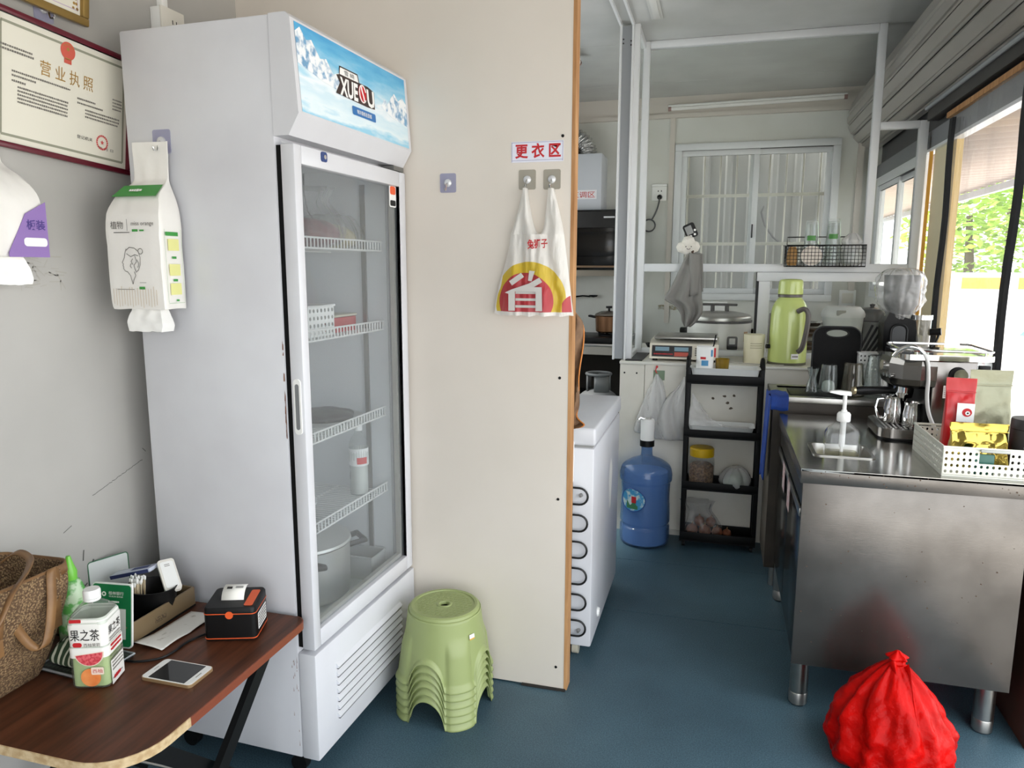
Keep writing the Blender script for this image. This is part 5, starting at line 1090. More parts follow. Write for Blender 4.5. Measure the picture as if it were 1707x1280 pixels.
obj('label_mark', B().rows([[(c[0]+.1353*cos(a0+u), c[1]+.1353*sin(a0+u), z) for u in (-.02, .05, .12, .18)] for z in (.25, .285)]), red_ink, lb_); obj('label_scene', B().rows([[(c[0]+.1350*cos(a0+u), c[1]+.1350*sin(a0+u), .247+.012*sin(u*20)*(z > .24)-(.03 if z < .24 else 0)) for u in [-.25+.05*k for k in range(11)]] for z in (.23, .25)]), mat('label_green', (60, 120, 80), .5), lb_)
obj('label_ring', B().tube([(c[0]+.135*cos(a0+.55*cos(t_)), c[1]+.135*sin(a0+.55*cos(t_)), .265+.062*sin(t_)) for t_ in [2*pi*k/30 for k in range(30)]], .003, 6, True), mat('label_rim', (40, 84, 150), .35), lb_)

# ------------------------------------------------------------------ black trolley shelf
ct = thing('shelf_trolley', 'narrow black four tier shelf trolley against the half wall', 'trolley', (.045, 3.94, 0))
cx0, cx1, cy0, cy1 = -.148, .238, 3.855, 4.018
blk = mat('trolley_black', (12, 12, 13), .5, spec=.2)
for z0_, z1_ in ((.886, .935), (.603, .645), (.318, .364), (.035, .085)):
    tr_ = obj('tier', B().bx(cx0, cx1, cy0, cy1, z0_, z0_+.006), blk, ct, smooth=False)
    for a in ((cx0, cx1, cy0, cy0+.005), (cx0, cx1, cy1-.005, cy1), (cx0, cx0+.005, cy0+.005, cy1-.005), (cx1-.005, cx1, cy0+.005, cy1-.005)): obj('tier_edge', B().bx(*a, z0_+.006, z1_, .0015), blk, tr_)
for x in (cx0+.011, cx1-.011):
    for y in (cy0+.012, cy1-.012): obj('leg', B().bx(x-.012, x+.012, y-.009, y+.009, .03, .97, .004), blk, ct)
for x in (cx0+.008, cx1-.008):
    pts = [(x, cy0+.012, .96)] + [(x, (cy0+cy1)/2-.065*cos(a), .965+.05*sin(a)) for a in [pi*k/8 for k in range(9)]] + [(x, cy1-.012, .96)]; obj('end_handle', B().tube(pts, .010, 8), blk, ct)
for x in (cx0+.02, cx1-.02):
    for y in (cy0+.02, cy1-.02): obj('castor', B().cyl((x-.008, y, .0165), (x+.008, y, .0165), .016, seg=14).bx(x-.009, x+.009, y-.009, y+.009, .025, .036), blk, ct)
wt = mat('tray_enamel', (226, 228, 226), .35)
def open_tray(label, x0, x1, y0, y1, z, h):
    t = thing('white_tray', label, 'tray', ((x0+x1)/2, (y0+y1)/2, z), group='white trays on the trolley')
    rows = [[Vector((px, py, zz_)) for px, py in rrect(x0+i, x1-i, y0+i*.4, y1-i*.4, .022, 4)] for i, zz_ in ((.018, z+.001), (.004, z+h-.003), (-.003, z+h), (-.001, z+h+.001), (.007, z+h-.003), (.020, z+.004))]
    obj('tray', B().rows(rows, True, True, True), wt, t, ang=50); return t
open_tray('white plastic tray on the top tier of the black trolley', -.128, .218, 3.864, 4.008, .893, .075); open_tray('white plastic tray on the second tier with folded bags in it', -.130, .205, 3.866, 4.006, .610, .055)
t = thing('tissue_canister', 'small white paper canister with blue and red print on the top tray', 'canister', (-.058, 3.93, .898)); obj('can', B().lathe([(0, .898), (.044, .898), (.044, 1.075), (.041, 1.075), (.041, .905), (0, .905)], (-.058, 3.93, 0), 28), white_ink, t)
obj('blue_print', B().rows([[(-.058+.0444*cos(a), 3.93+.0444*sin(a), z) for a in [-1.95+.08*k for k in range(11)]] for z in (.978, 1.006)]), mat('print_blue', (70, 140, 186), .5), t); obj('red_print', B().rows([[(-.058+.0444*cos(a), 3.93+.0444*sin(a), z) for a in [-2.1+.08*k for k in range(9)]] for z in (1.012, 1.024)]), red_ink, t); obj('side_blue_print', B().rows([[(-.058+.0444*cos(a), 3.93+.0444*sin(a), z) for a in [-.85+.08*k for k in range(5)]] for z in (1.025, 1.06)]), MATS['print_blue'], t)
tag(obj('black_straw', B().tube([(-.045, 3.94, .906), (-.008, 3.945, 1.135)], .0035, 8), black_plastic, loc=(-.045, 3.94, .906)), 'black straw standing in the small white canister', 'straw')
tag(obj('yellow_tumbler', B().lathe([(0, .898), (.030, .898), (.037, 1.012), (.035, 1.012), (.028, .902), (0, .902)], (.03, 3.945, 0), 12), clear('amber_plastic', (214, 190, 90), .35, (200, 176, 70), 1.4, .06), loc=(.03, 3.945, .898)), 'translucent yellow ribbed tumbler on the top tray', 'cup')
t = thing('folded_bag', 'crumpled clear bag leaning over the second tier tray', 'bag', (-.06, 3.93, .66)); obj('film', B().grid(lambda u, v: Vector((-.135+.20*u*(1-.55*v)+.02*v, 3.90+.05*v+.012*noise.noise(Vector((u*4, v*4, 1))), .655+.17*v*(1-.75*u)+.012*noise.noise(Vector((u*5, v*5, 5))))), 22, 18), film, t)
t = thing('foam_sheets', 'stack of pale bags lying in the second tier tray', 'bags', (.06, 3.935, .615)); obj('sheets', B().bx(-.09, .185, 3.885, 3.99, .616, .650, .012), mat('pale_sheets', (214, 216, 214), .5, bump=(20, .4)), t)
t = thing('peanut_jar', 'clear jar of nuts with yellow lid on the third tier', 'jar', (-.05, 3.935, .325)); cj = (-.052, 3.935, 0)
obj('jar', B().lathe(lerp_prof([(.058, .3255), (.066, .335), (.067, .46), (.060, .485), (.056, .495)], 24), cj, 28, capb=False), cup_clear, t); obj('nuts', B().lathe([(0, .328), (.060, .33), (.063, .345), (.063, .435), (.05, .447), (0, .45)], cj, 32), mat('nuts', (150, 112, 78), .7, noise_=(90, (84, 54, 34), .38, .6), bump=(90, 1.0)), t); obj('lid', B().lathe([(.062, .49), (.063, .495), (.063, .53), (.058, .536), (0, .538)], cj, 40), mat('jar_yellow', (216, 176, 24), .4), t)
t = thing('vegetable_bag', 'white green tinted bag beside the nut jar on the trolley', 'bag', (.12, 3.935, .325)); obj('greens', sack(B(), (.125, 3.935, .3265), lerp_prof([(.045, 0), (.062, .02), (.055, .05), (.02, .075)], 10), 6, .1, 8, 40), mat('greens', (110, 140, 110), .7), t); obj('film', sack(B(), (.125, 3.935, .325), lerp_prof([(.05, 0), (.076, .02), (.075, .06), (.055, .095), (.03, .115)], 14), 7, .14, 9, 60), film, t)
t = thing('onion_bag', 'clear plastic bag of brown onions on the lowest tier', 'bag', (-.01, 3.935, .042)); obj('film', sack(B(), (-.02, 3.935, .043), lerp_prof([(.06, 0), (.095, .02), (.10, .06), (.08, .11), (.06, .15), (.085, .195)], 18), 7, .13, 12, 64, ry=.62, lean=(-.045, 0)), film_thin, t)
for k, (x, y, z, r) in enumerate(((-.085, 3.925, .077, .034), (-.02, 3.915, .078, .035), (.045, 3.93, .073, .030), (.095, 3.935, .068, .026), (-.05, 3.955, .118, .03), (.01, 3.95, .120, .028))):
    o = thing('onion', 'brown onion inside the clear bag on the lowest tier', 'onion', (x, y, z-r), group='onions in the bag'); obj('bulb', B().lathe([(0, -r), (r*.6, -r*.8), (r, 0), (r*.75, r*.65), (r*.2, r*1.0), (0, r*1.15)], (x, y, z), 18), mat('onion_skin', (150, 92, 62), .5, noise_=(60, (104, 56, 36), .3, .7)), o, ang=80); obj('stem', B().cyl((x, y, z+r*1.1), (x+.002, y, z+r*1.4), r*.12, r*.06, 6), mat('onion_stem', (170, 136, 90), .7), o)

# bags, hook and paper on the half wall
hk = thing('hook_card', 'small green paper card on a red pin on the half wall', 'card', (-.30, 4.028, .90)); obj('card', B().bx(-.328, -.268, 4.026, 4.0295, .872, .925), mat('green_card', (120, 140, 116), .6), hk, smooth=False); obj('pin', B().cyl((-.31, 4.03, .945), (-.31, 4.014, .945), .006, seg=10).tube([(-.312, 4.016, .945), (-.316, 4.012, .925), (-.308, 4.01, .912)], .003, 6), red_ink, hk)
def hang_bag(label, pts, seed, mm):
    t = thing('clear_bag', label, 'bag', (pts[0][1], 4.0, pts[-1][0]), group='clear bags hanging on the half wall'); P_ = lerp_prof(pts, 30)
    rows = []
    for j, (z, x0, x1, d) in enumerate(P_):
        n = 26; row = []
        for i in range(2*n):
            u = i/n if i < n else 2-i/n; fr_ = i < n; e = math.sqrt(max(0, 1-(2*u-1)**2)); x = x0+(x1-x0)*u
            row.append(Vector((x+.005*noise.noise(Vector((u*5, z*25, seed))), 4.0255-(d*e*(1+.6*sin(u*11+seed+z*20)*.6) if fr_ else 0)-.004, z)))
        rows.append(row)
    obj('film', B().rows(rows, True, True, True), mm, t, ang=80)
hang_bag('clear plastic bag hanging on the half wall above the water jug', [(.905, -.315, -.300, .006), (.86, -.335, -.275, .02), (.78, -.37, -.255, .04), (.68, -.405, -.265, .05), (.60, -.425, -.29, .05), (.575, -.42, -.30, .02)], 1, film)
hang_bag('wider clear plastic bag hanging half behind the trolley', [(.90, -.165, -.150, .006), (.85, -.19, -.135, .02), (.76, -.27, -.135, .045), (.66, -.315, -.14, .06), (.57, -.325, -.145, .06), (.545, -.31, -.15, .02)], 4, film)
b = B(); rng = random.Random(8)
for x, z in ((.052, .80), (.10, .805), (.068, .765), (.085, .735), (-.01, .785)): b.face([(x+rng.uniform(.006, .014)*cos(a), 4.0294, z+rng.uniform(.004, .009)*sin(a)) for a in [k*.9 for k in range(7)]])
obj('dark_specks', b, mat('specks', (90, 80, 66), .8), bpy.data.objects['wall_half'], smooth=False)

# ------------------------------------------------------------------ things on the ledge
sc = thing('kitchen_scale', 'cream price scale with blue and red displays on the ledge', 'scale', (-.17, 4.22, .97)); crm = mat('scale_cream', (214, 208, 192), .4)
pf = [(4.075, .985), (4.095, 1.068), (4.15, 1.082), (4.40, 1.082), (4.40, .985)]
obj('body', B().prism(pf, 'x', -.358, .008), crm, sc, ang=20); obj('platform', B().bx(-.335, .0, 4.09, 4.40, 1.092, 1.104, .003), steel_soft, sc); obj('platform_post', B().bx(-.19, -.14, 4.2, 4.3, 1.08, 1.094), black_plastic, sc, smooth=False)
for x in (-.33, -.02):
    for y in (4.11, 4.37): obj('foot', B().cyl((x, y, .9705), (x, y, .986), .014, seg=12), black_plastic, sc)
su = Vector((0, .02, .083)).normalized(); so_ = Vector((-.175, 4.0845, 1.0265))
flat('display_panel', [rect(-.063, .0, .215, .062)], mat('display_black', (34, 34, 38), .2), sc, so_+Vector((0, -.0008, 0)), X_, su)
flat('blue_display', [rect(-.115, .012, .075, .022), rect(-.012, .012, .075, .022)], mat('lcd_blue', (120, 150, 166), .2), sc, so_+Vector((0, -.0014, 0)), X_, su); flat('red_display', [rect(-.012, -.016, .075, .022)], mat('lcd_red', (190, 84, 70), .2), sc, so_+Vector((0, -.0014, 0)), X_, su); flat('panel_text', dashes(1, -.16, -.06, -.016, .01, random.Random(2), .007), red_ink, sc, so_+Vector((0, -.0014, 0)), X_, su)
flat('key_field', [rect(.065+.014*i, -.018+.012*j, .010, .008) for i in range(5) for j in range(4)], mat('key_grey', (110, 104, 98), .5), sc, so_+Vector((0, -.0014, 0)), X_, su); flat('red_patch', [rect(.155, 0, .03, .05)], red_ink, sc, so_+Vector((0, -.0016, 0)), X_, su)
tag(obj('black_pad', B().prism([(-.487, 4.05), (-.395, 4.05), (-.388, 4.42), (-.464, 4.42)], 'z', .9705, .976), black_plastic, loc=(-.44, 4.2, .97)), 'flat black pad on the ledge left of the scale', 'pad')
tm = mat('thermos_green', (192, 206, 124), .25, coat=.3); dkg = mat('handle_taupe', (92, 86, 82), .4)
th = thing('thermos_flask', 'tall pistachio green thermos flask with grey handle on the ledge', 'thermos', (.362, 4.165, .97)); c = (.362, 4.165, 0)
obj('body', B().lathe(lerp_prof([(.088, .978), (.097, .985), (.097, 1.10), (.094, 1.22), (.088, 1.268), (.072, 1.305), (.058, 1.322), (.056, 1.328)], 40), c, 40), tm, th); obj('base_ring', B().lathe([(.090, .9705), (.098, .972), (.098, .984), (.09, .986)], c, 40), mat('olive_dark', (86, 84, 62), .5), th)
obj('neck_ring', B().lathe([(.059, 1.326), (.062, 1.328), (.062, 1.34), (.058, 1.342)], c, 32), dkg, th); obj('cup_cap', B().lathe(lerp_prof([(.062, 1.342), (.063, 1.35), (.061, 1.40), (.054, 1.417), (.03, 1.422), (0, 1.423)], 24), c, 36), tm, th)
obj('handle', B().tube(lerp_prof([(.395, 4.075, 1.255), (.425, 4.06, 1.27), (.445, 4.055, 1.24), (.440, 4.055, 1.15), (.425, 4.06, 1.07), (.405, 4.066, 1.045)], 24), .013, 10), dkg, th); obj('rear_strip', B().tube([(.266, 4.16, 1.24), (.262, 4.15, 1.15), (.262, 4.15, 1.08)], .006, 8), dkg, th); obj('hinge_knob', B().cyl((.27, 4.13, 1.065), (.252, 4.125, 1.065), .012, seg=12), black_plastic, th)
flat('brand_patch', [rect(0, 0, .038, .028)], white_ink, th, (.393, 4.0705, 1.02), (1, .33, 0), Z_); flat('patch_print', dashes(1, -.013, .012, 0, .01, random.Random(7), .009, .1), ink_grey, th, (.393, 4.0698, 1.02), (1, .33, 0), Z_)['kind'] = 'stuff'
cn = thing('utensil_canister', 'cream perforated plastic canister between scale and thermos', 'canister', (.192, 4.16, .97)); obj('can', B().lathe([(0, .9705), (.052, .9705), (.055, 1.125), (.052, 1.125), (.049, .975), (0, .975)], (.192, 4.16, 0), 36), cream_plastic, cn)
b = B()
for r_ in range(3):
    for k in range(9): a = -1.9+k*.13; x, y = .192+.0542*cos(a), 4.16+.0542*sin(a); b.cyl((x, y, 1.055+.012*r_), (x+.001*cos(a), y+.001*sin(a), 1.055+.012*r_), .0028, seg=6)
ph_ = obj('hole_dots', b, mat('cream_shadow', (150, 144, 116), .7), cn, smooth=False); ph_['kind'] = 'stuff'
tag(obj('power_cord', B().tube(lerp_prof([(.02, 4.30, .975), (.05, 4.14, .976), (.09, 4.10, .976), (.14, 4.07, .976), (.26, 4.045, .976), (.34, 4.05, .976)], 30), .003, 6), mat('cord_pale', (170, 166, 156), .5), loc=(.1, 4.1, .97)), 'thin pale cord lying along the ledge below the canister', 'cord')

# wire basket clipped on the rail, with cups
wk = thing('wire_basket', 'black wire basket hung on the partition rail holding clear cups', 'basket', (.535, 4.36, 1.49)); x0, x1, y0, y1, z0, z1 = .34, .735, 4.285, 4.418, 1.488, 1.60
b = B(); nx, ny, nz = 22, 7, 6
for i in range(nx+1): x = x0+(x1-x0)*i/nx; b.tube([(x, y0, z1), (x, y0, z0), (x, y1, z0), (x, y1, z1)], .0013, 4)
for i in range(ny+1): y = y0+(y1-y0)*i/ny; b.tube([(x0, y, z1), (x0, y, z0), (x1, y, z0), (x1, y, z1)], .0013, 4)
for i in range(1, nz): z = z0+(z1-z0)*i/nz; b.tube([(x0, y0, z), (x1, y0, z), (x1, y1, z), (x0, y1, z)], .0013, 4, True)
obj('mesh', b, black_plastic, wk)
for z in (z0, z1): obj('rim', B().tube([(x0, y0, z), (x1, y0, z), (x1, y1, z), (x0, y1, z)], .0035, 6, True), black_plastic, wk)
obj('back_frame', B().tube([(x0+.01, y1, z1), (x0+.01, y1, 1.648), (x1-.02, y1, 1.648), (x1-.02, y1, z1)], .0032, 6), black_plastic, wk)
for x in (.45, .62): obj('rail_clip', B().tube([(x, y1, 1.60), (x, 4.424, 1.58), (x, 4.427, 1.51)], .003, 6), black_plastic, wk)
def cup_stack(label, x, n, ztop):
    for k in range(n):
        t = thing('plastic_cup', label, 'cup', (x, 4.352, 1.492+.012*k), group=label[:40])
        z = 1.492+.012*k; H_ = ztop-1.492-.012*(n-1); obj('cup', B().lathe([(.045, z), (.045, z+.004), (.0435, z+.004), (.030, z+H_), (0, z+H_)], (x, 4.352, 0), 24, capa=False), cup_clear, t)
        if k == n-1:
            obj('green_print', B().rows([[(x+.0385*cos(a), 4.352+.0385*sin(a), zz_) for a in [-2.3+.15*i for i in range(9)]] for zz_ in (z+H_*.50, z+H_*.62)]), mat('cup_green', (70, 130, 60), .5), t)
cup_stack('upside down clear cup in the green printed stack of the wire basket', .468, 3, 1.735)
cup_stack('upside down clear cup in the taller stack of the wire basket', .578, 4, 1.74)
t = thing('filter_stack', 'stack of white paper filters standing in the wire basket', 'filters', (.468, 4.305, 1.492)); obj('discs', B().cyl((.468, 4.292, 1.545), (.468, 4.308, 1.545), .053, seg=32), mat('filter_paper', (228, 218, 206), .8), t)
t = thing('snack_packet', 'orange brown packet at the left end of the wire basket', 'packet', (.37, 4.33, 1.492)); obj('packet', sack(B(), (.375, 4.34, 1.4925), lerp_prof([(.02, 0), (.028, .02), (.026, .07), (.018, .10)], 10), 5, .1, 3, 32), mat('brown_packet', (170, 128, 70), .5), t)
t = thing('lid_bag', 'clear bag of cup lids at the right end of the wire basket', 'bag', (.67, 4.35, 1.492)); obj('film', sack(B(), (.675, 4.35, 1.4925), lerp_prof([(.035, 0), (.052, .02), (.05, .07), (.046, .11), (.05, .135), (.02, .17)], 16), 7, .1, 5, 48, ry=.9), film, t); obj('lids', B().lathe([(0, 1.50), (.04, 1.50), (.042, 1.57), (0, 1.572)], (.675, 4.35, 0), 24), mat('lid_white', (214, 222, 216), .4), t)

# towel on a cloud hook, timer
cd = thing('cloud_hook', 'white cloud shaped hook with a smiling face on the rail', 'hook', (-.185, 4.40, 1.59)); b = B()
for dx, dz, r in ((-.035, -.005, .034), (.03, -.002, .036), (0, .022, .040), (-.01, -.015, .034), (.02, -.018, .03)): b.lathe([(0, -r), (r*.7, -r*.7), (r, 0), (r*.7, r*.7), (0, r)], (-.185+dx, 4.395, 1.60+dz), 20, sy=.6)
obj('cloud', b, mat('plush_white', (232, 228, 218), .9, bump=(120, .4)), cd, ang=80)
b = B()
for dx in (-.013, .017): b.lathe([(0, -.004), (.004, 0), (0, .004)], (-.185+dx, 4.372, 1.598), 8)
b.tube([(-.193, 4.371, 1.588), (-.187, 4.370, 1.583), (-.178, 4.370, 1.583), (-.173, 4.371, 1.589)], .0016, 6); obj('face', b, ink, cd); obj('peg', B().tube([(-.165, 4.39, 1.575), (-.16, 4.37, 1.562), (-.155, 4.365, 1.575)], .005, 8), mat('peg_brown', (84, 60, 48), .5), cd)
tw = thing('grey_towel', 'grey towel hanging in folds from the cloud hook', 'towel', (-.19, 4.38, 1.15)); towel = mat('towel_grey', (146, 144, 140), .95, bump=(300, .6))
TP = lerp_prof([(1.575, -.172, -.150, .004), (1.53, -.20, -.128, .012), (1.45, -.235, -.112, .02), (1.36, -.275, -.103, .024), (1.30, -.305, -.098, .024), (1.265, -.25, -.092, .024), (1.22, -.215, -.095, .022), (1.17, -.205, -.125, .016), (1.14, -.19, -.155, .008)], 46)
def tf(u, v):
    z, a0_, a1_, d = TP[int(round(v*45))]; x = a0_+(a1_-a0_)*u
    return Vector((x, 4.395-d*(.5+.9*math.sqrt(max(0, 1-(2*u-1)**2)))-d*.8*sin(u*13+v*3)*(.3+v), z))
obj('cloth', B().grid(tf, 40, 46), towel, tw, ang=80, solid=.006)
obj('fold', B().grid(lambda u, v: Vector((-.175+.072*u+.01*v, 4.362-.012*sin(u*6), 1.56-.245*v*(1-.12*u))), 12, 20), towel, tw, ang=80, solid=.006)
tmr = thing('kitchen_timer', 'black kitchen timer with grey screen above the cloud hook', 'timer', M=frame_m((-.178, 4.424, 1.688), (1, 0, .45), (-.45, 0, 1)))
obj('case', B().prism(rrect(-.034, .034, -.042, .042, .014, 5), 'z', 0, .018), black_plastic, tmr); obj('screen', B().prism(rrect(-.024, .014, -.018, .030, .003), 'z', .018, .0188), mat('lcd_grey', (140, 142, 140), .3), tmr)
for k in range(3): obj('button', B().cyl((.016-.0*k, -.028+.0*k, .018) if k == 0 else ((-.008, -.030, .018) if k == 1 else (.025, -.006, .018)), (.016, -.028, .022) if k == 0 else ((-.008, -.030, .022) if k == 1 else (.025, -.006, .022)), .0065, seg=12), white_plastic, tmr)
# ------------------------------------------------------------------ behind the glass
rc = thing('rice_cooker', 'large white rice cooker with steel lid and black handle behind the glass', 'rice cooker', (.005, 4.72, .97)); c = (.005, 4.72, 0)
obj('body', B().lathe(lerp_prof([(.15, .971), (.185, .975), (.192, .99), (.192, 1.10), (.190, 1.148)], 20), c, 48), mat('cooker_white', (222, 220, 216), .35), rc); obj('dark_rim', B().lathe([(.190, 1.148), (.196, 1.150), (.196, 1.162), (.185, 1.164)], c, 48), black_plastic, rc)
ld = obj('lid', B().lathe(lerp_prof([(.190, 1.164), (.188, 1.185), (.17, 1.198), (.10, 1.212), (0, 1.217)], 24), c, 48), steel_soft, rc)
obj('lid_handle', B().bx(-.10, .11, 4.70, 4.74, 1.248, 1.262, .006).bx(-.05, -.025, 4.705, 4.735, 1.21, 1.25, .003).bx(.035, .06, 4.705, 4.735, 1.21, 1.25, .003), black_plastic, ld)
for s in (-1, 1): obj('side_handle', B().bx(c[0]+s*.185, c[0]+s*.235, 4.69, 4.75, 1.075, 1.11, .008), black_plastic, rc)
obj('control_panel', B().prism(rrect(.055, .115, .995, 1.075, .010), 'y', 4.528, 4.55), black_plastic, rc); flat('panel_screen', [rrect(.068, .102, 1.03, 1.065, .003)], mat('panel_pale', (196, 196, 196), .4), rc, (0, 4.5275, 0), X_, Z_); obj('sticker', B().rows([[(c[0]+.1928*cos(a), c[1]+.1928*sin(a), z) for a in (-.72, -.62, -.52)] for z in (1.04, 1.10)]), mat('worn_sticker', (190, 150, 116), .6), rc)
tag(obj('black_bowl', B().lathe([(0, .971), (.03, .971), (.058, 1.02), (.055, 1.02), (.028, .976), (0, .976)], (-.37, 4.56, 0), 28), black_plastic, loc=(-.37, 4.56, .97)), 'small black bowl behind the glass left of the scale', 'bowl')
bk = thing('lidded_bucket', 'translucent white lidded bucket behind the glass beside the thermos', 'bucket', (.70, 4.66, .97)); c = (.70, 4.66, 0); milk = mat('milky_plastic', (216, 218, 216), .4)
obj('bucket', B().lathe([(0, .971), (.095, .971), (.112, 1.20), (.110, 1.20)], c, 40), milk, bk); obj('lid', B().lathe([(.118, 1.198), (.120, 1.215), (.112, 1.235), (.09, 1.258), (0, 1.262)], c, 40), mat('bucket_lid', (228, 228, 226), .35), bk); obj('lid_tab', B().bx(.65, .70, 4.545, 4.56, 1.21, 1.24, .004), mat('tab_grey', (170, 168, 160), .5), bk)
pn = thing('dark_pot', 'dark glass lidded pot behind the glass beside the juicer', 'pot', (.895, 4.885, .97)); c = (.895, 4.885, 0); obj('pot', B().lathe([(0, .971), (.10, .971), (.108, 1.16), (.104, 1.165)], c, 36), mat('pot_grey', (110, 112, 110), .35, .4), pn); obj('lid', B().lathe(lerp_prof([(.108, 1.165), (.10, 1.20), (.07, 1.235), (.0, 1.25)], 20), c, 36), clear('smoky_glass', (120, 124, 122), .35, (120, 122, 120), 1.3, .06), pn); obj('lid_rim', B().tube([(c[0]+.108*cos(a), c[1]+.108*sin(a), 1.167) for a in [2*pi*k/32 for k in range(32)]], .005, 6, True), dark_metal, pn); obj('knob', B().lathe([(.01, 1.245), (.016, 1.262), (0, 1.268)], c, 14), black_plastic, pn)
t = thing('plate_stack', 'stack of brown and pale dishes behind the glass beside the thermos', 'dishes', (.53, 4.70, .97))
for k in range(6): obj('plate', B().lathe([(0, .972+.026*k), (.05, .972+.026*k), (.078, .992+.026*k), (.076, .994+.026*k), (0, .978+.026*k)], (.525, 4.70, 0), 28), mat('dish_brown', (120, 96, 74), .5) if k % 3 else mat('dish_pale', (206, 202, 190), .4), t)
tag(obj('foil_tray', B().lathe([(0, 1.136), (.05, 1.136), (.085, 1.16), (.083, 1.162), (.05, 1.14), (0, 1.14)], (.525, 4.70, 0), 28), chrome, loc=(.525, 4.70, 1.136)), 'shiny metal dish on top of the brown dish stack', 'dish')
t = thing('switch_box', 'white switch box on the back wall right of the window sill', 'socket', (.90, 5.86, 1.25)); obj('box', B().bx(.845, .955, 5.84, 5.869, 1.205, 1.32, .004), white_plastic, t); obj('plate', B().bx(.862, .938, 5.836, 5.84, 1.225, 1.30, .002), mat('socket_plate', (226, 222, 212), .4), t); obj('conduit', B().bx(.885, .915, 5.85, 5.869, .97, 1.205), white_plastic, t, smooth=False)
t = thing('under_window_socket', 'white socket strip on the back wall behind the rice cooker', 'socket', (.0, 5.86, 1.05)); obj('box', B().bx(-.12, .06, 5.845, 5.869, 1.08, 1.225, .004), white_plastic, t)
for dx in (-.06, 0): obj('slots', B().bx(-.04+dx, -.03+dx, 5.8435, 5.846, 1.10, 1.115).bx(-.02+dx, -.01+dx, 5.8435, 5.846, 1.10, 1.115), black_matte, t, smooth=False)

# ------------------------------------------------------------------ sink bench behind the counter
sk = thing('sink_bench', 'raised steel sink bench with dark front between counter and half wall', 'sink', (.61, 3.62, 0))
obj('top_rim', B().bx(.25, .965, 3.435, 3.475, .885, .912, .003).bx(.25, .965, 3.77, 3.81, .885, .912, .003).bx(.25, .29, 3.475, 3.77, .885, .912, .003).bx(.93, .965, 3.475, 3.77, .885, .912, .003), steel, sk); obj('drainer', B().bx(.29, .93, 3.475, 3.77, .897, .903), steel_soft, sk, smooth=False)
obj('front_panel', B().bx(.255, .96, 3.445, 3.452, .10, .885), mat('sink_dark', (74, 66, 58), .45, .3, noise_=(6, (52, 46, 40), .3, .7)), sk, smooth=False); obj('side_panel', B().bx(.255, .262, 3.452, 3.80, .10, .885), mat('sink_side', (120, 112, 100), .5, .4, noise_=(5, (84, 76, 66), .3, .7)), sk, smooth=False)
for x, y in ((.30, 3.49), (.30, 3.76), (.93, 3.49), (.93, 3.76)): obj('leg', B().cyl((x, y, 0), (x, y, .885), .018, seg=14), steel_soft, sk)
tag(obj('black_tray', B().bx(.33, .55, 3.50, 3.70, .904, .912, .003), black_plastic, loc=(.44, 3.6, .903)), 'flat black tray under the upturned glasses on the sink bench', 'tray')
cb = thing('cutting_board', 'black cutting board with oval grip slot standing on the sink bench', 'cutting board', M=frame_m((.545, 3.745, .906), X_, (0, .06, 1))); po = rrect(-.108, .108, 0, .30, .04, 8, rs=(.01, .05, .05, .01)); hole = [(0+.046*cos(a), .268+.016*sin(a)) for a in [2*pi*k/36 for k in range(36)]]
b = B(); n = len(po)
def ring(z): return [b.m.verts.new((p[0], p[1], z)) for p in po], [b.m.verts.new((p[0], p[1], z)) for p in hole]
for z in (0, .010):
    o_, h_ = ring(z); es = [b.m.edges.new((o_[i], o_[(i+1) % n])) for i in range(n)] + [b.m.edges.new((h_[i], h_[(i+1) % 36])) for i in range(36)]; bmesh.ops.triangle_fill(b.m, use_beauty=True, edges=es)
for ln_, cnt in ((po, n), (hole, 36)): b.rows([[(p[0], p[1], 0) for p in ln_], [(p[0], p[1], .010) for p in ln_]], True)
obj('board', b, mat('board_black', (24, 24, 24), .7, spec=.15, bump=(160, .3)), cb, ang=40); obj('raised_rim', B().tube([(p[0]*.97, .003+p[1]*.985, .011) for p in po], .004, 6, True), black_plastic, cb); obj('grip_rim', B().tube([(p[0]*1.08, .268+(p[1]-.268)*1.2, .011) for p in hole], .003, 6, True), black_plastic, cb)
gl_m = clear('drinking_glass', (244, 247, 246), .06, (226, 230, 230), 1.2, .04)
def glassware(name, label, prof, x, y, z, m_=gl_m, seg=24): return tag(obj(name, B().lathe([(r, z+h) for r, h in prof], (x, y, 0), seg, capa=False, capb=True), m_, loc=(x, y, z), solid=.0015), label, 'glass', 'upturned glassware on the sink bench')
glassware('glass_carafe', 'narrow waisted glass carafe at the left end of the sink bench', lerp_prof([(.030, 0), (.024, .035), (.015, .065), (.020, .09), (.026, .112)], 20), .432, 3.60, .9125)
glassware('drinking_glass', 'upturned clear plastic tumbler beside the carafe', [(.043, 0), (.042, .012), (.032, .128), (.030, .130)], .500, 3.60, .9125)
tag(obj('sponge_ball', B().lathe(lerp_prof([(0, .9135), (.024, .92), (.027, .945), (.02, .965), (0, .97)], 16), (.50, 3.60, 0), 24), mat('pale_sponge', (214, 218, 212), .8), loc=(.5, 3.6, .9135)), 'pale round lump inside the upturned tumbler', 'lump')
glassware('blender_cup', 'smoky upturned measuring cup in front of the cutting board', [(.052, 0), (.050, .02), (.040, .145), (.034, .152)], .602, 3.60, .904, clear('smoky_cup', (206, 202, 190), .12, (190, 186, 172), 2.0, .05))
glassware('glass_jug', 'upturned clear glass jug next to the espresso machine', [(.048, 0), (.050, .05), (.046, .12), (.036, .185), (.030, .190)], .695, 3.58, .904)
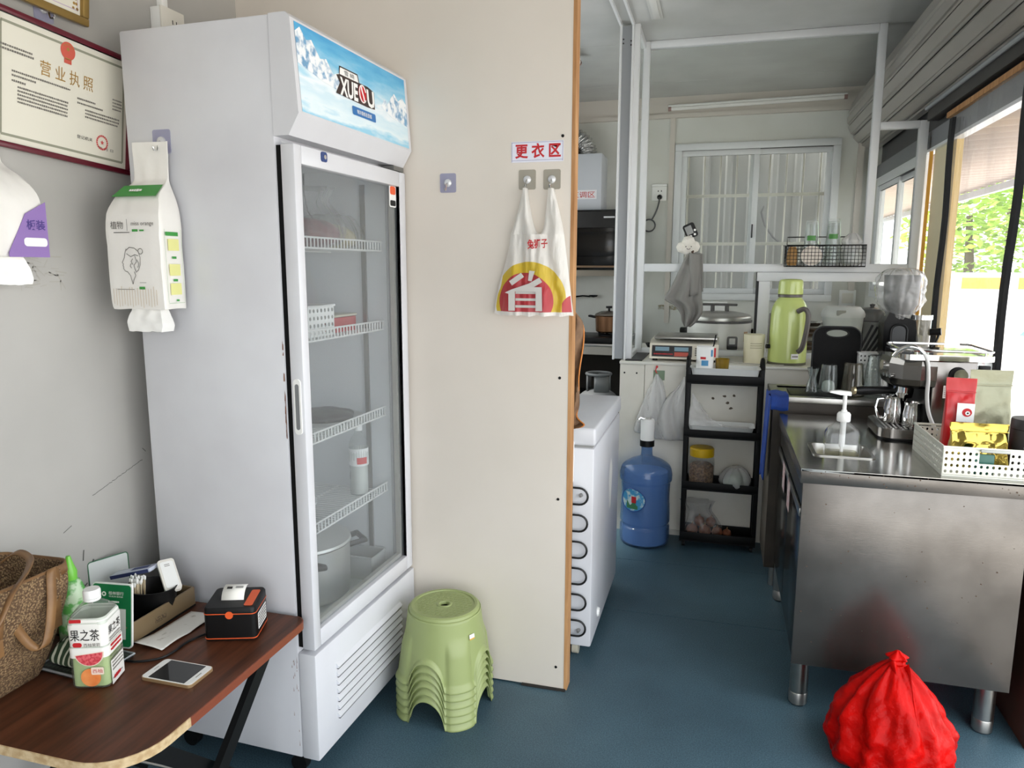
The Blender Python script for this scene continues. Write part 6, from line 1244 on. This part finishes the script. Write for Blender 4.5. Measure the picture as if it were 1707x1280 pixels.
t = thing('perforated_basket', 'white perforated basket behind the glass jug on the sink bench', 'basket', (.72, 3.72, .904)); b = B(); perf(b, (.64, 3.70, .906), (.016, 0, 0), (0, 0, .02), 10, 9, .24); perf(b, (.64, 3.70, .906), (0, .016, 0), (0, 0, .02), 4, 9, .24); obj('front', b, white_plastic, t, smooth=False, solid=.003); obj('rim', B().bx(.636, .804, 3.696, 3.768, 1.086, 1.092), white_plastic, t, smooth=False)
t = thing('utensil_bundle', 'bundle of black handled utensils behind the cutting board', 'utensils', (.68, 3.80, .97)); rng = random.Random(3)
for k in range(6): x = .655+.012*k; obj('utensil', B().bx(-.006, .006, -.003, .003, 0, .21, .002, M=Matrix.Translation((x-.03, 3.795, 1.02-.004*k)) @ Matrix.Rotation(rad(22+3*k), 4, 'Y')), black_plastic, t)
obj('holder', B().bx(.60, .70, 3.775, 3.805, .906, 1.03, .004), mat('frosted_box', (196, 200, 196), .3), t)
jc = thing('slow_juicer', 'black upright juicer with a plastic bag over its hopper', 'juicer', (.80, 3.66, .904)); c = (.775, 3.66, 0)
obj('column', B().prism([(.735, .905), (.865, .905), (.865, 1.12), (.842, 1.25), (.735, 1.285), (.715, 1.24), (.722, 1.0)], 'y', 3.61, 3.73), mat('gloss_black', (6, 6, 7), .2, spec=.12), jc, ang=20)
obj('handle_slot', B().prism(rrect(.750, .805, 1.02, 1.225, .024, 6), 'y', 3.606, 3.611), mat('recess_grey', (36, 38, 40), .4), jc); obj('handle_rim', B().tube([(p[0], 3.608, p[1]) for p in rrect(.744, .811, 1.012, 1.232, .028, 6)], .0045, 6, True), dark_metal, jc)
obj('press_chamber', B().cyl((.872, 3.64, 1.12), (.872, 3.64, 1.255), .037, .04, 24), clear('juicer_clear', (206, 206, 200), .25, (190, 188, 180), 1.8, .05), jc); obj('spout_cap', B().cyl((.905, 3.62, 1.20), (.945, 3.605, 1.205), .016, seg=14), black_plastic, jc); obj('chamber_ring', B().cyl((.872, 3.64, 1.255), (.872, 3.64, 1.275), .044, seg=24), chrome, jc)
obj('hopper', B().lathe([(.045, 1.275), (.07, 1.32), (.075, 1.45), (.0, 1.452)], (.785, 3.66, 0), 28), mat('hopper_grey', (66, 66, 66), .4), jc)
obj('base_red', B().bx(.83, .88, 3.60, 3.63, 1.0, 1.10, .006), red_ink, jc); obj('loop_cable', B().tube(lerp_prof([(.74, 3.60, 1.13), (.77, 3.59, 1.10), (.83, 3.585, 1.10), (.88, 3.58, 1.12), (.92, 3.585, 1.16), (.935, 3.60, 1.19)], 24), .005, 6), black_plastic, jc)
pb = thing('hopper_bag', 'crinkled clear plastic bag pulled over the juicer hopper', 'bag', (.785, 3.66, 1.26)); obj('film', sack(B(), (.782, 3.66, 0), lerp_prof([(.05, 1.255), (.062, 1.28), (.092, 1.33), (.098, 1.39), (.09, 1.445), (.06, 1.475), (.02, 1.482)], 26), 13, .05, 6, 110, rough=.17), clear('bag_film', (250, 250, 250), .26, (240, 240, 238), 1.8, .10, bump=(50, 1.0)), pb, ang=80)
t = thing('small_appliance', 'cream appliance box on the ledge behind the juicer', 'appliance', (.93, 4.12, .97)); obj('box', B().bx(.895, .985, 4.06, 4.16, .9705, 1.15, .008), cream_plastic, t); obj('panel', B().bx(.905, .975, 4.055, 4.06, 1.06, 1.14), white_plastic, t, smooth=False)
obj('cord', B().tube(lerp_prof([(.93, 4.055, 1.10), (.92, 4.03, 1.18), (.95, 4.03, 1.24), (.985, 4.04, 1.22), (.985, 4.05, 1.15)], 24), .004, 6), mat('cord_pale', (170, 166, 156), .5), t)

# ------------------------------------------------------------------ steel counter
ctop = mat('worktop_steel', (200, 199, 196), .16, 1.0, noise_=(5, (168, 166, 160), .3, .7)); cpan = mat('worn_steel_panel', (116, 112, 108), .27, .8, noise_=(7, (96, 92, 88), .3, .7), bump=(60, .04, (1, 1, 10)))
co = thing('steel_counter', 'stainless steel counter unit with round legs and worn end panel', 'counter', (.61, 2.92, 0))
px0, px1, py0, py1 = .345, .525, 2.645, 2.825
tp_ = B()
for a in ((.279, px0, 2.45, 3.39), (px1, .965, 2.45, 3.39), (px0, px1, 2.45, py0), (px0, px1, py1, 3.39)): tp_.bx(*a, .835, .843)
obj('worktop', tp_, ctop, co, smooth=False); obj('worktop_edge', B().bx(.279, .965, 2.450, 2.458, .795, .8425, .0015).bx(.279, .287, 2.458, 3.39, .795, .8425, .0015), cpan, co)
obj('end_panel', B().bx(.288, .932, 2.462, 2.474, .163, .795, .001), cpan, co); obj('carcass', B().bx(.31, .93, 2.474, 3.37, .163, .18).bx(.918, .93, 2.474, 3.37, .18, .795).bx(.31, .918, 3.355, 3.37, .18, .795).bx(.31, .918, 2.474, 3.355, .70, .71), mat('carcass_dark', (90, 86, 80), .5, .4), co, smooth=False)
for y0_, y1_ in ((2.484, 2.905), (2.915, 3.36)):
    d_ = obj('door', B().bx(.290, .308, y0_, y1_, .175, .70, .002), mat('door_smoked', (58, 58, 56), .18, .6), co); obj('door_rail', B().bx(.284, .290, y0_, y1_, .672, .70, .001), steel, d_)
obj('drawer_rail', B().bx(.290, .310, 2.484, 3.36, .71, .792, .002), mat('drawer_dark', (70, 68, 64), .3, .6), co)
for y, z in ((2.80, .66), (3.02, .67)): obj('door_sticker', B().bx(.2832, .2838, y, y+.09, z-.08, z+.03), mat('sticker_pale', (206, 186, 184), .6, noise_=(60, (170, 110, 110), .35, .5)), co, smooth=False)
for x, y in ((.322, 2.505), (.882, 2.505), (.322, 3.33), (.882, 3.33)):
    lg = obj('leg', B().lathe([(.030, .045), (.030, .163)], (x, y, 0), 24), steel, co); obj('adjuster', B().lathe([(.024, 0), (.030, .006), (.031, .045), (.03, .047)], (x, y, 0), 24), steel_soft, lg)
pan = obj('inset_pan', B().rows([[Vector((px, py, z)) for px, py in rrect(px0+i, px1-i, py0+i, py1-i, .022, 5)] for i, z in ((-.010, .8435), (-.010, .8465), (0.002, .8465), (.004, .835), (.012, .802), (.02, .798))], True, False, True), steel, co, ang=40)
dm = B(); rng = random.Random(17)
for k in range(60):
    x, z = rng.uniform(.3, .92), (.80+rng.random()*.04 if k < 24 else rng.uniform(.2, .78)); s = rng.uniform(.0008, .0028); y = 2.4494 if z > .796 else 2.4614; dm.face([(x+s*cos(a), y, z+s*sin(a)) for a in [k_*1.05 for k_ in range(6)]])
obj('rust_specks', dm, mat('speck_brown', (84, 68, 56), .8), co, smooth=False)
bc = thing('blue_cloth', 'bright blue cloth draped over the left front corner of the sink bench', 'cloth', (.25, 3.45, .55)); bm_ = mat('blue_fabric', (24, 70, 160), .7, noise_=(20, (16, 48, 120), .3, .7))
obj('top_fold', B().grid(lambda u, v: Vector((.242+.075*u, 3.405+.16*v if v > .15 else 3.412, (.916 if v > .15 else .852+.064*v/.15)+.003*sin(u*7+v*5))), 14, 24), bm_, bc, solid=.004)
obj('hanging_fold', B().grid(lambda u, v: Vector((.240-.006*sin(u*9)-.012*v, 3.410+(.19-.05*v*0)*u, .916-.39*v+.02*sin(u*5)*v)), 20, 26), bm_, bc, solid=.004)

# soap dispenser in the inset pan
so_ = thing('soap_dispenser', 'clear square pump dispenser with white pump in the inset pan', 'dispenser', (.438, 2.735, .80)); c = Vector((.438, 2.735, 0))
def rr_rows(secs): return [[Vector((c.x+px, c.y+py, z)) for px, py in rrect(-w, w, -d, d, min(r, w*.98, d*.98), 4)] for z, w, d, r in secs]
pet = clear('clear_pet', (248, 249, 249), .05, (230, 234, 234), 1.8, .04)
obj('bottle', B().rows(rr_rows([(.8005, .050, .034, .012), (.806, .056, .040, .014), (.905, .056, .040, .014), (.925, .046, .034, .014), (.945, .022, .022, .02), (.952, .018, .018, .017), (.958, .018, .018, .017)]), True, True, False), pet, so_, ang=40)
obj('liquid', B().rows(rr_rows([(.803, .048, .032, .012), (.84, .053, .037, .013)]), True, True, True), clear('soap_liquid', (226, 222, 200), .25, (210, 204, 170), .6, .1), so_)
obj('collar', B().lathe([(.021, .950), (.0225, .953), (.0225, .975), (.018, .982), (.010, .985), (.009, .99)], c, 28), white_plastic, so_); obj('dip_tube', B().lathe([(.010, .86), (.010, .95)], c, 14).lathe([(.0055, .805), (.0055, .86)], c, 10), white_plastic, so_)
pu = obj('pump_stem', B().lathe([(.0065, .985), (.0065, 1.045)], c, 14), white_plastic, so_); obj('nozzle', B().prism([(.018, 1.042), (.018, 1.055), (-.015, 1.058), (-.048, 1.056), (-.052, 1.051), (-.018, 1.044)], 'y', -.011, .011), white_plastic, pu).location = (c.x, c.y, 0)

# ------------------------------------------------------------------ espresso machine
em = thing('espresso_machine', 'stainless espresso machine with dial on its side on the counter', 'coffee machine', (.78, 3.08, .843)); bs = mat('machine_steel', (128, 124, 120), .2, 1.0, bump=(50, .03, (1, 1, 14)))
ys0, ys1 = 2.96, 3.23
obj('body', B().bx(.762, .905, ys0, ys1, .85, 1.148, .006), bs, em)
hp_ = [(.616, 3.13), (.628, 3.02), (.664, 2.962), (.720, 2.945), (.772, 2.945), (.772, 3.25), (.664, 3.25), (.628, 3.21)]
hm_ = Vector((.70, 3.09)); hrow = lambda k, z, dx=0.0: [Vector((hm_.x+(p[0]-hm_.x)*k+dx, hm_.y+(p[1]-hm_.y)*k, z)) for p in hp_]
obj('head', B().rows([hrow(.80, 1.040, .010), hrow(.93, 1.052, .004), hrow(1.0, 1.075), hrow(1.0, 1.128), hrow(.95, 1.150, .003)], True, True, True), bs, em, smooth=False)
obj('front_gauge', B().cyl((.628, 3.075, 1.112), (.612, 3.073, 1.113), .020, seg=24), chrome, em)
for k in range(3): obj('front_button', B().cyl((.628+.006*k, 3.05-.022*k, 1.082), (.616+.006*k, 3.045-.022*k, 1.081), .007, seg=12), chrome, em)
obj('cup_warmer', B().prism(rrect(.650, .958, ys0-.02, ys1+.02, .035, 6), 'z', 1.150, 1.170), chrome, em); obj('cup_rail', B().tube([(p[0], p[1], 1.184) for p in rrect(.655, .953, ys0-.016, ys1+.016, .035, 6)], .0045, 8, True), chrome, em)
obj('rail_posts', B().tube([(.70, ys0-.016, 1.17), (.70, ys0-.016, 1.184)], .003, 6).tube([(.92, ys0-.016, 1.17), (.92, ys0-.016, 1.184)], .003, 6), chrome, em)
kn = obj('dial', B().cyl((.842, ys0, 1.098), (.842, ys0-.012, 1.098), .030, .029, 28), black_plastic, em); obj('dial_face', B().cyl((.848, ys0-.012, 1.098), (.848, ys0-.020, 1.098), .0245, .023, 28), chrome, kn)
lb_ = obj('warning_label', B().bx(.80, .862, ys0-.0012, ys0-.0002, 1.012, 1.058), mat('label_paper', (222, 214, 210), .6), em, smooth=False); flat('label_print', dashes(6, .803, .858, 1.053, .0068, random.Random(21), .0036), mat('label_print', (150, 110, 110), .6), em, (0, ys0-.0016, 0), X_, Z_)
tk = clear('tank_clear', (236, 240, 242), .18, (226, 230, 232), 1.8, .05); obj('water_tank', B().bx(.906, .955, ys0+.01, ys1-.01, .93, 1.148, .008), tk, em); obj('tank_latch', B().bx(.907, .945, ys0-.004, ys0+.01, 1.115, 1.135, .003), black_plastic, em)
obj('group_head', B().cyl((.695, 3.07, 1.044), (.695, 3.07, 1.012), .036, .034, 28), chrome, em); obj('recess_back', B().bx(.745, .763, ys0+.01, ys1-.01, .88, 1.045), black_plastic, em, smooth=False)
dt = obj('drip_tray', B().prism(rrect(.600, .775, ys0-.005, ys1+.005, .030, 6, rs=(.005, .005, .05, .05)), 'z', .852, .886), bs, em); obj('tray_foot', B().prism(rrect(.606, .77, ys0, ys1, .03, 6, rs=(.005, .005, .05, .05)), 'z', .844, .852), black_plastic, em)
for k in range(8): obj('grate_slat', B().bx(.622+.017*k, .630+.017*k, ys0+.015, ys1-.015, .886, .890, .001), steel_soft, dt)
pfh = obj('portafilter', B().cyl((.695, 3.07, 1.012), (.695, 3.07, .992), .034, .030, 28), chrome, em); obj('portafilter_handle', B().tube([(.665, 3.065, 1.012), (.640, 3.058, 1.018), (.60, 3.045, 1.018), (.53, 3.025, 1.016), (.515, 3.02, 1.016)], .015, 14, rr=[.010, .014, .016, .0165, .013]), black_plastic, pfh); obj('handle_tip', B().tube([(.516, 3.02, 1.016), (.508, 3.018, 1.016)], .0155, 14), mat('tip_brass', (190, 176, 140), .3, .9), pfh); obj('pour_spout', B().cyl((.695, 3.07, .992), (.695, 3.07, .978), .014, .010, 14), chrome, pfh)
obj('wand_pipe', B().tube(lerp_prof([(.632, 2.975, 1.158), (.648, 2.965, 1.182), (.672, 2.955, 1.196), (.70, 2.95, 1.194), (.722, 2.945, 1.175)], 24), .0095, 12), chrome, em)
hs = thing('clear_hose', 'pale flexible hose curving down from the machine into the white basket', 'hose', (.80, 2.80, .86)); obj('hose', B().tube(lerp_prof([(.715, 2.947, 1.184), (.735, 2.94, 1.15), (.742, 2.935, 1.09), (.742, 2.93, 1.02), (.748, 2.91, .96), (.765, 2.87, .91), (.79, 2.82, .872), (.82, 2.78, .858)], 40), .0068, 10), mat('hose_white', (208, 208, 206), .3), hs)
def pitcher(label, x, y, s, ha):
    t = thing('milk_pitcher', label, 'pitcher', (x, y, .891), group='steel milk pitchers on the drip tray'); z = .891
    obj('pot', B().lathe([(0, z), (.036*s, z), (.038*s, z+.004), (.036*s, z+.05*s), (.031*s, z+.085*s), (.034*s, z+.098*s), (.0325*s, z+.098*s), (.029*s, z+.085*s), (.034*s, z+.05*s), (.034*s, z+.005)], (x, y, 0), 32), chrome, t)
    d = Vector((cos(ha), sin(ha), 0)); P0 = Vector((x, y, z)); obj('handle', B().tube([P0+d*.032*s+Z_*.088*s, P0+d*.062*s+Z_*.085*s, P0+d*.070*s+Z_*.055*s, P0+d*.058*s+Z_*.018*s, P0+d*.037*s+Z_*.014*s], .004, 8), chrome, t)
pitcher('larger steel milk pitcher under the group head with handle to the left', .672, 3.085, 1.05, rad(195)); pitcher('smaller steel milk pitcher standing in front of the larger one', .722, 3.02, .92, rad(-10))

# ------------------------------------------------------------------ white basket with pouches
wb_ = thing('white_basket', 'long white perforated storage basket on the counter front', 'basket', (.86, 2.66, .843)); x0, x1, y0, y1, z0, z1 = .690, 1.0, 2.485, 2.845, .8435, .935
wbm = mat('basket_white', (222, 222, 210), .45); b = B(); nc = 19; dx = (x1-x0)/nc
slot = lambda i, j: 6 <= i <= 10 and j in (2, 3)
perf(b, (x0, y0, z0+.006), (dx, 0, 0), (0, 0, .0195), nc, 4, .26, skip=slot); b.face([(x0, y0, z0), (x1, y0, z0), (x1, y0, z0+.006), (x0, y0, z0+.006)]); b.face([(x0, y0, z0+.084), (x1, y0, z0+.084), (x1, y0, z1), (x0, y0, z1)])
obj('front_side', b, wbm, wb_, smooth=False, solid=.003)
b = B(); nl = 22; dy = (y1-y0)/nl; perf(b, (x0, y0, z0+.006), (0, dy, 0), (0, 0, .0195), nl, 4, .26); b.face([(x0, y0, z0), (x0, y1, z0), (x0, y1, z0+.006), (x0, y0, z0+.006)]); b.face([(x0, y0, z0+.084), (x0, y1, z0+.084), (x0, y1, z1), (x0, y0, z1)]); obj('long_side', b, wbm, wb_, smooth=False, solid=.003)
b = B(); perf(b, (x0, y1, z0+.006), (dx, 0, 0), (0, 0, .0195), nc, 4, .26); obj('rear_side', b, wbm, wb_, smooth=False, solid=.003); obj('floor_plate', B().bx(x0, x1, y0, y1, z0, z0+.003), wbm, wb_, smooth=False)
obj('rim', B().tube([(x1, y0, z1), (x0, y0, z1), (x0, y1, z1), (x1, y1, z1)], .004, 8), wbm, wb_); obj('grip_lip', B().bx(x0+6*dx, x0+11*dx, y0-.010, y0+.002, z0+.082, z1, .003), mat('lip_grey', (176, 178, 172), .4), wb_)
def pouch(label, x, y, w, d, z0_, h, m_, rz, seed, crinkle=.6):
    t = thing('coffee_pouch', label, 'pouch', (x, y, z0_), rz, group='coffee pouches in the white basket'); P_ = lerp_prof([(0, 1, 1), (.12, 1.02, 1.05), (.45, .98, .9), (.72, .95, .45), (.84, .97, .12), (.9, 1, .05), (1, 1, .04)], 44)
    rows = []
    for (v, sx_, sy_) in P_:
        row = []
        for s_ in range(80):
            e_ = s_/80*4; i_ = int(e_); f_ = e_-i_; per = [(-1, -1), (1, -1), (1, 1), (-1, 1)]; p0_, p1_ = per[i_], per[(i_+1) % 4]
            ux, uy = p0_[0]+(p1_[0]-p0_[0])*f_, p0_[1]+(p1_[1]-p0_[1])*f_; rd = 1-.05*(abs(ux)*abs(uy))**5; px, py = ux*rd*w/2*sx_, uy*rd*d/2*sy_
            wr_ = crinkle*(.007*noise.noise(Vector((px*36+seed, v*h*26, uy)))+.004*abs(noise.noise(Vector((px*70+v*3, v*h*30+seed, uy))))+.003*sin(px*90+v*5+seed)*(1-v))
            row.append(Vector((px, py+wr_*(1 if v < .8 else .35), v*h)))
        rows.append(row)
    # finer across
    obj('pouch', B().rows(rows, True, True, True), m_, t, ang=80); obj('zip_line', B().bx(-w/2*.98, w/2*.98, -d*.08-.004, -d*.03-.002, h*.83, h*.842), m_, t, smooth=False); return t
redp = mat('red_pouch', (186, 22, 28), .32); olv = mat('olive_pouch', (140, 140, 116), .35, .35, bump=(25, .25)); gdp = mat('gold_foil', (178, 156, 78), .16, 1.0)
t = pouch('red coffee pouch with a white emblem patch in the white basket', .782, 2.70, .088, .05, .848, .275, redp, rad(-6), 1); flat('emblem_patch', [rect(.014, .165, .050, .062)], white_ink, t, (0, -.0315, 0), X_, Z_); flat('emblem_red', [disc(.018, .166, .014)], red_ink, t, (0, -.0322, 0), X_, Z_); flat('emblem_white', [disc(.020, .164, .007)], white_ink, t, (0, -.0327, 0), X_, Z_); flat('emblem_dot', [disc(.020, .164, .003, 12)], ink, t, (0, -.0331, 0), X_, Z_)
pouch('tall olive foil coffee pouch behind the gold one', .880, 2.74, .128, .055, .848, .30, olv, rad(4), 5)
t = pouch('wide gold foil pouch leaning at the basket front', .808, 2.575, .168, .045, .848, .150, gdp, rad(2), 9, 1.5); obj('stamp', B().tube([(.02+.022*cos(a), -.028, .052+.014*sin(a)) for a in [2*pi*k/24 for k in range(24)]], .0016, 6, True), gdp, t)
t = thing('black_canister', 'matte black cylindrical canister at the basket end', 'canister', (.955, 2.585, .848)); obj('can', B().lathe([(0, .8485), (.050, .8485), (.052, .852), (.052, 1.012), (.050, 1.018), (0, 1.019)], (.952, 2.59, 0), 36), mat('canister_charcoal', (44, 40, 42), .5), t); obj('lid_line', B().lathe([(.0522, .985), (.0524, .986), (.0522, .987)], (.952, 2.59, 0), 36, capa=False, capb=False), black_plastic, t); letters('mark_lettering', 'Timor', white_ink, t, (.934, 2.5405, .93), (1, -.3, 0), Z_, w=.022, h=.007)
tag(obj('green_packet', B().bx(.775, .835, 2.50, 2.512, .848, .915, .003), mat('teal_packet', (40, 96, 84), .4), loc=(.80, 2.5, .848)), 'dark teal packet seen through the basket grip slot', 'packet')

# ------------------------------------------------------------------ floor: red bag, red basin
rbm = mat('red_plastic_bag', (192, 10, 6), .32, spec=.09, noise_=(14, (158, 6, 4), .3, .65), bump=(34, .6))
rg = thing('rubbish_bag', 'tied bright red plastic bag on the floor against the steel counter', 'bag', (.555, 2.27, 0))
obj('bag', sack(B(), (.553, 2.255, 0), lerp_prof([(.10, .001), (.158, .012), (.172, .06), (.166, .12), (.135, .19), (.09, .255), (.045, .305), (.016, .328), (.010, .336)], 60), 11, .085, 15, 180, ry=.88, rough=.10), rbm, rg, ang=80)
obj('knot', sack(B(), (.556, 2.25, .318), lerp_prof([(.012, 0), (.022, .008), (.018, .018), (.028, .026), (.012, .038), (.004, .046)], 14), 5, .25, 4, 40), rbm, rg, ang=80)
tl_ = B().grid(lambda u, v: Vector((.556+.05*(u-.5)*(1-.3*v)+.03*v, 2.235-.03*v-.05*v*v-.01*sin(u*8), .330-.125*v+.014*sin(u*7+v*4))), 14, 16); obj('loose_tail', tl_, rbm, rg, ang=80)
t = thing('red_basin', 'round red plastic basin on the floor under the counter', 'basin', (.72, 2.92, 0)); obj('basin', B().lathe([(0, .001), (.13, .001), (.185, .13), (.198, .135), (.196, .139), (.180, .132), (.126, .006), (0, .006)], (.74, 2.90, 0), 44), mat('basin_red', (176, 44, 62), .35), t); obj('basin_rim', B().tube([(.74+.197*cos(a), 2.90+.197*sin(a), .137) for a in [2*pi*k/40 for k in range(40)]], .004, 6, True), MATS['basin_red'], t)
